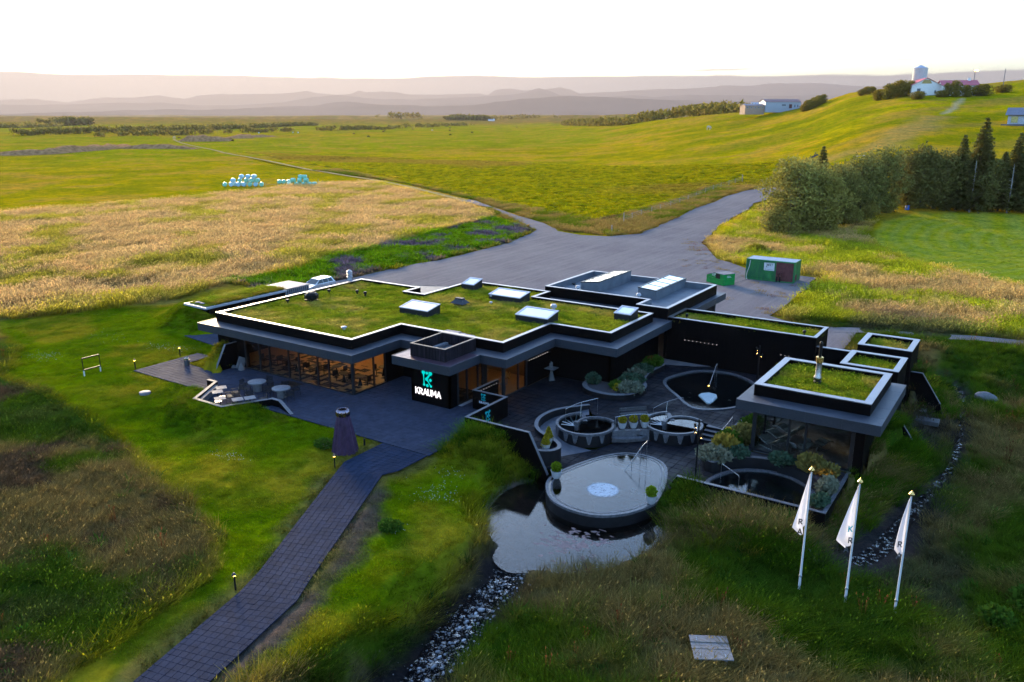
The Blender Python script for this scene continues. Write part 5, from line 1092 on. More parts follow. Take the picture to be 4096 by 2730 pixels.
# bench recess between the plunge pools
bn = wempty('stone_bench', (-21, 45.9, -.7), 0, 'curved stone bench built in between the two plunge pools', 'bench')
b = MB(); b.prism([(-22.2, 44.9), (-20.0, 46.6), (-20.35, 47.1), (-22.5, 45.5)], -.8, -.02); b.build('bench_back', M['rim'], bn)
b = MB(); b.prism([(-21.75, 44.75), (-21.0, 45.1), (-20.2, 45.9), (-20.05, 46.45), (-20.3, 46.3), (-21.2, 45.5), (-22.0, 45.0)], -.45, -.36); b.build('bench_seat', M['rim'], bn)
b = MB(); b.prism([(-21.9, 44.95), (-21.1, 45.3), (-20.3, 46.1), (-20.1, 46.5), (-22.1, 45.1)], -.75, -.452); b.build('bench_base', M['rim'], bn)
b = MB(); b.blob((-20.4, 46.15, -.34), .13, .08, .03, 3); b.blob((-20.6, 46.1, -.34), .09, .06, .03, 4); tag(b.build('towel', M['black']), 'dark crumpled cloth left on the stone bench', 'cloth')
# steps between upper and lower court
stp = wempty('stone_steps', (-16.3, 48.8, -.7), 0, 'pale edged stone steps beside the right plunge pool', 'steps')
for i in range(4):
    y1 = 49.75-.38*i; z = -.02-.17*i; b = MB(); b.box(-17.15, y1-.42, z-.16, -15.5, y1, z); s = b.build('step', M['stone_blk'], stp); b = MB(); b.box(-17.15, y1-.42, z+.001, -15.5, y1-(.1 if i else -.05), z+.012); b.build('tread', M['cap_conc'], s)
# wooden park bench behind the pots
pb = wempty('park_bench', (-21.8, 47.9, 0), 0, 'dark slatted bench standing behind the row of potted shrubs', 'bench')
pa, pq = Vector((-22.5, 47.2, 0)), Vector((-21.1, 48.55, 0)); dd = (pq-pa).normalized(); nn_ = Vector((-dd.y, dd.x, 0))
for i in range(3): b = MB(); b.bar(pa-nn_*(.1*i)+Vector((0, 0, .45)), pq-nn_*(.1*i)+Vector((0, 0, .45)), .085, .035); b.build('seat_slat', M['dgrey'], pb)
for i in range(2): b = MB(); b.bar(pa+nn_*.08+Vector((0, 0, .62+.14*i)), pq+nn_*.08+Vector((0, 0, .62+.14*i)), .03, .1); b.build('back_slat', M['dgrey'], pb)
for p in (pa+dd*.1, pq-dd*.1):
    b = MB(); b.bar(p+nn_*.1+Vector((0, 0, 0)), p+nn_*.1+Vector((0, 0, .85)), .05); b.bar(p-nn_*.22, p-nn_*.22+Vector((0, 0, .45)), .05); b.bar(p-nn_*.22+Vector((0, 0, .42)), p+nn_*.1+Vector((0, 0, .42)), .045); b.build('leg_frame', M['black'], pb)

# ------------------------------------------------------------------ planters
def planter(label, pts, z0, z1, capw, soil, zs, wallm='stone_blk', side=1):
    t = wempty('planter', (sum(p[0] for p in pts)/len(pts), sum(p[1] for p in pts)/len(pts), z0), 0, label, 'planter')
    curved(t, 'planter_wall', pts, 0, capw-.03, z0, z1-.035, M[wallm]); curved(t, 'planter_cap', pts, -.02, capw, z1-.034, z1, M['cap_conc'])
    b = MB(); b.add(*fill([ccw(soil)], zs)); b.build('soil', M['soil'], t); return t
P1 = PLANT1[::-1] if False else PLANT1
n1_ = normals(PLANT1); s1 = [(p[0]+n[0]*.32, p[1]+n[1]*.32) for p, n in zip(PLANT1, n1_)]
planter('S-curved planter against the black wall, pale stone edge', PLANT1, 0, .42, .36, s1+[(-26.3, 60.4), (-26.3, 53.15)], .30)
n2_ = normals(PLANT2); s2 = [(p[0]+n[0]*.2, p[1]+n[1]*.2) for p, n in zip(PLANT2, n2_)]
planter('wavy planter in front of the lounge windows, filled with junipers', PLANT2, -.72, .02, .24, s2+[(-7.8, 46.2), (-7.8, 46.88), (-13.38, 46.88), (-13.38, 52.5)], -.06)
b = MB(); bw = [(-11.4, 46.15), (-10.2, 45.9), (-9.1, 45.1), (-8.45, 44.2), (-8.1, 42.8), (-8.2, 41.3)]; bw = spline(bw, 4); b.strip(bw, normals(bw), -.2, 0., -.8, -.05); tag(b.build('planter_wall', M['stone_blk'], None, True), 'black curved kerb behind the corner pool', 'kerb')
sheet_ = MB(); sheet_.add(*fill([ccw(bw+[(-7.75, 41.1), (-7.75, 46.88), (-11.4, 46.88)])], -.14)); tag(sheet_.build('planting_bed', M['soil']), kind='structure')

# ------------------------------------------------------------------ steel handrails
def rail(label, top, posts, r=.019, name='handrail'):
    t = wempty(name, posts[0][0], 0, label, 'handrail', 'steel handrails at the pools'); b = MB(); b.tube(top, r, 8); b.build('rail', M['steel'], t, True)
    for a, c in posts: b = MB(); b.tube([a, c], r*.75, 6); b.build('rail_post', M['steel'], t, True)
    return t
rail('slanting steel handrail descending into the large pool', [(-19.25, 41.2, -.8), (-18.55, 42.35, .75), (-18.42, 42.7, .95)], [((-18.42, 42.65, -1), (-18.42, 42.65, .92)), ((-18.62, 42.2, -1), (-18.62, 42.2, .6)), ((-18.95, 41.7, -1), (-18.95, 41.7, -.1))])
rail('curved steel handrail over the left plunge pool', spline([(-25.3, 44.7, .95), (-25.1, 46.0, 1.0), (-24.6, 46.9, 1.08), (-24.25, 47.35, 1.15)][:4], 5), [((-25.3, 44.75, 0), (-25.3, 44.75, .95)), ((-24.85, 45.9, -.3), (-24.95, 46.3, 1.02)), ((-24.25, 47.35, 0), (-24.25, 47.35, 1.15))])
rail('curved steel handrail over the right plunge pool', spline([(-20.45, 48.1, .95), (-20.25, 49.3, 1.0), (-19.8, 50.3, 1.08), (-19.4, 50.75, 1.15)], 5), [((-20.45, 48.12, 0), (-20.45, 48.12, .95)), ((-20.05, 49.3, -.3), (-20.12, 49.7, 1.03)), ((-19.4, 50.75, 0), (-19.4, 50.75, 1.15))])
rail('gently bowed steel handrail in front of the three potted shrubs', spline([(-21.85, 45.2, .95), (-21.2, 45.95, 1.02), (-20.6, 46.5, 1.02), (-20.05, 46.9, .98)], 5), [((-21.82, 45.22, -.3), (-21.82, 45.22, .95)), ((-20.95, 46.2, -.1), (-20.95, 46.2, 1.02)), ((-20.07, 46.88, -.1), (-20.07, 46.88, .98))])
rail('upright steel handrail in the far pool with an orange lamp glow', [(-19.95, 57.4, -.1), (-20.3, 59.7, .9), (-20.3, 60.0, 1.05)], [((-20.27, 59.5, -.4), (-20.27, 59.5, .85)), ((-20.3, 60.0, -.3), (-20.3, 60.0, 1.05))])
rail('thin steel handrail at the black corner pool', [(-14.0, 43.4, .2), (-13.95, 43.4, .28), (-12.75, 42.75, .1), (-12.7, 42.7, .0)], [((-14.0, 43.4, -.7), (-14.0, 43.4, .22)), ((-12.7, 42.7, -1), (-12.7, 42.7, .05))])
rail('flat topped handrail beside the stone steps', [(-15.75, 48.3, .35), (-15.6, 49.0, .62), (-15.5, 49.6, .9)], [((-15.75, 48.3, -.5), (-15.75, 48.3, .35)), ((-15.5, 49.55, 0), (-15.5, 49.55, .88))])
b = MB(); b.lathe([(.05, 0), (.06, .05), (.02, .09)], 8, (-20.02, 57.55, -.1)); tag(b.build('rail_lamp', M['amber']), 'small amber lamp glowing at the foot of the far handrail', 'lamp')

# ------------------------------------------------------------------ lamp posts in the court
def court_lamp(x, y, z, h, label):
    t = empty('court_lamp', (x, y, z), R(random.uniform(-20, 20)), label, 'lamp post', 'court lamp posts'); b = MB(); b.box(-.05, -.05, 0, .05, .05, h); b.build('pole', M['black'], t)
    for k, (a, zz) in enumerate(((200, h*.9), (160, h*.80), (20, h*.72))):
        d = Vector((math.cos(R(a)), math.sin(R(a)), 0)); b = MB(); b.bar(d*.05+Vector((0, 0, zz)), d*.14+Vector((0, 0, zz)), .03); b.tube([d*.2+Vector((0, 0, zz-.1)), d*.24+Vector((0, 0, zz+.13))], .065, 8); s = b.build('spotlight', M['black'], t)
        b = MB(); b.tube([d*.2+Vector((0, 0, zz-.106)), d*.2+Vector((0, 0, zz-.1))], .055, 8); b.build('lamp_lens', M['warm'], s)
court_lamp(-15.23, 42.58, -.7, 3.75, 'tall black square lamp post between the corner pool and the large pool')
court_lamp(-17.37, 61.0, 0, 2.75, 'black lamp post behind the far pool, by the long wing')
def bollard(x, y, label, h=.8, lit=True):
    t = empty('path_light', (x, y, hz(x, y)), random.uniform(0, 6), label, 'path light', 'slim path lights'); b = MB(); b.box(-.035, -.035, -.2, .035, .035, h); b.build('post', M['black'], t)
    b = MB(); b.add([(-.09, -.09, h-.06), (.09, -.09, h-.06), (.09, .09, h-.06), (-.09, .09, h-.06), (-.03, -.03, h+.06), (.03, -.03, h+.06), (.03, .03, h+.06), (-.03, .03, h+.06)], [(3, 2, 1, 0), (4, 5, 6, 7), (0, 1, 5, 4), (1, 2, 6, 5), (2, 3, 7, 6), (3, 0, 4, 7)]); s = b.build('lamp_head', M['fascia'], t)
    b = MB(); b.box(-.05, -.05, h-.1, .05, .05, h-.065); b.build('lamp_lens', M['amber'], s)
bollard(-60.7, 40.0, 'slim path light on the lawn behind the terrace corner'); bollard(-60.55, 35.75, 'slim path light at the far left corner of the terrace')
bollard(-33.0, 30.95, 'slim lit path light in front of the fluted cone'); bollard(-27.35, 19.4, 'slim path light on the grass edge low along the footpath')
b = MB(); b.lathe([(.06, -.1), (.06, .42), (.02, .45)], 10); o = b.build('bollard', M['black']); o.location = (-33.85, 34.35, 0); tag(o, 'short black stub bollard on the grass right of the fluted cone', 'bollard')

# ------------------------------------------------------------------ fluted cone chimney sculpture
cn = empty('fluted_cone', (-34.25, 33.05, -.05), 0, 'tall fluted purple-grey cone with a shiny ribbed metal crown', 'sculpture')
flute = lambda t, z: 1+.055*math.cos(14*t)+.02*math.cos(5*t+1)
mcone, t_ = newmat('terrazzo'); p_ = t_.pos(); sp_ = t_.n('TexVoronoi'); sp_.inputs['Scale'].default_value = 26; ns_ = t_.noise(p_, 3, 4)
cc_ = t_.mix(t_.rng(ns_, .35, .65), (.026, .012, .03, 1), (.045, .022, .052, 1)); cc_ = t_.mix(t_.math('LESS_THAN', sp_.outputs[0], .10), cc_, (.13, .10, .15, 1)); t_.put(sp_.inputs['Vector'], p_); t_.out(t_.pr(cc_, .6, Specular_IOR_Level=.15))
b = MB(); b.lathe([(.80, 0), (.78, .1), (.69, .7), (.53, 1.6), (.37, 2.42), (.34, 2.45)], 70, (0, 0, 0), flute); b.build('cone_body', mcone, cn, True)
b = MB(); b.lathe([(.38, 2.36), (.42, 2.44), (.41, 2.6), (.38, 2.72), (.31, 2.80), (.26, 2.76), (.24, 2.5)], 56, (0, 0, 0), lambda t, z: 1+.07*math.cos(14*t)); b.build('crown', plain('dark_chrome', (.22, .18, .22), .18, 1., .1), cn, True)
for i in range(14): a = 2*math.pi*i/14; b = MB(); b.tube([(.35*math.cos(a), .35*math.sin(a), 2.66), (.31*math.cos(a), .31*math.sin(a), 2.88)], .045, 6, .008); b.build('crown_fin', M['black'], cn)

# ------------------------------------------------------------------ terrace furniture
def chair_proto():
    t = empty('armchair', (0, 0, 0)); w, d = .27, .25; sm = M['wicker']
    for sx in (-1, 1):
        for sy, top in ((-1, .66), (1, .84)):
            b = MB(); b.tube([(sx*(w+.02), sy*(d+.03), 0), (sx*w, sy*d, .44), (sx*w, sy*(d+(.04 if sy > 0 else 0)), top)], .017, 6); b.build('leg', sm, t)
        b = MB(); b.bar((sx*w, -d, .66), (sx*w, d+.02, .67), .045, .03); b.build('armrest', sm, t)
    for i in range(5): b = MB(); b.box(-w, -d+.1*i, .43, w, -d+.1*i+.075, .455); b.build('seat_slat', sm, t)
    for i in range(4): z = .52+.085*i; b = MB(); b.bar((-w, d+.008*i+.005, z), (w, d+.008*i+.005, z), .018, .055); b.build('back_slat', sm, t)
    return t
CH = chair_proto(); used = [False]
def chair(x, y, face, label):
    c = CH if not used[0] else copy_tree(CH); used[0] = True; c.location = (x, y, .02); c.rotation_euler = (0, 0, face); tag(c, label, 'chair', 'dark slatted terrace armchairs')
def face_to(x, y, tx, ty): return math.atan2(ty-y, tx-x)+math.pi/2     # the seat front looks at the target
def round_table(x, y, label):
    t = empty('round_table', (x, y, .02), 0, label, 'table', 'round stone terrace tables'); b = MB(); b.lathe([(.66, .66), (.67, .68), (.67, .75), (.655, .76)], 32); b.build('table_top', M['conc_lt'], t, True)
    b = MB(); b.lathe([(.33, 0), (.32, .62), (.28, .66)], 20, (0, 0, 0), lambda a, z: 1+.03*math.sin(5*a)); b.build('pedestal', M['conc'], t, True)
A1, A2 = (-47.75, 37.55), (-45.1, 37.55)
round_table(*A1, 'round stone table nearer the left, four chairs about it'); round_table(*A2, 'round stone table nearer the glass corner on the terrace')
for (tx, ty), lst in ((A1, ((200, 'slatted armchair at the left of the left round table'), (262, 'slatted armchair in front of the left round table'), (12, 'slatted armchair at the right of the left round table'), (95, 'slatted armchair behind the left round table, nearest the windows'))),
                      (A2, ((205, 'slatted armchair at the left of the right round table'), (128, 'slatted armchair behind the right round table, left of the other'), (62, 'slatted armchair behind the right round table on the mat side'), (350, 'slatted armchair at the right end of the terrace group')))):
    for a, lab in lst: x = tx+1.02*math.cos(R(a)); y = ty+1.02*math.sin(R(a)); chair(x, y, face_to(x, y, tx, ty)+random.uniform(-.15, .15), lab)
def square_table(x, y, rz, label):
    t = empty('square_table', (x, y, .02), rz, label, 'table', 'square bistro tables'); b = MB(); b.box(-.37, -.37, .715, .37, .37, .74); b.build('table_top', M['conc_lt'], t); b = MB(); b.tube([(0, 0, .02), (0, 0, .71)], .03, 8); b.build('stem', M['black'], t); b = MB(); b.box(-.22, -.22, 0, .22, .22, .02); b.build('foot', M['steel'], t)
square_table(-48.85, 35.2, R(-30), 'square bistro table at the inner end of the bench'); square_table(-48.3, 34.45, R(-30), 'square bistro table in the middle along the bench'); square_table(-46.95, 33.65, R(-28), 'square bistro table standing alone in the sunken corner')
square_table(-45.75, 34.2, R(60), 'square bistro table by the wall, left one of the joined pair'); square_table(-45.3, 34.9, R(60), 'square bistro table by the wall, right one of the joined pair')
chair(-47.75, 35.55, R(-120)+math.pi/2, 'slatted armchair at the inner bench table'); chair(-47.45, 34.85, R(-120)+math.pi/2, 'slatted armchair at the middle bench table')
chair(-46.55, 34.75, R(-30)+math.pi/2, 'slatted armchair behind the left joined table'); chair(-46.05, 35.5, R(-30)+math.pi/2, 'slatted armchair behind the right joined table'); chair(-44.95, 35.75, R(-120)+math.pi/2, 'slatted armchair beside the wall end, turned towards the joined tables')
# small things by the terrace wall
b = MB(); b.bar((-53.35, 40.35, .03), (-53.35, 40.78, .92), .78, .05, up=(1, 0, 0)); mb_ = tag(b.build('menu_board', M['conc_lt']), 'pale blank board leaning on the black wall by the windows', 'board')
b = MB(); b.lathe([(.3, 0), (.2, .3), (.05, .55), (.02, .58)], 6, (-53.05, 40.35, .02)); tag(b.build('stone_cone', M['conc']), 'small grey pointed stone in front of the leaning board', 'stone')
b = MB(); b.blob((-54.05, 40.35, .1), .24, .2, .14, 5); tag(b.build('rock', M['conc'], None, True), 'small rounded grey rock at the foot of the black wall', 'rock')
pt = empty('flower_pot', (-57.85, 38.65, .0), 0, 'grey tub of white flowers on the paving by the grass mound', 'plant pot'); b = MB(); b.lathe([(.2, .02), (.24, .45), (.26, .46), (.26, .5), (.21, .5), (.2, .42)], 16); b.build('tub', M['dgrey'], pt, True)
b = MB(); [b.blob((random.uniform(-.15, .15), random.uniform(-.15, .15), .55+random.uniform(-.04, .06)), .07, .07, .05, i, .3, 6, 4) for i in range(9)]; b.build('leaves', M['bush'], pt)
b = MB(); [b.blob((random.uniform(-.17, .17), random.uniform(-.17, .17), .6+random.uniform(-.02, .06)), .035, .035, .025, i, .2, 5, 3) for i in range(14)]; b.build('flowers', M['white'], pt)
# picture frame on the lawn
pf = wempty('photo_frame', (-62.1, 33.05, 0), 0, 'big empty black picture frame on white posts in the lawn', 'frame'); b = MB(); ya, yb = 32.35, 33.75
for p, q in (((-62.1, ya, .5), (-62.1, yb, .5)), ((-62.1, ya, 1.45), (-62.1, yb, 1.45)), ((-62.1, ya+.0, .46), (-62.1, ya, 1.49)), ((-62.1, yb, .46), (-62.1, yb, 1.49))): b = MB(); b.bar(p, q, .05, .1 if p[2] == q[2] else .05); b.build('frame_bar', M['black'], pf)
for y in (ya+.03, yb-.03): b = MB(); b.box(-62.16, y-.04, -.2, -62.09, y+.04, .455); b.build('post', M['white'], pf)
b = MB(); b.lathe([(.40, -.05), (.40, .10), (.37, .12)], 24); mh = b.build('manhole_cover', M['conc_lt'], None, True); mh.location = (-54.3, 32.55, hz(-54.3, 32.55)+.05); tag(mh, 'round pale concrete cover lying in the lawn', 'manhole cover')
# candle stand
cs = empty('candle_stand', (-30.75, 52.0, 0), 0, 'stone pedestal with a tray of pale candles against the black wall', 'pedestal'); b = MB(); b.lathe([(.33, 0), (.16, .55), (.10, .8), (.14, .95)], 4); b.build('pedestal', M['dgrey'], cs); b = MB(); b.box(-.42, -.42, .95, .42, .42, 1.0); b.build('tray', M['conc'], cs)
for i in range(8): a = i*.8; r_ = .05+.018*i; b = MB(); b.lathe([(.03, 0), (.03, .3+.05*(i % 4)), (.008, .36+.05*(i % 4))], 7, (r_*math.cos(a), r_*math.sin(a), 1.002)); b.build('candle', M['conc_lt'], cs)

# ------------------------------------------------------------------ potted topiary
def leaf_ball(bld, c, rx, ry, rz, n, s, seed=0, shape='ball', droop=0.):
    rr = random.Random(seed)
    for _ in range(n):
        a = rr.uniform(0, 6.283); zc = rr.uniform(-1, 1); q = math.sqrt(max(0, 1-zc*zc)); k = rr.uniform(.72, 1.05)
        if shape == 'cone': zc = rr.uniform(-1, 1); q = (1-(zc+1)/2)**.8*1.05+.04
        d = Vector((q*math.cos(a), q*math.sin(a), zc)); p = Vector(c)+Vector((d.x*rx*k, d.y*ry*k, d.z*rz*(k if shape == 'ball' else 1)))
        u = Vector((rr.uniform(-1, 1), rr.uniform(-1, 1), rr.uniform(-.3, 1)-droop)).normalized(); u = (u+d*.8).normalized(); w = u.cross(Vector((rr.uniform(-1, 1), rr.uniform(-1, 1), rr.uniform(-1, 1)))).normalized()*s*.5; t = u*s*rr.uniform(.8, 1.5)
        bld.add([p-w*.5, p+w*.5, p+t*.6+w, p+t*1.1, p+t*.6-w], [(0, 1, 2, 3, 4)])
def pot_proto(shape, leafm):
    t = empty('potted_shrub', (0, 0, 0)); b = MB(); b.lathe([(.16, 0), (.2, .06), (.27, .3), (.29, .42), (.3, .44), (.27, .44), (.25, .38)], 18); b.build('pot', M['pot'], t, True); b = MB(); b.lathe([(.0, .37), (.25, .38)], 14); b.build('soil', M['soil'], t)
    b = MB(); h = .34 if shape == 'ball' else .42
    if shape == 'ball': b.blob((0, 0, .62), .2, .2, .2, 1, .1, 10, 7); leaf_ball(b, (0, 0, .62), .24, .24, .25, 520, .07, 1)
    else: b.lathe([(.2, .42), (.14, .65), (.05, .95)], 9); leaf_ball(b, (0, 0, .72), .25, .25, .36, 520, .08, 2, 'cone')
    b.build('foliage', leafm, t); return t
PB, PC = pot_proto('ball', M['topiary']), pot_proto('cone', M['topiary'])
def pot(x, y, z, label, proto, first, leaf=None, sc=1.):
    c = proto if first else copy_tree(proto); c.location = (x, y, z); c.rotation_euler = (0, 0, random.uniform(0, 6)); c.scale = (sc,)*3; tag(c, label, 'potted shrub', 'white pots with clipped shrubs')
    if leaf:
        for k in bpy.data.objects:
            if k.parent == c and k.name.startswith('foliage'): k.data = k.data.copy(); k.data.materials[0] = leaf
pot(-21.62, 45.85, 0, 'white pot with golden ball shrub, left one of the three by the bench', PB, True); pot(-21.05, 46.35, 0, 'white pot with golden ball shrub, middle one of the three by the bench', PB, False); pot(-20.48, 46.85, 0, 'white pot with golden ball shrub, right one of the three beside the right plunge pool', PB, False)
pot(-23.95, 39.95, 0, 'white pot with golden cone shrub in the curl of the ramp wall, front one', PC, True); pot(-24.35, 40.95, 0, 'white pot with golden cone shrub half hidden behind another in the ramp curl', PC, False)
pot(-22.1, 38.1, -.66, 'white pot with green ball shrub on the left shoulder of the large pool', PB, False, M['topiary_gr'], 1.12); pot(-16.1, 38.2, -.66, 'white pot with green ball shrub on the right edge of the large pool', PB, False, M['topiary_gr'], 1.12)

# ------------------------------------------------------------------ shrubs in the planters
def shrub(x, y, z, rx, ry, h, m, label, n=420, s=.14, droop=.0, seed=1, cat='shrub', name='juniper', spikes=0):
    b = MB(); leaf_ball(b, (0, 0, h*.42), rx, ry, h*.55, n, s, seed, 'ball', droop); leaf_ball(b, (0, 0, h*.3), rx*.7, ry*.7, h*.35, n//3, s, seed+9)
    o = b.build(name, M[m] if isinstance(m, str) else m); o.location = (x, y, z); return tag(o, label, cat)
shrub(-27.25, 52.35, .3, .5, .5, .7, 'juniper', 'upright green conifer shrub at the left tip of the S-curved planter', 420, .16, -.8, 11)
shrub(-25.2, 52.1, .3, .45, .45, .6, 'bush', 'bright green shrub in the middle of the S-curved planter', 360, .14, 0, 12); shrub(-24.9, 51.7, .34, .28, .28, .5, 'topiary', 'small golden yellow shrub among the planter greenery', 200, .1, 0, 13)
shrub(-24.2, 52.3, .25, .95, 1.0, .6, 'juniper_grey', 'wide grey-green juniper spilling over the planter edge', 1000, .2, .35, 14); shrub(-24.8, 53.9, .3, .9, 1.1, .6, 'juniper', 'spreading juniper near the waist of the S-curved planter', 800, .18, .2, 15)
shrub(-25.3, 55.6, .3, .75, .9, .5, 'juniper_grey', 'reddish grey low shrub behind the planter waist', 520, .15, 0, 16); shrub(-25.3, 57.0, .3, .75, .9, .5, 'juniper', 'blue-green juniper near the far end of the S-curved planter', 640, .15, .1, 17); shrub(-25.3, 59.0, .3, .75, .95, .75, 'bush', 'dark shrub with orange flowers at the far tip of the planter', 640, .15, 0, 18); shrub(-25.4, 58.9, .75, .3, .35, .3, 'rust', 'tuft of orange flowers on the dark planter shrub', 120, .1, -.5, 19, 'flowers', 'flower_tuft')
shrub(-15.0, 44.9, -.1, .95, .8, .55, 'juniper_grey', 'grey feathery shrub hanging over the tip of the wavy planter', 1100, .22, .5, 21, 'shrub', 'trailing_shrub'); shrub(-14.75, 46.1, -.06, .6, .55, .8, 'hillbush', 'tuft of yellow-green ornamental grass in the wavy planter', 360, .3, -1.2, 22, 'grass tuft', 'ornamental_grass'); shrub(-13.95, 45.9, -.06, .75, .65, .5, 'juniper', 'low blue-green juniper on the right of the grass tuft', 800, .17, .1, 23)
shrub(-14.9, 47.3, -.06, .75, .7, .75, 'bush', 'green shrub by the stone steps', 520, .2, -.3, 24); shrub(-14.2, 48.3, -.06, .8, .9, 1.0, 'spruce', 'dark pine shrub between the steps and the lounge glass', 760, .22, -.3, 25, 'shrub', 'dwarf_pine'); shrub(-14.3, 50.4, -.06, .8, .9, .9, 'bush', 'bushy green shrub farther up the wavy planter', 620, .2, 0, 26); shrub(-15.25, 48.2, .35, .16, .16, .35, plain('yellow_flower', (.75, .5, .01), .6), 'small cluster of yellow flowers beside the handrail', 90, .08, 0, 27, 'flowers', 'yellow_flowers')
shrub(-11.35, 46.35, -.1, .65, .5, .5, 'juniper', 'bright green spreading juniper under the lounge glass', 560, .2, .1, 28); shrub(-9.6, 46.2, -.1, .7, .6, .9, 'spruce', 'dark dwarf pine under the middle of the lounge glass', 700, .2, -.3, 29, 'shrub', 'dwarf_pine'); shrub(-8.6, 46.1, -.1, .5, .5, .6, 'spruce', 'smaller dark pine by the end of the lounge glass', 420, .18, -.2, 30, 'shrub', 'dwarf_pine'); shrub(-8.15, 43.9, -.14, .42, .8, .7, 'juniper_grey', 'grey-green juniper in the bed behind the corner pool', 560, .2, 0, 31); shrub(-8.1, 42.1, -.14, .4, .8, .5, 'juniper', 'low juniper in the front corner of the court', 420, .16, .1, 32)
b = MB(); b.box(-8.75, 45.0, -.1, -8.25, 45.15, -.02); tag(b.build('bed_lamp', M['amber']), 'amber lamp strip glowing low among the pines', 'lamp')

# ------------------------------------------------------------------ flags
for i, (x, y, h, lab, wd) in enumerate(((-6.93*1.0585, 33.61*1.0585, 5.95, 'white flagpole nearest the pool wall, flag hanging in a curl', .58), (-4.94*1.0585, 33.3*1.0585, 6.05, 'middle white flagpole with a twisted flag', .66), (-3.04*1.0585, 33.66*1.0585, 5.85, 'white flagpole on the far right, flag wrapped tight', .40))):
    zb = hz(x, y); t = empty('flagpole', (x, y, zb-.1), 0, lab, 'flagpole', 'white flagpoles'); top = h+.1+(-1.5-zb)
    b = MB(); b.tube([(0, 0, 0), (0, 0, 1.5), (0, 0, top)], .062, 10, .036); b.build('pole', M['white'], t, True); b = MB(); b.lathe([(.05, .75), (.075, .78), (.075, .84), (.05, .87)], 10); b.build('pole_collar', M['steel'], t)
    b = MB(); b.lathe([(.03, 0), (.05, .03), (.11, .08), (.12, .12), (.06, .2), (.01, .27)], 12, (0, 0, top)); b.build('finial', M['gold'], t, True)
    L_ = 2.55; nu, nv = 9, 22; V = []; dr = Vector((-CY*.95-.0, -SY*.95, 0)).normalized(); sd_ = Vector((-dr.y, dr.x, 0))
    for j in range(nv+1):
        s = j/nv; wdt = wd*min(1, (s*1.15)**.85)*(1-.75*max(0, s-.86)/.14)
        for k in range(nu+1):
            a = k/nu; fold = math.sin(a*7+s*3+i*1.7)*.09*(.3+s)*min(1, a*3); p = dr*(.05+a*wdt)+sd_*fold; z = top-.1-s*L_-a*.55*s*(1 if i < 2 else .4)
            V.append((p.x, p.y, z))
    b = MB(); b.add(V, [(j*(nu+1)+k, j*(nu+1)+k+1, (j+1)*(nu+1)+k+1, (j+1)*(nu+1)+k) for j in range(nv) for k in range(nu)])
    mfl, t_ = newmat('flag_cloth'); d_ = t_.n('BsdfDiffuse'); d_.inputs[0].default_value = (.58, .58, .64, 1); tr_ = t_.n('BsdfTranslucent'); tr_.inputs[0].default_value = (.58, .58, .64, 1); mx_ = t_.n('MixShader'); mx_.inputs[0].default_value = .4; t_.put(mx_.inputs[1], d_.outputs[0]); t_.put(mx_.inputs[2], tr_.outputs[0]); t_.out(mx_.outputs[0])
    fl_ = b.build('flag', mfl, t, True)
    out_ = -sd_ if (-sd_).dot(Vector((0, -1, 0))) > 0 else sd_
    frf = (Vector((0, 0, 0))+out_*.17, -dr, Vector((0, 0, 1)), out_)
    for ch, xx, zz in {0: (('R', -.40, 3.6), ('A', -.42, 3.1)), 1: (('K', -.32, 3.75), ('R', -.26, 3.2), ('A', -.42, 2.75)), 2: (('R', -.36, 3.55), ('A', -.36, 3.0))}[i]: glyph(ch, .26, .2, frf, xx, zz, M['dgrey'] if ch != 'K' else M['teal_flat'], fl_, .008)

# ------------------------------------------------------------------ odds and ends on the grass
pz = hz(-9.1, 28.5); pk = empty('plank_platform', (-9.05, 28.45, pz), R(30), 'low platform of weathered grey planks in the tall grass', 'platform')
for i, (y0, y1, z) in enumerate(((-.78, -.34, .47), (-.30, -.12, .44), (-.09, .09, .45), (.12, .30, .44), (.34, .78, .47))): b = MB(); b.box(-.78, y0, z-.05, .78, y1, z); b.build('plank', M['wood_grey'], pk)
for x in (-.5, .5): b = MB(); b.box(x-.04, -.74, .3, x+.04, .74, .385); b.box(x-.04, -.7, 0, x+.04, -.62, .3); b.box(x-.04, .62, 0, x+.04, .7, .3); b.build('trestle', M['wood_grey'], pk)
for x in (-.5, .5):
    for y in (-.56, .56): b = MB(); b.box(x-.015, y-.13, .471, x+.015, y+.13, .478); b.build('metal_strap', M['steel'], pk)
def lump(name, x, y, rx, ry, rz, m, label, cat, seed=1, dz=0.): b = MB(); b.blob((0, 0, 0), rx, ry, rz, seed, .22, 12, 8); o = b.build(name, M[m], None, True); o.location = (x, y, hz(x, y)+rz*.4+dz); return tag(o, label, cat)
lump('boulder', -2.25, 70.0, .75, .55, .45, 'conc', 'smooth grey boulder beside the brook', 'boulder', 4)
b = MB(); b.box(-.75, -.45, 0, .75, .45, .32); o = b.build('concrete_block', M['dgrey'], bevel=.02); o.location = (-5.2, 60.9, hz(-5.2, 60.9)); tag(o, 'grey concrete block lying behind the lounge pavilion', 'block')
b = MB(); b.box(-.4, -.35, 0, .4, .35, .08); o = b.build('paving_slab', M['conc_lt']); o.location = (-5.85, 62.2, hz(-5.85, 62.2)+.02); tag(o, 'pale square slab with a small stone on it', 'slab'); lump('rock', -5.7, 62.1, .12, .1, .09, 'dgrey', 'small dark stone lying on the pale slab', 'rock', 6, .12)
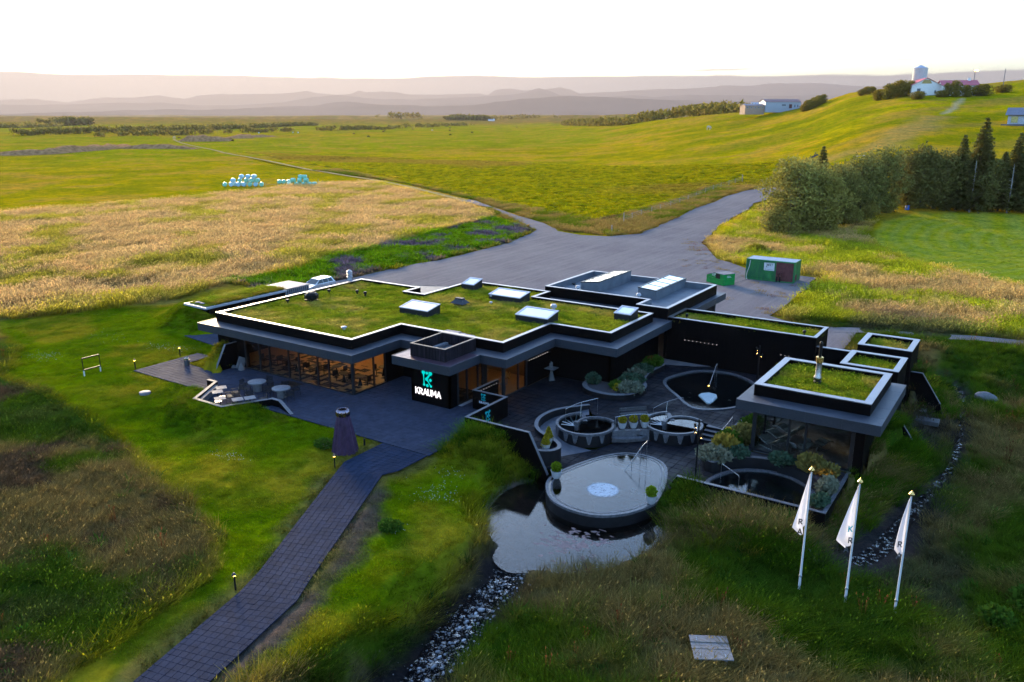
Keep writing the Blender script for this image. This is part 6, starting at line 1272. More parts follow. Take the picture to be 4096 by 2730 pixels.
# ------------------------------------------------------------------ yard: container, skip, car
ct_ = empty('shipping_container', (-28.15, 101.7, .02), R(1), 'green shipping container with rust-brown doors and a white sign', 'container'); Lx, Ly, Hh = 2.95, 1.3, 2.6
mg, t_ = newmat('green_paint'); p_ = t_.pos(); n_ = t_.noise(t_.vmap(p_, (1, 1, .25)), 2.2, 5, .65); f_ = t_.noise(p_, 8, 4); c_ = t_.mix(t_.rng(n_, .38, .66), (.008, .115, .042, 1), (.02, .20, .04, 1)); c_ = t_.mix(t_.rng(f_, .62, .8), c_, (.10, .10, .03, 1)); t_.out(t_.pr(c_, .5)); M['green'] = mg
M['rustred'] = plain('rust_red_paint', (.105, .032, .032), .6, 0, .25, 2.5)
b = MB(); b.box(-Lx, -Ly+.04, .12, Lx, Ly-.04, Hh-.04); b.build('container_body', mg, ct_)
b = MB()
for i in range(27):
    x = -Lx+.1+i*.137
    if x < .55: b.box(x, -Ly, .2, x+.075, -Ly+.041, Hh-.14)
for i in range(42): x = -Lx+.08+i*.14; b.box(x, Ly-.041, .2, x+.08, Ly, Hh-.14)
for i in range(17): y = -Ly+.12+i*.15; b.box(Lx, y, .2, Lx+.035, y+.08, Hh-.14); b.box(-Lx-.035, y, .2, -Lx, y+.08, Hh-.14)
tag(b.build('corrugation', mg, ct_), kind='stuff')
b = MB(); b.box(.72, -Ly-.02, .16, Lx-.16, -Ly+.039, Hh-.12); b.build('side_panel', M['rustred'], ct_); b = MB(); b.box(Lx+.036, -Ly+.3, .3, Lx+.06, -Ly+1.0, 1.0); b.build('vent_panel', M['rustred'], ct_)
for k, (p, q) in enumerate((((-Lx, -Ly, .1), (Lx, -Ly, .1)), ((-Lx, -Ly, Hh-.06), (Lx, -Ly, Hh-.06)), ((-Lx, Ly, .1), (Lx, Ly, .1)), ((-Lx, Ly, Hh-.06), (Lx, Ly, Hh-.06)), ((Lx, -Ly, .14), (Lx, -Ly, Hh-.1)), ((-Lx, -Ly, .14), (-Lx, -Ly, Hh-.1)), ((Lx, Ly, .14), (Lx, Ly, Hh-.1)), ((-Lx, Ly, .14), (-Lx, Ly, Hh-.1)), ((-Lx, -Ly, Hh-.05), (-Lx, Ly, Hh-.05)), ((Lx, -Ly, Hh-.05), (Lx, Ly, Hh-.05)))): b = MB(); b.bar(p, q, .14); b.build('frame_rail', mg, ct_)
b = MB(); b.box(-Lx, -Ly, Hh-.035, Lx, Ly, Hh); rf = b.build('container_roof', M['galv'], ct_); b = MB()
for i in range(20): x = -Lx+.15+i*.295; b.box(x, -Ly+.1, Hh+.001, x+.14, Ly-.1, Hh+.03)
b.build('roof_rib', M['galv'], rf)
b = MB(); b.box(-.78, -Ly-.06, 1.35, .5, -Ly-.03, 2.3); sg = b.build('sign_board', M['white'], ct_); frs = (Vector((0, -Ly-.06, 0)), Vector((1, 0, 0)), Vector((0, 0, 1)), Vector((0, -1, 0)))
word('Jn', .3, frs, -.52, 1.92, M['dgrey'], sg, .16, .12, .01); word('EET', .27, frs, -.22, 1.94, M['dgrey'], sg, .16, .14, .01)
b = MB()
for i in range(6): b.box(-.6+.02*i+.13*(i % 3), -Ly-.072, 1.74-.08*(i//3), -.5+.13*(i % 3), -Ly-.061, 1.77-.08*(i//3))
b.box(-.62, -Ly-.072, 1.46, -.5, -Ly-.061, 1.52); b.box(-.4, -Ly-.072, 1.47, .35, -Ly-.061, 1.495); b.build('small_print', M['dgrey'], sg)
b = MB(); b.box(-.35, -Ly-.03, .35, .15, -Ly-.003, .95); b.build('hatch', M['green'], ct_)
b = MB(); b.box(.8, -Ly-.12, .9, 1.6, -Ly-.021, 1.45); b.build('pipe_box', M['rustred'], ct_)
for x in (.98, 1.36): b = MB(); b.tube([(x, -Ly-.45, .12), (x, -Ly-.45, .75)], .09, 8); b.build('pipe_leg', M['black'], ct_); b = MB(); b.tube([(x, -Ly-.45, .7), (x, -Ly-.44, 1.0), (x+.05, -Ly-.38, 1.16), (x+.12, -Ly-.25, 1.18), (x+.12, -Ly-.1, 1.12)], .085, 8); b.build('pipe', M['rustred'], ct_, True)
b = MB(); b.tube([(-Lx+.45, -Ly-.06, Hh-.15), (-Lx+.38, -Ly-.1, 1.7), (-Lx+.15, -Ly-.14, .9), (-Lx+.1, -Ly-.2, .3), (-Lx+.3, -Ly-.4, .03)], .035, 6); b.build('hose', M['white'], ct_, True)
b = MB(); b.tube([(-31.5, 95.6, .06), (-31.1, 97.5, .03), (-30.9, 99.4, .03), (-30.7, 100.3, .05)], .035, 6); tag(b.build('ground_hose', M['black']), 'dark hose lying on the gravel between skip and container', 'hose')
dp = empty('waste_skip', (-32.6, 95.6, -.0), R(-30), 'bright green sloping waste skip with a dark label plate', 'skip'); b = MB(); x0, x1, y0, y1 = -1.75, 1.35, -.85, .95
b.add([(x0, y0, .06), (x1, y0, .06), (x1, y1, .06), (x0, y1, .06), (x0, y0, .95), (x0+1.55, y0, 1.42), (x1, y0, 1.42), (x1, y1, 1.42), (x0+1.55, y1, 1.42), (x0, y1, .95)], [(3, 2, 1, 0), (0, 1, 6, 5, 4), (1, 2, 7, 6), (2, 3, 9, 8, 7), (3, 0, 4, 9), (4, 5, 8, 9), (5, 6, 7, 8)])
mgs = plain('skip_green', (.0, .20, .035), .4, 0, .2, 2); b.build('skip_body', mgs, dp, bevel=.03); b = MB(); b.box(x0-.03, y0-.035, .72, x1+.03, y0-.001, .79); b.box(x1+.001, y0-.035, .72, x1+.035, y1, .79); b.build('side_rib', mgs, dp)
b = MB(); b.box(x0+1.5, y0-.05, 1.425, x1+.04, y1+.05, 1.47); b.build('lid', M['conc_lt'], dp); b = MB(); b.add([(x0-.03, y0-.03, .975), (x0+1.52, y0-.03, 1.45), (x0+1.52, y1+.03, 1.45), (x0-.03, y1+.03, .975), (x0-.03, y0-.03, 1.0), (x0+1.5, y0-.03, 1.475), (x0+1.5, y1+.03, 1.475), (x0-.03, y1+.03, 1.0)], [(3, 2, 1, 0), (4, 5, 6, 7), (0, 1, 5, 4), (1, 2, 6, 5), (2, 3, 7, 6), (3, 0, 4, 7)]); b.build('sloping_lid', M['conc_lt'], dp)
b = MB(); b.box(.0, y0-.06, .82, .78, y0-.04, 1.38); b.build('label_plate', M['black'], dp); b = MB()
for k in range(4): b.box(-.75, y0-.02, 1.02+.085*k, -.15-.1*(k % 2), y0-.004, 1.05+.085*k)
b.box(-.25, y0-.02, 1.2, -.08, y0-.004, 1.36); b.build('lettering', M['white'], dp); b = MB()
for k in range(3): b.box(x1+.002, -.3, 1.0+.1*k, x1+.016, .35-.12*k, 1.04+.1*k)
b.build('side_lettering', M['white'], dp)
# silver estate car
car = empty('parked_car', (-70.7, 65.3, .03), R(180), 'silver estate car parked behind the turf shed', 'car'); msil = plain('silver_paint', (.56, .56, .58), .22, .6, .04); mgl = M['glass_dk']; mtyre = M['black']
def section(y, w, zb, zt): return [(-w, y, zb), (w, y, zb), (w, y, zt), (-w, y, zt)]
def loft(b, secs):
    n = len(secs[0]); V = [p for s_ in secs for p in s_]; F = [tuple(range(n-1, -1, -1)), tuple((len(secs)-1)*n+k for k in range(n))]
    for i in range(len(secs)-1):
        for k in range(n): F.append((i*n+k, i*n+(k+1) % n, (i+1)*n+(k+1) % n, (i+1)*n+k))
    b.add(V, F)
b = MB(); loft(b, [section(2.28, .74, .34, .62), section(2.15, .84, .26, .76), (section(1.2, .89, .24, .92)), section(.95, .9, .24, .96), section(-1.9, .9, .24, .98), section(-2.2, .86, .3, .95), section(-2.3, .8, .4, .8)]); b.build('body', msil, car, bevel=.04)
def cab(b, y, wb, wt, zb, zt): return [(-wb, y, zb), (wb, y, zb), (wt, y+0, zt), (-wt, y, zt)]
b = MB(); b.add([(-.82, 1.0, .95), (.82, 1.0, .95), (.86, -2.05, .97), (-.86, -2.05, .97), (-.66, .15, 1.46), (.66, .15, 1.46), (.68, -1.75, 1.52), (-.68, -1.75, 1.52)], [(3, 2, 1, 0), (4, 5, 6, 7), (0, 1, 5, 4), (1, 2, 6, 5), (2, 3, 7, 6), (3, 0, 4, 7)]); b.build('cabin', msil, car)
def quad_on(b, c4_, k=.01):
    c = [Vector(p) for p in c4_]; n = (c[1]-c[0]).cross(c[3]-c[0]).normalized()*k; b.add([p+n*.2 for p in c]+[p+n*1.2 for p in c], [(3, 2, 1, 0), (4, 5, 6, 7), (0, 1, 5, 4), (1, 2, 6, 5), (2, 3, 7, 6), (3, 0, 4, 7)])
P = lambda y, f, s_: (s_*(.83+(1-y)*.013-(f)*(.17)), y+(0), .96+f*.5)
gw = plain('car_glass', (.05, .06, .065), .06, 0, .05)
b = MB(); quad_on(b, [(.74, .93, 1.0), (-.74, .93, 1.0), (-.63, .2, 1.425), (.63, .2, 1.425)], .012); b.build('windscreen', gw, car)
b = MB(); quad_on(b, [(-.76, -2.04, 1.02), (.76, -2.04, 1.02), (.63, -1.8, 1.46), (-.63, -1.8, 1.46)], .012); b.build('rear_window', gw, car)
for s_ in (-1, 1):
    for y0_, y1_, t0, t1 in ((.72, -.2, .12, -.22), (-.3, -1.05, -.3, -1.02), (-1.15, -1.85, -1.1, -1.62)):
        c = [(s_*.833, y0_, 1.01), (s_*.845, y1_, 1.01), (s_*.69, t1, 1.43), (s_*.68, t0, 1.43)]; b = MB(); quad_on(b, c if s_ < 0 else [c[1], c[0], c[3], c[2]], .012); b.build('side_window', gw, car)
    b = MB(); b.tube([(s_*.6, 0, 1.5), (s_*.6, -.3, 1.56), (s_*.6, -1.5, 1.6), (s_*.6, -1.7, 1.54)], .02, 6); b.build('roof_rail', M['black'], car)
    b = MB(); b.blob((s_*.98, .55, 1.02), .09, .06, .07, 2, 0, 8, 5); b.build('mirror', msil, car, True)
    b = MB(); b.blob((s_*.62, 2.2, .68), .16, .08, .08, 2, 0, 8, 5); b.build('headlight', M['white'], car, True)
    for y in (1.4, -1.4): b = MB(); b.tube([(s_*.74, y, .32), (s_*.92, y, .32)], .32, 16); w_ = b.build('wheel', mtyre, car); b = MB(); b.tube([(s_*.9, y, .32), (s_*.93, y, .32)], .19, 12); b.build('rim', M['steel'], w_)

# ------------------------------------------------------------------ wrapped hay bales
mb1 = plain('blue_bale_wrap', (.33, .52, .62), .35, 0, .12, 3, .3, 6); mb2 = plain('mint_bale_wrap', (.22, .52, .38), .35, 0, .12, 3, .3, 6)
b = MB(); b.lathe([(.45, -.6), (.6, -.55), (.63, -.3), (.64, 0), (.63, .3), (.6, .55), (.45, .6)], 14); BALE = [b.mesh('hay_bale', mb1, True), None]; BALE[1] = BALE[0].copy(); BALE[1].materials[0] = mb2
POSN = ('bottom', 'second', 'top')
def bale(x, y, z, colr, ang, group, label, stand=False):
    o = link('hay_bale', BALE[colr]); o.location = (x, y, z); o.rotation_euler = (0 if stand else R(90), 0, R(ang)); tag(o, label, 'hay bale', group)
ax_ = Vector((.78, .62)); cn_ = ('pale blue', 'mint green')
for row, z, items in (('bottom', .62, ((-199.2, 151.6, 1), (-197.7, 152.6, 0), (-196.0, 153.8, 0), (-194.6, 154.8, 0), (-193.2, 155.6, 1), (-191.9, 156.6, 0), (-190.5, 157.5, 1))), ('second-row', 1.72, ((-197.2, 153.0, 0), (-195.6, 154.1, 1), (-194.2, 155.1, 1), (-192.8, 156.0, 1), (-191.4, 156.9, 1))), ('top', 2.8, ((-195.1, 154.4, 0), (-193.6, 155.4, 0), (-192.3, 156.3, 0)))):
    nm_ = ['leftmost', 'second from left', 'third from left', 'fourth from left', 'fifth from left', 'sixth from left', 'rightmost']
    if len(items) == 5: nm_ = nm_[:4]+['rightmost']
    if len(items) == 3: nm_ = ['left', 'middle', 'right']
    for (x, y, k), w in zip(items, nm_): bale(x, y, z+float(far_height(x, y)), k, random.uniform(25, 50), 'bales in the big left stack', f'{cn_[k]} wrapped bale, {w} in the {row} layer of the big stack'.replace('second-row', 'second'))
for i, (x, y, z, k) in enumerate(((-198.2, 154.4, .62, 0), (-196.5, 155.6, .62, 0), (-195.2, 156.4, 1.72, 0), (-193.9, 157.4, 1.72, 1), (-193.4, 157.6, 2.8, 1))): bale(x, y, z, k, 40, 'bales in the big left stack', f'{cn_[k]} bale in the back row of the big stack, {("lowest left", "lowest second", "middle left", "middle right", "topmost")[i]}')
for x, y, w in ((-194.3, 167.4, 'left'), (-193.3, 168.1, 'middle'), (-192.0, 168.8, 'right')): bale(x, y, .62, 1, 40, 'loose bales by the fence', f'loose mint bale lying between the two stacks, {w} of three')
for row, z, items in (('bottom', .62, ((-185.0, 163.0), (-183.2, 164.1), (-181.6, 165.1), (-180.2, 166.1), (-179.0, 167.0))), ('second', 1.72, ((-184.2, 163.7), (-182.6, 164.7), (-181.0, 165.7))), ('top', 2.6, ((-183.0, 165.5), (-181.8, 166.0)))):
    for i, (x, y) in enumerate(items): bale(x, y, z, 1, random.uniform(60, 130), 'bales in the right stack', f'mint green bale, {["first", "second", "third", "fourth", "fifth"][i]} from left in the {row} layer of the smaller stack')
for i, (x, y) in enumerate(((-737.8, 612.0), (-724, 648), (-720, 652))): bale(x, y, float(far_height(x, y))+.6, 0, 30, 'far white bales', ('single pale bale by the long tree belt', 'pale bale in the far pair, left one', 'pale bale in the far pair, right one')[i])

# ------------------------------------------------------------------ fences
M['post'] = plain('fence_wood', (.30, .24, .18), .85, 0, .25)
def fence(label, pts, h=1.15, wires=2, thick=.055, every=1, wirem='galv', big=()):
    t = wempty('wire_fence', (pts[0][0], pts[0][1], hz(*pts[0])), 0, label, 'fence'); Z = [hz(x, y) for x, y in pts]
    for i, ((x, y), z) in enumerate(zip(pts, Z)): b = MB(); r_ = .11 if i in big else thick; hh = h*1.35 if i in big else h*random.uniform(.92, 1.05); b.tube([(x, y, z-.3), (x+random.uniform(-.05, .05), y, z+hh)], r_, 6); b.build('fence_post', M['post'], t)
    for k in range(wires):
        b = MB(); zz_ = h*(.45+.45*k/max(wires-1, 1)); b.tube([(x, y, z+zz_) for (x, y), z in zip(pts, Z)], .012, 4); b.build('wire', M[wirem], t)
    return t
fence('post and wire fence along the ploughed strip by the drive', [(-67.8, 140.8), (-68.6, 146.3), (-69.4, 152.1), (-70.1, 158.8), (-70.5, 164.2), (-71.3, 171.7), (-72.4, 179.7), (-73.4, 187.3), (-74.3, 194.9), (-74.8, 202.4), (-74.8, 208.0), (-74.4, 212.6), (-73.7, 216.9), (-73.3, 220.9), (-72.6, 224.5)], 1.5, 3, .07, big=(0, 14))
b = MB(); b.tube([(0, 0, -.2), (0, 0, 1.3)], .14, 8); o = b.build('corner_post', M['post']); o.location = (-64.2, 128.7, 0); tag(o, 'short thick wooden post at the corner of the yard', 'post')
fence('low dark fence with sagging tape beside the bale stacks', [(-189.8, 158.2), (-188.5, 161.5), (-187, 164), (-190.5, 166.8), (-194, 171), (-187, 176), (-181, 172)], 1.1, 1, .07)
b = MB(); 
for k in range(5): b.bar((-189.5, 170.5, .3+.25*k), (-187.2, 172.3, .3+.25*k), .06)
for p in ((-189.5, 170.5), (-188.3, 171.4), (-187.2, 172.3)): b.bar((*p, 0), (*p, 2.3), .1)
tag(b.build('cattle_gate', M['rustred']), 'rusty red gate and posts near the smaller bale stack', 'gate')

# ------------------------------------------------------------------ farm on the hill and other far buildings
def gable(parent, x0, y0, x1, y1, z, h, rise, wallm, roofm, along='x', eave=.5, name='wall'):
    b = MB(); b.box(x0, y0, z-2, x1, y1, z+h); b.build(name, wallm, parent); r_ = MB(); t = .12; m = MB()
    if along == 'x':
        ym = (y0+y1)/2; A_ = [(x0-eave, y0-eave, z+h-eave*rise/((y1-y0)/2)), (x1+eave, y0-eave, z+h-eave*rise/((y1-y0)/2)), (x1+eave, ym, z+h+rise), (x0-eave, ym, z+h+rise)]; B_ = [(x0-eave, ym, z+h+rise), (x1+eave, ym, z+h+rise), (x1+eave, y1+eave, A_[0][2]), (x0-eave, y1+eave, A_[0][2])]
        for x in (x0, x1): m.add([(x, y0, z+h), (x, y1, z+h), (x, ym, z+h+rise-.05)], [(0, 1, 2)])
    else:
        xm = (x0+x1)/2; A_ = [(x0-eave, y0-eave, z+h-eave*rise/((x1-x0)/2)), (xm, y0-eave, z+h+rise), (xm, y1+eave, z+h+rise), (x0-eave, y1+eave, z+h-eave*rise/((x1-x0)/2))]; B_ = [(xm, y0-eave, z+h+rise), (x1+eave, y0-eave, A_[0][2]), (x1+eave, y1+eave, A_[0][2]), (xm, y1+eave, z+h+rise)]
        for y in (y0, y1): m.add([(x0, y, z+h), (x1, y, z+h), (xm, y, z+h+rise-.05)], [(0, 1, 2)])
    m.build('gable_wall', wallm, parent)
    for q in (A_, B_): r_.add([*q, *[(x, y, zz+t) for x, y, zz in q]], [(3, 2, 1, 0), (4, 5, 6, 7), (0, 1, 5, 4), (1, 2, 6, 5), (2, 3, 7, 6), (3, 0, 4, 7)])
    return r_.build('roof', roofm, parent)
def windows(parent, lst, m):
    for (x0, y0, z0, x1, y1, z1) in lst: b = MB(); b.box(x0, y0, z0, x1, y1, z1); f = b.build('window', M['galv'], parent); b = MB(); b.box(x0+(.15 if x1-x0 > .3 else -.02), y0+(.15 if y1-y0 > .3 else -.02), z0+.12, x1-(.15 if x1-x0 > .3 else -.02), y1-(.15 if y1-y0 > .3 else -.02), z1-.12); b.build('pane', m, f)
gd = plain('dark_pane', (.12, .13, .15), .1)
th_ = -R(-33.5+12); fh = empty('farmhouse', (-47.5, 412, 28.3), R(20), 'white farmhouse with red roofs on the hill', 'house')
gable(fh, -13.5, -3, -2.0, 14, 0, 4.0, 2.9, M['stucco'], M['red_roof'], 'y'); r_ = gable(fh, -1.98, -6, 12, 3.5, -1.2, 5.0, 2.0, M['stucco'], M['red_roof'], 'x')
b = MB(); b.box(8.6, -1.9, 4.2, 9.7, -.9, 6.8); b.build('chimney', M['stucco'], fh); b = MB(); b.add([(-9.9, -3.06, 4.6), (-5.6, -3.06, 4.6), (-6.6, -3.06, 6.1), (-8.9, -3.06, 6.1)], [(0, 1, 2, 3)]); b.build('gable_boards', plain('ochre_boards', (.45, .32, .12), .7), fh)
windows(fh, [(-11.4, -3.08, .9, -9.9, -3.0, 2.6), (-4.4, -3.08, .6, -3.6, -3.0, 1.8)]+[(x, -6.08, z, x+1.5, -6.0, z+1.1) for x in (-.8, 2.4, 7.4, 10) for z in (-.4, 2.2)], gd)
sl = empty('silo', (-59.5, 425, 29.5), 0, 'pale concrete silo tower beside the white farmhouse', 'silo'); b = MB(); b.lathe([(3.1, -1), (3.1, 10.6)], 20); b.build('silo_wall', M['silo'], sl, True); b = MB(); b.lathe([(3.25, 10.6), (.2, 12.0)], 20); b.build('silo_cap', M['galv'], sl)
bs = empty('farm_shed', (-66, 424, 29.3), R(20), 'small red roofed shed behind the trees left of the farmhouse', 'shed'); gable(bs, -4, -3, 4, 3, 0, 2.6, 1.5, M['stucco'], M['red_roof'], 'x')
bn_ = empty('barn', (-144, 505, 23.2), R(42), 'grey barn with reddish roof in front of the bushes', 'barn'); gable(bn_, -11, -4, 11, 5, 0, 3.9, 1.5, M['galv'], plain('barn_roof', (.24, .13, .12), .7), 'x', .3); gable(bn_, -23, -3, -11.1, 4.5, -1.2, 3.0, .9, plain('barn_brick', (.36, .24, .17), .8), plain('barn_roof_old', (.27, .20, .20), .7), 'x', .3)
windows(bn_, [(3.5, -4.08, .2, 5.6, -4, 2.7)], M['rustred']); windows(bn_, [(6.8, -4.08, .8, 7.7, -4, 2.4), (8.6, -4.08, .8, 9.5, -4, 2.4), (-1, -4.08, 1.6, 1.7, -4, 2.6)]+[(-22+2.3*k, -3.08, .3, -21+2.3*k, -3, 1.1) for k in range(5)], gd)
gh = empty('grey_house', (-10.5, 318.5, 16.9), R(-2), 'grey house with dark roof at the right edge, on the hillside', 'house')
gable(gh, -6, -3, 14, 6, 0, 3.2, 1.9, plain('grey_render', (.42, .42, .46), .8), plain('slate_roof', (.13, .13, .17), .6), 'x', .8); windows(gh, [(-5.2, -3.08, .4, -3.0, -3.0, 2.6), (3.2, -3.08, .3, 5.2, -3, 2.6)], plain('amber_pane', (.5, .42, .16), .15)); b = MB(); b.box(-7.5, -6, -.4, 12, -3.1, .1); b.build('deck', M['conc'], gh)
whc = empty('parked_car', (-3.2, 312.3, 16.6), R(70), 'white car half hidden in front of the grey house', 'car'); b = MB(); b.box(-.85, -2.1, .35, .85, 2.1, .9); b.build('body', M['white'], whc, bevel=.1); b = MB(); b.add([(-.8, -1.5, .9), (.8, -1.5, .9), (.8, 1, .9), (-.8, 1, .9), (-.65, -1.1, 1.45), (.65, -1.1, 1.45), (.65, .4, 1.45), (-.65, .4, 1.45)], [(3, 2, 1, 0), (4, 5, 6, 7), (0, 1, 5, 4), (1, 2, 6, 5), (2, 3, 7, 6), (3, 0, 4, 7)]); b.build('cabin', gw, whc)
for y in (-1.3, 1.3): b = MB(); b.tube([(-.9, y, .33), (.9, y, .33)], .33, 10); b.build('wheel', mtyre, whc)
d_ = empty('distant_farm', (*xy(-58, 2380), float(far_height(*xy(-58, 2380)))), R(30), 'tiny pale farm on the plain below the mountains', 'house'); gable(d_, -9, -3, 4, 3, 0, 3, 2, M['stucco'], M['galv'], 'x'); gable(d_, 4.1, -3, 9, 3, 0, 5, 2, M['stucco'], M['galv'], 'y')
fs_ = empty('distant_shed', (*xy(258, 880), 27.0), R(30), 'pale shed on the brow of the far orange knoll', 'shed'); gable(fs_, -9, -4, 9, 4, 0, 3, 2, M['galv'], M['galv'], 'x')
# the orange knoll behind the barn
kx, ky = np.meshgrid(np.linspace(-1, 1, 40), np.linspace(-1, 1, 24)); KU = 245+75*kx; KV = 850+120*ky; kz = 14*np.clip(1-(kx**2+ky**2), 0, 1)**.7+13+(fbm(KU, KV, 30, 77, 3)-.5)*1.5-3*(kx**2+ky**2 > .96); KX, KY = xy(KU, KV)
mk = bpy.data.meshes.new('knoll'); ix = np.arange(40*24).reshape(24, 40); mk.from_pydata([tuple(v) for v in np.stack([KX, KY, kz], -1).reshape(-1, 3)], [], [(int(ix[j, i]), int(ix[j, i+1]), int(ix[j+1, i+1]), int(ix[j+1, i])) for j in range(23) for i in range(39)]); set_cols(mk, 'col', np.tile(np.array((.22, .17, .02)), (960, 1))); mk.materials.append(M['ground']); mk.polygons.foreach_set('use_smooth', [True]*len(mk.polygons)); tag(link('knoll', mk), kind='structure')
def pole(x, y, h, label, lamp=False):
    t = empty('utility_pole', (x, y, hz(x, y)), 0, label, 'pole'); b = MB(); b.tube([(0, 0, -.5), (0, 0, h)], .16, 6); b.build('pole', M['conc_lt'], t)
    if lamp: b = MB(); b.box(-.3, -.3, h, 1.2, .3, h+.5); b.build('lamp_head', M['amber'], t)
pole(-38.5, 436, 8.5, 'pale pole with a yellow lamp right of the farmhouse', True); pole(-27, 440, 9, 'thin pale pole on the hillside right of the farmhouse')

# ------------------------------------------------------------------ earth heaps, debris, cattle
M['earth'] = plain('bare_earth', (.32, .16, .07), .95, 0, .4, .5, .6, 2, 0.)
def heap(pts, w, h, label, seed=1, m='earth'):
    P_ = spline(pts, 5); b = MB(); V = []; n = 9
    for i, (x, y) in enumerate(P_):
        nx_, ny_ = normals(P_)[i]; e = math.sin(math.pi*min(max(i/(len(P_)-1), .02), .98))**.45
        for k in range(n): s = k/(n-1)*2-1; z = h*e*(1-s*s)*(.6+.8*float(vnoise(x*.35+seed, y*.35+s*2, seed)))-.2; V.append((x+nx_*w*s, y+ny_*w*s, float(far_height(x, y))+z))
    b.add(V, [(i*n+k, i*n+k+1, (i+1)*n+k+1, (i+1)*n+k) for i in range(len(P_)-1) for k in range(n-1)]); return tag(b.build('earth_heap', M[m], None, True), label, 'earth heap', 'spoil heaps in the pasture')
heap([(-462, 205), (-447, 215), (-436, 226), (-450, 254), (-467, 279), (-485, 297), (-510, 312)], 6, 2.8, 'long brown bank of earth at the left edge of the pasture', 3); heap([(-461, 281), (-452, 287), (-434.5, 296), (-420, 303)], 5, 2.2, 'grey-brown earth bank right of the long brown bank', 5); heap([(-565, 394), (-556, 399), (-544, 403), (-530, 414)], 7, 4.5, 'grey spoil heap beside the far end of the track', 6); heap([(-590, 455), (-600, 478), (-620, 500), (-648, 517), (-655, 560)], 7, 3.6, 'long low spoil heap beyond the track', 7)
def cow(x, y, s, colr, rz, label, graze=True):
    t = link('cow', None) if False else None; b = MB(); b.tube([(-.75, 0, 1.05), (-.3, 0, 1.02), (.3, 0, 1.05), (.7, 0, 1.1)], .36, 8, .3)
    for xx in (-.6, .55):
        for yy in (-.18, .18): b.tube([(xx, yy, .85), (xx+.05, yy, .4), (xx, yy, 0)], .11, 6, .06)
    b.tube([(.65, 0, 1.15), (.95, 0, .95 if graze else 1.4), (1.12, 0, .5 if graze else 1.5)], .2, 7, .13); b.tube([(1.08, 0, .55 if graze else 1.52), (1.35, 0, .3 if graze else 1.4)], .15, 7, .09); b.tube([(-.78, 0, 1.15), (-.95, 0, .8), (-.93, 0, .35)], .035, 5)
    o = b.build('cow', colr, None, True); o.location = (x, y, float(far_height(x, y))); o.scale = (s,)*3; o.rotation_euler = (0, 0, rz); tag(o, label, 'cow', 'cattle grazing on the pasture')
cb = plain('brown_hide', (.12, .05, .025), .8); ck = plain('black_hide', (.02, .017, .016), .8); cl_ = plain('pale_hide', (.5, .42, .33), .8)
for (x, y, c_, lab) in ((-507.8, 539.7, ck, 'black cow, nearest of the grazing herd'), (-594.2, 610.6, cb, 'brown cow grazing left of the nearest black cow'), (-679.4, 750.7, ck, 'dark cow standing in front of the far shrub row'), (-668, 735, cb, 'small brown animal close beside a dark cow'), (-743.6, 960.5, ck, 'dark cow grazing by the end of the shrub row'), (-617.6, 797.1, cb, 'brown cow in the middle of the bright pasture'), (-511.3, 660.7, ck, 'dark cow seen from behind in mid pasture'), (-558.2, 761.2, ck, 'black cow near the right end of the bright pasture'), (-700, 1070, cb, 'reddish cow far off on the green slope'), (-639.8, 791.2, cl_, 'pale cow in the bright pasture'), (-714.0, 843.0, cb, 'brown cow near the shrubs'), (-640, 440, cl_, 'whitish cow near the end of the track'), (-628, 436, cb, 'brown cow near the end of the track')): cow(x, y, 1.15, c_, random.choice((R(33+12), R(213+8), R(60))), lab)
b = MB(); b.blob((0, 0, 1.1), .75, .35, .4, 2, .1); b.tube([(.6, 0, 1.2), (1.0, 0, .6)], .18, 6); [b.tube([(xx, yy, .9), (xx, yy, 0)], .09, 5) for xx in (-.5, .5) for yy in (-.15, .15)]; o = b.build('horse', cl_, None, True); o.location = (-163, 440, hz(-163, 440)); o.scale = (1.5,)*3; tag(o, 'white horse grazing on the slope below the barn', 'horse')
M['junk'] = plain('weathered_plank', (.42, .40, .40), .8, 0, .2)
for i, (x, y, l, a, lab) in enumerate(((-32.9, 155.5, 2.6, 60, 'long pale plank in the weeds nearest the shrubs'), (-31.4, 160.5, 2.2, 75, 'broken plank in the weeds, second along the tree line'), (-30.2, 163, 2.4, 40, 'grey beam lying among the weeds'), (-28.6, 167.5, 2.0, 25, 'pale board lying near the mown field'), (-26.8, 170.0, 2.2, 40, 'white plank closest to the blue barrel'), (-33.0, 147.0, 2.4, 10, 'light blue-grey rail at the foot of the shrubs'))): b = MB(); b.bar((-l/2, 0, .15), (l/2, .1, .3), .22, .1); b.bar((-l/2+.3, .3, .1), (l/2-.2, .42, .2), .16, .08); o = b.build('plank', M['junk']); o.location = (x, y, hz(x, y)+.1); o.rotation_euler = (0, 0, R(a)); tag(o, lab, 'plank', 'old timber in the weeds')
b = MB(); b.lathe([(.5, 0), (.52, .1), (.5, .55), (.53, .6), (.5, .65), (.5, 1.15)], 14); o = b.build('barrel', plain('blue_plastic', (.03, .11, .42), .4), None, True); o.location = (-23.4, 172.5, hz(-23.4, 172.5)); o.scale = (.75,)*3; tag(o, 'blue barrel with a pale top at the edge of the mown field', 'barrel')
b = MB(); b.bar((-.9, 0, 0), (.9, 0, .9), .35, .5); b.bar((-.5, .3, 0), (.2, .5, 1.6), .2); o = b.build('scrap_machinery', M['dgrey']); o.location = (-63, 262, hz(-63, 262)); tag(o, 'dark scrap machinery on the hillside bank', 'machinery')
b = MB(); b.bar((-1.8, 0, .1), (1.8, .2, .5), .35, .2); o = b.build('log', M['junk']); o.location = (-46.5, 245.6, hz(-46.5, 245.6)); o.rotation_euler = (0, 0, R(-35)); tag(o, 'pale log lying in the grass above the spruces', 'log')
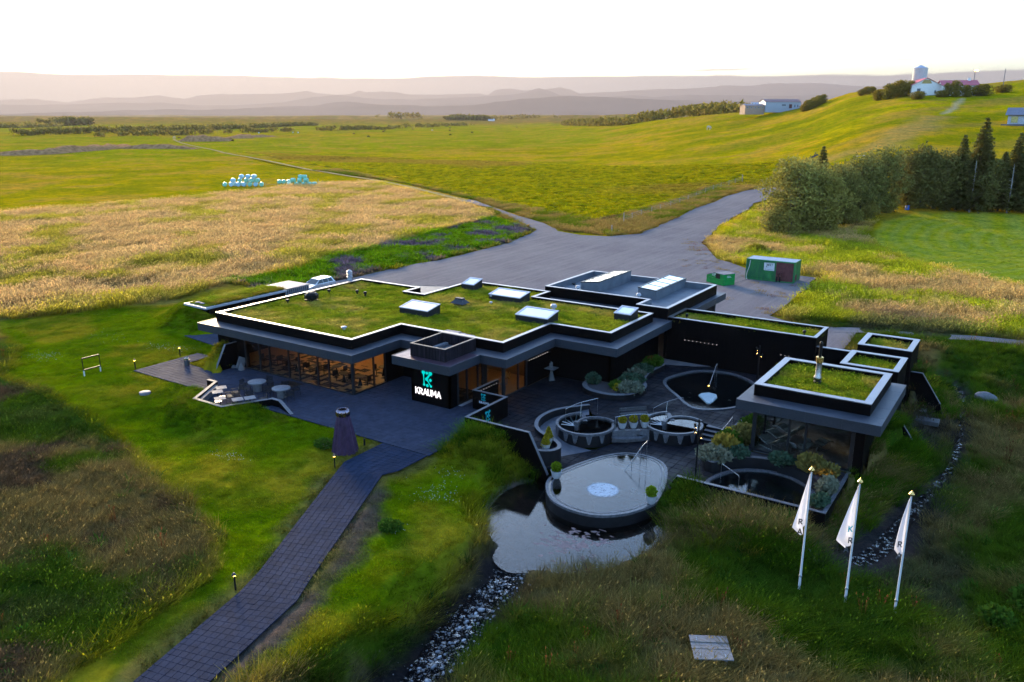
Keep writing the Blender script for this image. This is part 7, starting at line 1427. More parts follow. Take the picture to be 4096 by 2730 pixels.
for x, y, lab in ((-63.6, 130.5, 'white litter by the corner post'), (-73.0, 176, 'white stone on the ploughed strip, nearer one'), (-73.2, 182, 'white stone on the ploughed strip, farther one')): lump('stone', x, y, .22, .2, .16, 'white', lab, 'stone', 3)
# ------------------------------------------------------------------ trees and bushes
def crown_mesh(name, spec, leafm, seed, n, s):
    """crown from many leaf-sized faces clustered in boughs"""
    rr = np.random.default_rng(seed); V = []; F = []
    for (c, r_, w) in spec:
        m = int(n*w); d = rr.normal(size=(m, 3)); d /= np.linalg.norm(d, axis=1)[:, None]; k = rr.uniform(.45, 1.08, m)**.6
        P_ = np.array(c)+d*k[:, None]*np.array(r_)+rr.normal(size=(m, 3))*s*.5
        a = rr.normal(size=(m, 3)); a += d*.7; a /= np.linalg.norm(a, axis=1)[:, None]; q = np.cross(a, rr.normal(size=(m, 3))); q /= np.linalg.norm(q, axis=1)[:, None]; z = (s*rr.uniform(.6, 1.4, m))[:, None]
        b0 = len(V); T = np.stack([P_-q*z*.35, P_+q*z*.35, P_+a*z+q*z*.1], 1).reshape(-1, 3); V += [tuple(p) for p in T]; F += [(b0+3*i, b0+3*i+1, b0+3*i+2) for i in range(m)]
    me = bpy.data.meshes.new(name); me.from_pydata(V, [], F); me.materials.append(leafm); return me
def boughs(h, rx, ry, k, seed, low=.15):
    rr = random.Random(seed); o = []
    for i in range(k):
        z = h*(low+(.95-low)*i/(k-1)); f = math.sin(math.pi*min(max((z/h-low*.4)/(1.04-low*.4), .05), 1))**.6; a = i*2.4+rr.uniform(-.5, .5); q = rr.uniform(.25, .62)*f
        o.append(((rx*q*math.cos(a), ry*q*math.sin(a), z), (rx*.62*(f*.6+.3), ry*.62*(f*.6+.3), h*.15), 1/k))
    return o
def tree_proto(name, h, rx, ry, leafm, barkm, seed, n=3200, s=.42, low=.12, stems=1, k=16):
    t = empty(name, (0, 0, 0)); b = MB(); rr = random.Random(seed)
    for i in range(stems): a = rr.uniform(0, 6.28); b.tube([(.2*i*math.cos(a), .2*i*math.sin(a), -.4), (.4*i*math.cos(a)+rr.uniform(-.2, .2), .4*i*math.sin(a), h*.4), (rx*.3*math.cos(a)*(stems > 1), rx*.3*math.sin(a)*(stems > 1), h*.85)], .16 if stems > 1 else .22, 7, .04)
    bo = boughs(h, rx, ry, k, seed, low)
    for (c, r_, w) in bo[2:-2]: b.tube([(0, 0, max(c[2]-h*.18, .2)), (c[0]*.5, c[1]*.5, c[2]-h*.06), (c[0]*1.2, c[1]*1.2, c[2])], .07, 5, .02)
    b.build('trunk', barkm, t); link('crown', crown_mesh('crown', bo, leafm, seed, n, s), t); return t
def spruce_proto(h, r0, seed, n=2600, bare=.12):
    t = empty('spruce_tree', (0, 0, 0)); b = MB(); b.tube([(0, 0, -.4), (0, 0, h*.5), (0, 0, h*.98)], .2, 7, .03); rr = np.random.default_rng(seed); V = []; F = []; nt_ = 24
    tr = random.Random(seed)
    for i in range(nt_):
        f = i/(nt_-1); z = h*(bare+(1-bare)*f*.98); rad_ = r0*(1-f)**.85*tr.uniform(.75, 1.15)+.12; nb = 7 if f < .8 else 5
        for j in range(nb):
            a = j*6.283/nb+i*1.3+tr.uniform(-.35, .35); L_ = rad_*tr.uniform(.7, 1.15); dv = np.array((math.cos(a), math.sin(a), 0)); m = int(n/nt_/nb*(.35+1.3*(1-f)))+5; u = rr.uniform(.08, 1, m)
            P_ = dv*(u*L_)[:, None]+np.array((0, 0, z))+np.stack([0*u, 0*u, -.22*L_*u+.1*L_*u**2], 1)+rr.normal(size=(m, 3))*np.array((.14, .14, .16))*(.6+L_*.35)
            q = np.cross(dv, (0, 0, 1)); sd__ = rr.choice((-1, 1), m)[:, None]; tip = dv*.35+q*sd__*.55+np.array((0, 0, -.3)); z_ = rr.uniform(.45, .95, m)[:, None]*(.45+.55*(1-f))
            b0 = len(V); T = np.stack([P_-dv*z_*.4, P_+dv*z_*.4, P_+tip*z_*1.3], 1).reshape(-1, 3); V += [tuple(p) for p in T]; F += [(b0+3*k, b0+3*k+1, b0+3*k+2) for k in range(m)]
            if L_ > .6: b.tube([(0, 0, z), tuple(dv*L_*.8+np.array((0, 0, z-.12*L_)))], .03, 4, .01)
    b.build('trunk', M['bark'], t); me = bpy.data.meshes.new('crown'); me.from_pydata(V, [], F); me.materials.append(M['spruce']); link('crown', me, t); return t
first = {}
def put(key, proto, x, y, h_scale, rz, label, cat='tree', group=None, sx=1.):
    t = proto if key not in first else copy_tree(proto); first[key] = 1; t.location = (x, y, hz(x, y)); t.rotation_euler = (0, 0, rz); t.scale = (h_scale*sx, h_scale*sx, h_scale); tag(t, label, cat, group)
W1 = tree_proto('willow_tree', 10, 5.2, 5.2, M['willow'], M['bark_pale'], 3, 9000, .42, .06, 4, 26); W2 = tree_proto('broadleaf_tree', 10, 4.4, 4.4, M['willow_dk'], M['bark'], 5, 6500, .40, .1, 2, 20); B1 = tree_proto('leafy_shrub', 4, 2.6, 2.6, M['willow'], M['bark'], 7, 2600, .34, .05, 3, 12); S1, S2 = spruce_proto(14, 3.5, 8, 9000, .08), spruce_proto(11, 3.0, 9, 7000, .12)
P1_ = tree_proto('spruce_shrubby', 9, 3.0, 3.0, M['spruce'], M['bark'], 10, 5200, .36, .1, 1, 18); P1_.name = 'pine_tree'
gr = 'trees along the mown field'
put('W1', W1, -37.2, 145.2, 1.18, .3, 'biggest pale-leaved willow at the left end of the tree belt', 'tree', gr); put('W1', W1, -33.6, 147.5, .98, 2.1, 'pale willow just right of the biggest one', 'tree', gr); put('W1', W1, -37.5, 152.5, 1.12, 4.0, 'pale willow rising behind the biggest one', 'tree', gr)
put('S1', S1, -37.6, 163, .98, 0, 'dark spruce whose tip pokes up behind the willows', 'tree', gr); put('W2', W2, -33.0, 157, 1.0, 1, 'dark broadleaf tree behind the right-hand willow', 'tree', gr); put('W2', W2, -30.0, 163, 1.08, 2.4, 'round grey-green tree in the middle of the belt', 'tree', gr); put('W2', W2, -27.6, 168.6, 1.12, 3.6, 'dense grey-green tree left of the spruce row', 'tree', gr); put('W2', W2, -34.5, 168, .9, 5., 'tree half hidden behind the middle of the belt', 'tree', gr)
put('B1', B1, -39.6, 141.2, 1.0, 0, 'pale leafy shrub at the foot of the big willow', 'shrub'); put('B1', B1, -36.7, 140.9, .95, 1.2, 'light green shrub in front of the big willow, right of another', 'shrub'); put('B1', B1, -32.2, 147.8, .9, 2.2, 'leafy shrub beside the lying rail', 'shrub'); put('B1', B1, -29.6, 155.5, .78, 3.0, 'low shrub at the edge of the weeds', 'shrub'); put('B1', B1, -28.0, 161.5, .72, 4.0, 'low rounded bush nearest the mown field', 'shrub'); put('B1', B1, -26.2, 168.2, .66, 5, 'small bush at the start of the spruce row', 'shrub')
for i, (x, y, s, k, lab) in enumerate(((-23.7, 174.0, 1.12, 'P', 'dark pine, first of the row right of the grey-green trees'), (-21.6, 175.4, 1.22, 'P', 'dark pine, second of the row'), (-19.4, 176.5, 1.10, 'P', 'broad dark pine in the row left of the pointed spruces'), (-17.6, 176.2, 1.05, 'P', 'dense dark pine at the foot of the pointed spruces'), (-15.6, 177.0, 1.0, 'S', 'pointed dark spruce left of the tallest one'), (-12.6, 179.5, 1.22, 'S', 'tallest spruce of the row'), (-13.6, 177.3, .92, 'T', 'shorter spruce under the tallest one'), (-10.9, 178.8, 1.02, 'P', 'dark pine right of the tallest spruce'), (-8.8, 180.0, 1.0, 'T', 'narrow spruce between two taller ones'), (-6.9, 181.3, 1.03, 'S', 'second tallest spruce, near the right edge'), (-4.9, 182.0, 1.0, 'P', 'dark pine almost at the right edge'), (-3.2, 182.6, 1.2, 'T', 'spruce cut by the right edge of the view'), (-25.8, 178.5, 1.0, 'P', 'pine set back behind the first of the row'), (-5.9, 186, 1.0, 'P', 'pine behind the right end of the row'), (-1.0, 184, 1.1, 'P', 'pine beyond the right edge'), (-16.8, 181.5, 1.0, 'P', 'pine behind the pointed spruces'))):
    put({'P': 'P1', 'S': 'S1', 'T': 'S2'}[k], {'P': P1_, 'S': S1, 'T': S2}[k], x, y, s, i*1.7, lab, 'tree', gr)
def bare(x, y, h, label, seed):
    t = empty('dead_tree', (x, y, hz(x, y)), 0, label, 'tree', 'bare pale trunks'); b = MB(); rr = random.Random(seed); b.tube([(0, 0, -.3), (.1, 0, h*.5), (0, .1, h)], .16, 7, .04); b.build('trunk', M['bark_pale'], t); b = MB()
    for i in range(26): a = rr.uniform(0, 6.28); z = h*rr.uniform(.3, .98); l = rr.uniform(.5, 1.3)*(1.15-z/h); b.tube([(0, 0, z), (l*.6*math.cos(a), l*.6*math.sin(a), z+.25*l), (l*math.cos(a), l*math.sin(a), z+.3*l)], .035, 4, .008)
    b.build('branches', M['bark_pale'], t)
bare(-13.2, 176.3, 9.5, 'bare pale trunk in front of the tallest spruce', 1); bare(-7.2, 178.9, 9.0, 'bare pale trunk in front of the right-hand spruce', 2)
HB = tree_proto('hill_tree', 7, 5, 5, M['hillbush'], M['bark'], 21, 2600, .6, .08, 3, 14)
for i, (x, y, s, lab) in enumerate(((-73, 408, .62, 'leftmost bushy tree of the clump beside the farmhouse'), (-68.5, 406, .85, 'tall bushy tree in the clump beside the farmhouse'), (-63.5, 407, .9, 'broad bushy tree in the clump nearest the white gable'), (-60, 410, .8, 'bushy tree touching the white gable'), (-66, 412, .85, 'bushy tree at the back of the farmhouse clump'))): put('HB', HB, x, y, s, i*1.3, lab, 'tree', 'trees beside the farmhouse')
for i, (x, y, s, lab, sx) in enumerate(((-54.5, 391, .42, 'clipped low hedge left in front of the farmhouse', 1.9), (-46.5, 398.5, .35, 'low hedge in front of the white wing', 2.0), (-44.8, 401, .72, 'small conical bush against the white wing', .6), (-41.4, 399.8, .85, 'round brown bush in front of the farmhouse windows', .75), (-37.4, 402, .6, 'green bush at the right corner of the farmhouse', 1.0), (-32.5, 408, .6, 'wide reddish shrub right of the farmhouse', 1.8), (-25.5, 423, .42, 'low shrubs on the slope right of the poles', 2.2))): put('HB', HB, x, y, s, i, lab, 'shrub', 'garden shrubs at the farmhouse', sx)
for i, (u_, v_, s, lab) in enumerate(((178, 432, .42, 'left shrub on the hill crest'), (181.5, 434, .5, 'middle shrub on the hill crest'), (185, 436, .42, 'right shrub on the hill crest'))): x, y = xy(u_, v_); put('HB', HB, x, y, s, i, lab, 'shrub', 'shrubs on the hill crest', 1.2)
for i in range(9): u_ = 157+i*1.9; x, y = xy(u_+random.uniform(-.6, .6), 452+i*2+random.uniform(-3, 3)); put('HB', HB, x, y, random.uniform(.5, .72), i*2.2, ('dark bushy tree behind the grey barn, '+['touching its right end', 'second from the barn', 'third from the barn', 'fourth from the barn', 'in the middle of the clump', 'fourth from the hill end', 'third from the hill end', 'second from the hill end', 'at the hill end'][i]), 'tree', 'trees behind the grey barn')
# tree belts far off: each reads as one mass of foliage
def belt(label, pts, w, h, n, s, m='hillbush', seed=1, gapf=.0):
    rr = np.random.default_rng(seed); pts = np.array(pts, float); seg = np.linalg.norm(np.diff(pts, axis=0), axis=1); cum = np.r_[0, np.cumsum(seg)]; t = rr.uniform(0, cum[-1], n)
    if gapf: t = t[vnoise(t/9., t*0+seed, seed) > gapf]; n = len(t)
    i = np.clip(np.searchsorted(cum, t)-1, 0, len(seg)-1); f = (t-cum[i])/seg[i]; P_ = pts[i]+(pts[i+1]-pts[i])*f[:, None]; d = (pts[i+1]-pts[i])/seg[i][:, None]; P_ = P_+np.stack([-d[:, 1], d[:, 0]], 1)*rr.uniform(-w, w, n)[:, None]
    hh = h*(.55+.9*vnoise(t/6., t*0, seed+5)); z = far_height(P_[:, 0], P_[:, 1])+hh*np.sqrt(rr.uniform(0, 1, n)); C = np.stack([P_[:, 0], P_[:, 1], z], 1); a = rr.normal(size=(n, 3)); a /= np.linalg.norm(a, axis=1)[:, None]; q = np.cross(a, rr.normal(size=(n, 3))); q /= np.linalg.norm(q, axis=1)[:, None]; k = (s*rr.uniform(.6, 1.4, n))[:, None]
    T = np.stack([C-q*k*.5, C+q*k*.5, C+a*k], 1).reshape(-1, 3); me = bpy.data.meshes.new('tree_belt'); me.from_pydata([tuple(p) for p in T], [], [(3*j, 3*j+1, 3*j+2) for j in range(n)]); me.materials.append(M[m]); tag(link('tree_belt', me), label, 'tree belt', None, 'stuff')
U = lambda *p: [xy(a, c) for a, c in p]
belt('long dark planting of young trees across the left plain', [(-849, 411), (-875, 570), (-1000, 800), (-1189, 1117)], 9, 5.2, 12000, 2.4, 'hillbush', 1); belt('broken row of bushes in front of the long planting', [(-723, 415), (-764, 548), (-787, 724), (-817, 833), (-830, 900)], 5, 4.4, 4200, 2.2, 'hillbush', 2, .42); belt('shelter belt beyond the left meadows', [(-1540, 795), (-1565, 849), (-1573, 902)], 16, 11, 2500, 4.5, 'hillbush', 3); belt('low scrub along the far left plain', [(-1385, 649), (-1471, 759), (-1530, 790)], 30, 4, 1500, 5, 'hillbush', 4)
belt('row of small firs in the middle of the plain', [(-803, 787), (-829, 928), (-865, 1071), (-916, 1252)], 4, 4.6, 2600, 2.2, 'hillbush', 5, .38); belt('wood on the plain under the middle mountains', [(-1445, 1854), (-1446, 2049)], 14, 11, 2600, 5, 'hillbush', 6); belt('dotted young trees right of the middle wood', [(-1445, 2060), (-1539, 2403), (-1454, 2494)], 10, 11, 1000, 5, 'hillbush', 7, .5); belt('scattered bushes below the middle mountains', [(-1560, 1690), (-1545, 1730), (-1537, 1859)], 12, 14, 600, 4.5, 'hillbush', 8, .5)
belt('brown wood along the foot of the hill', U((95, 1500), (110, 1000), (136, 800), (152, 760), (165, 640), (174, 600)), 9, 6.8, 8000, 2.8, 'hillbush', 9)
# ------------------------------------------------------------------ grass: blades instanced on scattered points, coloured like the ground under them
def clump(name, n, rad, h0, h1, w, lean, seed, seedhead=0, seg=3, dome=0.):
    rr = np.random.default_rng(seed); V = []; F = []; T = []
    for i in range(n):
        r_ = rad*math.sqrt(rr.uniform()); a = rr.uniform(0, 6.283); p = np.array((r_*math.cos(a), r_*math.sin(a), -.04)); h = rr.uniform(h0, h1)*(1-dome*(r_/rad)**2*.5)
        b_ = a+rr.uniform(-1.2, 1.2); d = np.array((math.cos(b_), math.sin(b_), 0))*lean*rr.uniform(.3, 1.1)*h+np.array((lean*.35*h, -lean*.12*h, 0)); q = np.array((-math.sin(b_+rr.uniform(-1, 1)), math.cos(b_), 0)); ww = w*rr.uniform(.7, 1.3); b0 = len(V); tn = rr.uniform(.75, 1.3)
        for k in range(seg):
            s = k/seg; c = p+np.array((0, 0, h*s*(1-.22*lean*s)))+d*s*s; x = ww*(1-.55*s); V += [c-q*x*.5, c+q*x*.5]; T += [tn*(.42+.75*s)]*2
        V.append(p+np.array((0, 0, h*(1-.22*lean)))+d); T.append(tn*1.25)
        F += [(b0+2*k, b0+2*k+1, b0+2*k+3, b0+2*k+2) for k in range(seg-1)]+[(b0+2*seg-2, b0+2*seg-1, b0+2*seg)]
        if i < seedhead:
            c = V[-1]; b1 = len(V); x = q*w*1.1; u = np.array((0, 0, .14*h))+d*.12; V += [c-u*.3, c+u*.3-x, c+u, c+u*.3+x]; T += [1.35]*4; F.append((b1, b1+1, b1+2, b1+3))
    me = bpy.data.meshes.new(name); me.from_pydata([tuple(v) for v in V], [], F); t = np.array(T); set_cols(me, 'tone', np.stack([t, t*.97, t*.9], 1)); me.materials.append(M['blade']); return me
PROTO = {}
def protos(key, meshes):
    c = bpy.data.collections.new('blades_'+key)
    for i, m in enumerate(meshes): c.objects.link(bpy.data.objects.new('blade_%s_%d' % (key, i), m))
    PROTO[key] = (c, len(meshes))
protos('lawn', [clump('lawn_blades', 46, .24, .05, .13, .02, .8, s, 0, 2) for s in (1, 2)])
protos('tall', [clump('tall_blades', 46, .46, .35, .8, .026, 1.15, s, 2) for s in (3, 4, 5)])
protos('plume', [clump('plume_blades', 50, .62, .45, .85, .032, 1.0, s, 22) for s in (6, 7)])
protos('tussock', [clump('tussock_blades', 46, .5, .28, .5, .07, 1.25, s, 0, 3, 1.) for s in (8, 9)])
protos('roof', [clump('roof_blades', 42, .26, .12, .3, .022, .9, s, 5, 2) for s in (10, 11)])
protos('weed', [clump('weed_blades', 30, .3, .3, .6, .06, .9, s, 0, 2) for s in (12, 13)]); protos('dock', [clump('dock_stalks', 9, .16, .6, 1.1, .03, .25, s, 9) for s in (14,)])
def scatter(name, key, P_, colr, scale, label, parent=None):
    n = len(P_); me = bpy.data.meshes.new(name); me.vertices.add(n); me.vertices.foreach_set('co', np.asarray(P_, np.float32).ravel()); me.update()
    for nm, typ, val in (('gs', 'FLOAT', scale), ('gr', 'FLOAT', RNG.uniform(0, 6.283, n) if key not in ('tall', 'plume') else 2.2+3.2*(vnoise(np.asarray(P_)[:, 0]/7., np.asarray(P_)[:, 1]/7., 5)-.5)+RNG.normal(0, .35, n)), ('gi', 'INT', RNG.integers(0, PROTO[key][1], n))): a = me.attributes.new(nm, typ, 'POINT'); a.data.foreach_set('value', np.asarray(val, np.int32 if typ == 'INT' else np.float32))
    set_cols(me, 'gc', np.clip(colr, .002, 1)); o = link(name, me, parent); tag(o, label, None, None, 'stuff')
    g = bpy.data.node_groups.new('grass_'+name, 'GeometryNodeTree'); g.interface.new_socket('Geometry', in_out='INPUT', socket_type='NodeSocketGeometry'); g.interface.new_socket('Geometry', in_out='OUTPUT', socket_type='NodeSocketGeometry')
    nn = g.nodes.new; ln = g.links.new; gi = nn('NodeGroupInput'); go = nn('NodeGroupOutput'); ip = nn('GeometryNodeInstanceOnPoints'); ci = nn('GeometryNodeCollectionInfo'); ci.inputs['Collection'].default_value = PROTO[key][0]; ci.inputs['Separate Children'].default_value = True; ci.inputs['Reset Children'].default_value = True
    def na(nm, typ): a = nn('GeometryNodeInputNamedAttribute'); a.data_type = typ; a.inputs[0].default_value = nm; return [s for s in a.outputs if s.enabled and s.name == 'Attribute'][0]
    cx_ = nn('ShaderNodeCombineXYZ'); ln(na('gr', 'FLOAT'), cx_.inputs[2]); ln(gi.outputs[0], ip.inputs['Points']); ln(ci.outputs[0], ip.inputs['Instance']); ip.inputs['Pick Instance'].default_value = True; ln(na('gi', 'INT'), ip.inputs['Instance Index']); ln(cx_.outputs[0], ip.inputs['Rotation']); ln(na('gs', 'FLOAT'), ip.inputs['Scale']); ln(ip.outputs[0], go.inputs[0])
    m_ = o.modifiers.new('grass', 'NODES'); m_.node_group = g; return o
def seen(x, y, mu=1.12):
    u, v = uv(x, y); return (np.abs(u) < v*.64*mu+4) & (v > 15)
def pts_in(poly, dens):
    xs = [p[0] for p in poly]; ys = [p[1] for p in poly]; n = int((max(xs)-min(xs))*(max(ys)-min(ys))*dens); x = RNG.uniform(min(xs), max(xs), n); y = RNG.uniform(min(ys), max(ys), n); k = seen(x, y); x, y = x[k], y[k]; k = sdpoly(x, y, poly) < 0; return x[k], y[k]
HARD = [(TERRACE, .08), (BACKPAVE, .08), (FOOT, .03), (NOOKP, .1), (BUILT, .3), (COURT, .1), ([(-69.9, 47.0), (-66.2, 46.8), (-66.2, 60.4), (-69.9, 60.4)], .2)]
def clear(x, y, pond=.0, lot=.4):
    k = np.ones(len(x), bool)
    for p, d in HARD: k &= sdpoly(x, y, p) > d
    k &= sdpoly(x, y, POND) > pond; d, q = dline(x, y, STREAM); k &= d > 1.25+.5*(fbm(x, y, 1.2, 51, 3)-.5); d, q = dline(x, y, BROOK); ww = np.interp(q/(len(BROOK)-1), [0, .1, .55, .8, 1], [.6, .3, .35, 1.2, 1.5]); k &= d > ww*(.7+.8*fbm(x, y, .8, 57, 2)); k &= sdpoly(x, y, LOT)+(fbm(x, y, 2.5, 91, 3)-.5)*2 > lot; g, _ = dline(x, y, GPATH); k &= g > .8; return k
def tint(c, a=.25, b=.12): n = len(c); return c*RNG.uniform(1-a, 1+a, (n, 1))*RNG.uniform(1-b, 1+b, (n, 3))
def mound_w(x, y):
    w = np.zeros(len(x))
    for pts, _ in MOUNDS: d, q = dline(x, y, pts); w = np.maximum(w, sstep(3.0, 1.2, d))
    return w
# lawn
x, y = pts_in([(-82, 14), (-20.5, 14), (-22.8, 40), (-54, 46), (-58, 60), (-84, 60)], 15); k = clear(x, y) & (sdpoly(x, y, LAWN) < .4); x, y = x[k], y[k]; c = ground_colour(x, y); bare_ = (c[:, 2] > .045) & (c[:, 1] < .075); k = (~bare_) | (RNG.uniform(size=len(x)) < .12); x, y, c = x[k], y[k], c[k]
mw = mound_w(x, y); sc_ = RNG.uniform(.7, 1.35, len(x))*(1+.6*fbm(x, y, 2, 5, 2)); scatter('lawn_grass', 'lawn', np.stack([x, y, height(x, y)], 1), tint(c*1.12), sc_, 'short green grass of the lawn round the footpath and terrace')
# long green grass on the banks and mounds
x, y = pts_in([(-76, 30), (-4, 30), (-2, 72), (-76, 60)], 9); w = mound_w(x, y); k = clear(x, y) & (RNG.uniform(size=len(x)) < w); x, y = x[k], y[k]; n3 = fbm(x, y, 1.8, 15, 3); c = np.zeros((len(x), 3)); c[:] = (.055, .125, .005); c = lerp(c, (.14, .165, .01), sstep(.46, .6, n3)); c = lerp(c, (.20, .15, .05), sstep(.58, .72, fbm(x, y, 1.1, 19, 3))*(x > -26)); sc_ = RNG.uniform(.55, 1.0, len(x))*np.where(x < -40, .5, np.where((y > 38) & (x > -15.5) & (x < -7), .62, 1.15)); scatter('bank_grass', 'tall', np.stack([x, y, height(x, y)], 1), tint(c, .2, .08), sc_, 'long green grass on the banks against the walls')
# rough meadow, left foreground and all along the right
x, y = pts_in([(-75, 8), (-22, 8), (-22, 34), (-75, 34)], 9); k = clear(x, y) & (sdpoly(x, y, LAWN) > -.3); x, y = x[k], y[k]
x2, y2 = pts_in([(-22, 8), (45, 8), (60, 95), (-22, 95)], 6.5); k = clear(x2, y2) & (sdpoly(x2, y2, COURT) > 0) & (sdpoly(x2, y2, LAWN) > -.3) & (RNG.uniform(size=len(x2)) < np.interp(uv(x2, y2)[1], [20, 45, 90], [1, .8, .35])); x = np.r_[x, x2[k]]; y = np.r_[y, y2[k]]
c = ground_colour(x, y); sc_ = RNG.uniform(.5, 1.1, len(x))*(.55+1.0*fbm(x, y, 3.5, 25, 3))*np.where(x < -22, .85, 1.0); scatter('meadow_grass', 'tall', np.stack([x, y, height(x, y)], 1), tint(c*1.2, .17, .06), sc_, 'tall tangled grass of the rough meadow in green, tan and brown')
i = RNG.uniform(size=len(x)) < .1*(fbm(x, y, 2.2, 27, 3) > .5); scatter('meadow_weeds', 'weed', np.stack([x[i], y[i], height(x[i], y[i])], 1), tint(np.tile((.035, .095, .012), (i.sum(), 1))), RNG.uniform(.6, 1.1, i.sum()), 'broad-leaved green weeds among the meadow grass')
i = RNG.uniform(size=len(x)) < .018*(fbm(x, y, 3.5, 29, 2) > .6)+.10*(fbm(x, y, 3., 33, 2) > .6)*(x > -8)*(y > 55); scatter('dock_plants', 'dock', np.stack([x[i], y[i], height(x[i], y[i])], 1), tint(np.tile((.085, .032, .014), (i.sum(), 1))), RNG.uniform(.5, 1.0, i.sum()), 'rust red dock stalks standing in the meadow')
# straw-coloured fields
def field(name, key, poly, dens, smin, smax, label, gain=1.6, far=False, z0=0.):
    x, y = pts_in(poly, dens); k = (sdpoly(x, y, LOT)+(fbm(x, y, 2.5, 91, 3)-.5)*2 > .3); g, _ = dline(x, y, GPATH); k &= g > .9; x, y = x[k], y[k]; c = ground_colour(x, y); return scatter(name, key, np.stack([x, y, height(x, y)+z0], 1), tint(c*gain, .18, .06), RNG.uniform(smin, smax, len(x))*(.6+.8*fbm(x, y, 4, 63, 3)), label)
field('golden_grass', 'plume', FIELDS['golden'], 1.7, .9, 1.7, 'ripe straw-coloured tall grass of the field on the left'); field('golden_bank_grass', 'plume', FIELDS['gold_right'], 2.4, .8, 1.5, 'straw-coloured tall grass round the container and mown field')
field('tussock_grass', 'tussock', FIELDS['tussock'], .95, .9, 1.9, 'green tussocks of the rough pasture beyond the drive', 1.9); field('mown_grass', 'lawn', FIELDS['mown'], .8, .8, 1.3, 'short mown hay grass with curved swathes', 1.2)
x, y = pts_in(FIELDS['lupin'], 2.2); k = sdpoly(x, y, LOT) > .2; x, y = x[k], y[k]; c = ground_colour(x, y); scatter('lupin_patch', 'weed', np.stack([x, y, height(x, y)], 1), tint(c*1.15, .3), RNG.uniform(1.0, 2.0, len(x)), 'bright green lupins with purple patches along the yard')
TR = np.array([(-117.5, 155.6), (-172.7, 187.1), (-224.0, 208.7), (-299.6, 248.4)]); x, y = pts_in([(-95, 138), (-80, 126), (-60, 124), (-56, 140), (-64, 215), (-80, 215), (-72, 140), (-84, 146), (-118, 164), (-225, 222), (-228, 213), (-170, 192), (-116, 160)], 2.0); k = sdpoly(x, y, LOT) > .3; x, y = x[k], y[k]; c = lerp(np.tile(np.array((.24, .165, .045)), (len(x), 1)), (.10, .135, .008), sstep(.5, .38, fbm(x, y, 4, 65, 3))); scatter('verge_grass', 'plume', np.stack([x, y, height(x, y)], 1), tint(c), RNG.uniform(.6, 1.3, len(x)), 'yellow verge grass along the track and drive')
x, y = pts_in([(-50, 80), (-20, 80), (-20, 128), (-50, 128)], .9); k = (sdpoly(x, y, LOT) < .5) & (RNG.uniform(size=len(x)) < sstep(9, 0, -sdpoly(x, y, LOT))*1.2*(fbm(x, y, 3, 67, 3) > .5)); x, y = x[k], y[k]; c = lerp(np.tile(np.array((.24, .17, .03)), (len(x), 1)), (.17, .07, .05), (RNG.uniform(size=len(x)) < .35)*1.); scatter('gravel_weeds', 'lawn', np.stack([x, y, 0*x+.05], 1), tint(c), RNG.uniform(1.2, 3., len(x)), 'yellow and reddish weeds creeping over the gravel edge')
# turf on the roofs
for par, poly, zt in TURF:
    x, y = pts_in(poly, 17); k = np.ones(len(x), bool)
    for (a, b_, c_, d_) in ((-44.5, -41.3, 49.9, 51.7), (-45.9, -44.3, 60.4, 62), (-41.2, -37.7, 58.2, 60), (-35, -31.8, 53.1, 55), (-28.5, -26.8, 57.7, 59.4), (-54.6, -53.4, 48.6, 49.7), (-42.4, -41.4, 54.7, 55.4), (-37.5, -34.4, 46.4, 47.5)): k &= ~((x > a) & (x < b_) & (y > c_) & (y < d_))
    if par is pav: k &= np.hypot(x+10.65, y-50.5) > .3
    x, y = x[k], y[k]; c = roof_colour(x, y); s0 = .95 if par is spa else 1.25
    if par is sh: c = lerp(c, (.20, .15, .02), sstep(-67.9, -67.2, x)*.8)
    scatter('roof_turf', 'roof', np.stack([x, y, zt+(fbm(x, y, 1.5, 44, 3)-.5)*.14-.02], 1), tint(c*1.12, .22), RNG.uniform(.6, 1.15, len(x))*s0*(.7+.7*fbm(x, y, 1.3, 69, 2)), None, None if False else par)
# clover flowers in the lawn
fl = MB(); r2 = random.Random(5)
for (cx_, cy_, rx_, ry_, n) in ((-26.2, 31.8, 1.3, 1.1, 110), (-39.5, 28.5, 1.5, .6, 60), (-70, 33.5, 1.8, 1.2, 90), (-64, 40.5, 2.6, .8, 80), (-62, 41.5, 1.2, .8, 30), (-35.8, 32.9, .5, .45, 34), (-25.2, 27.3, .6, .5, 30), (-58.2, 42, .9, .5, 40), (-72, 40, 4, 2, 40), (-27, 34.5, 1.2, .8, 30)):
    for _ in range(n):
        x_ = r2.gauss(cx_, rx_*.55); y_ = r2.gauss(cy_, ry_*.55)
        if sdpoly(np.array([x_]), np.array([y_]), FOOT)[0] < .2 or sdpoly(np.array([x_]), np.array([y_]), TERRACE)[0] < .15: continue
        z_ = hz(x_, y_)+.13; s = r2.uniform(.009, .017); fl.lathe([(s, 0), (s*.9, s), (s*.2, s*1.5)], 5, (x_, y_, z_))
tag(fl.build('clover_flowers', M['white']), 'white clover flowers sprinkled over the lawn', None, None, 'stuff')
for (x_, y_, s, lab) in ((-35.7, 32.8, .75, 'low round clover bush at the foot of the fluted cone'), (-25.3, 27.2, .65, 'round flowering clump in the lawn below the footpath'), (-57.9, 42.2, .9, 'leafy green plants behind the grass mound by the restaurant')): shrub(x_, y_, hz(x_, y_), s, s*.8, .45, 'bush', lab, 520, .1, 0, int(s*100), 'plant', 'clover_clump')
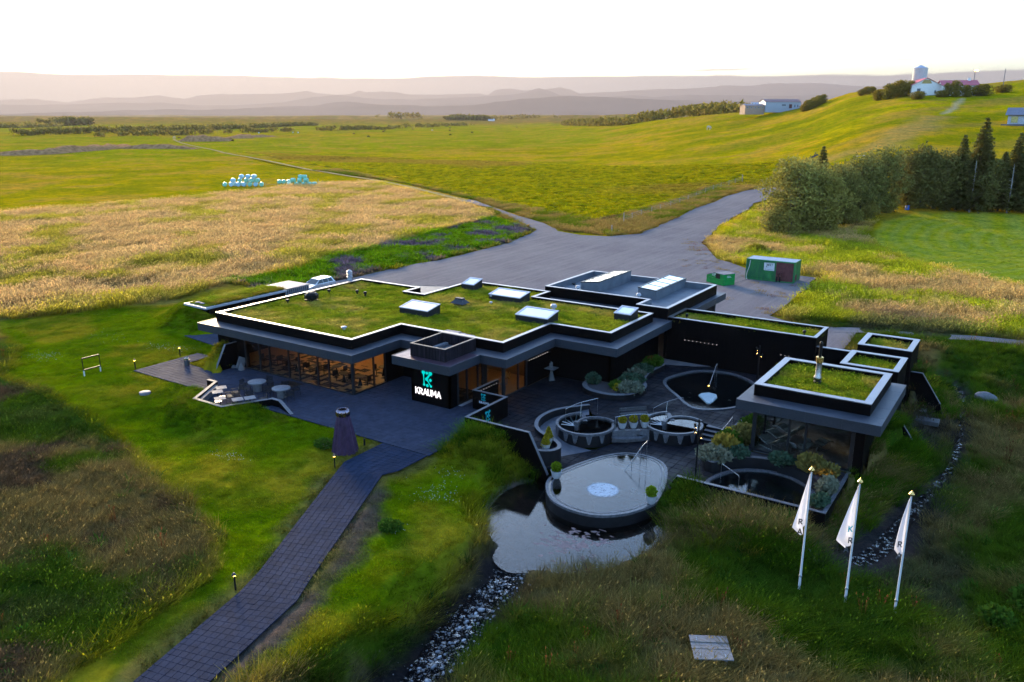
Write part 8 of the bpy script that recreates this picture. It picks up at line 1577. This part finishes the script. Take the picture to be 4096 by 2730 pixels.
for (x_, y_, s, lab) in ((2.0, 39.8, 1.0, 'dark green leafy bush in the rough meadow, lower right'), (.6, 37.6, .7, 'smaller leafy green bush beside the dark meadow bush'), (-8.6, 72.5, 1.0, 'leafy green weeds beside the farther hut'), (-36.6, 122.5, 1.3, 'yellow-flowering bush in the straw grass behind the container'), (-15.7, 39.0, .45, 'green weeds in the water corner beside the large pool')): shrub(x_, y_, hz(x_, y_), s, s, s*.9, 'bush' if x_ > -30 else 'topiary', lab, 700, .2, 0, int(x_*7)+99, 'shrub', 'leafy_bush')
def rocks(): pass
# stones of the stream bed
sb = {}; ks = [2.0, 2.2]
big = []
for j in range(1700):
    t = r2.uniform(.3, 6.3); i0 = int(t); f = t-i0; a, b_ = STREAM[i0], STREAM[i0+1]; w = a[2]+(b_[2]-a[2])*f; x_ = a[0]+(b_[0]-a[0])*f+r2.gauss(.18, .42)*w; y_ = a[1]+(b_[1]-a[1])*f+r2.uniform(-.5, .5); big.append((min(r2.lognormvariate(-3.75, .6), .26), x_, y_))
big.sort(reverse=True); SM = []
for s in range(6): b = MB(); b.blob((0, 0, 0), 1, .78, .55, s, .22, 9, 6); SM.append(b.mesh('stone', None, True))
m_wet, t_ = newmat('river_stone'); p_ = t_.pos(); oi_ = t_.n('ObjectInfo'); n_ = t_.noise(p_, 14, 4); c_ = t_.mix(oi_.outputs['Random'], (.12, .12, .14, 1), (.55, .54, .58, 1)); c_ = t_.mix(t_.rng(n_, .35, .7), c_, t_.mix(1., c_, (.6, .6, .6, 1), 'MULTIPLY')); t_.out(t_.pr(c_, .38, 0, t_.bump(n_, .4, .01)))
for s in SM: s.materials.clear(); s.materials.append(m_wet)
X_ = np.array([p[1] for p in big]); Y_ = np.array([p[2] for p in big]); Z_ = height(X_, Y_); sm_ = MB()
bedp = tag(empty('stream_stones', (-19, 25, -1.8)), 'pale rounded stones covering the bed of the stream', 'stones'); WORLD.add(bedp.name)
for j, (s, x_, y_) in enumerate(big):
    if j < 240:
        o = link('stone', SM[j % 6], bedp); o.location = (x_, y_, float(Z_[j])+s*.2); o.scale = (s*1.1, s*1.1, s); o.rotation_euler = (r2.uniform(-.3, .3), r2.uniform(-.3, .3), r2.uniform(0, 6))
    else: sm_.blob((x_, y_, float(Z_[j])+s*.2), s, s*.8, s*.55, j, .2, 5, 3)
tag(sm_.build('pebbles', m_wet, bedp, True), kind='stuff')
# red algae mats in the pond and sods along its edge
al = MB(); V = []
for j in range(150):
    x_ = r2.gauss(-17.8, 1.3); y_ = r2.gauss(32.9, 1.0)
    if sdpoly(np.array([x_]), np.array([y_]), POND)[0] > -.5 or fbm(np.array([x_]), np.array([y_]), .9, 88, 2)[0] < .5: continue
    al.blob((x_, y_, -1.43), r2.uniform(.08, .28), r2.uniform(.05, .16), .02, j, .5, 9, 3)
tag(al.build('algae_mats', plain('algae', (.20, .13, .125), .7, 0, .35, 6, .5, 40)), 'pinkish algae mats floating in the pond', None, None, 'stuff')
# ------------------------------------------------------------------ evening haze: one closed box of thin air round everything
hb = MB(); hb.box(-33500, -33500, -40, 33500, 33500, 1500); mh_, t_ = newmat('haze_air'); v_ = t_.n('VolumePrincipled'); v_.inputs['Color'].default_value = (0.255, .245, .270, 1); v_.inputs['Density'].default_value = .00006; v_.inputs['Anisotropy'].default_value = .35
o_ = t_.n('OutputMaterial'); t_.t.links.new(v_.outputs[0], o_.inputs['Volume']); tag(hb.build('haze', mh_), 'thin evening haze over the whole valley', None, None, 'stuff')
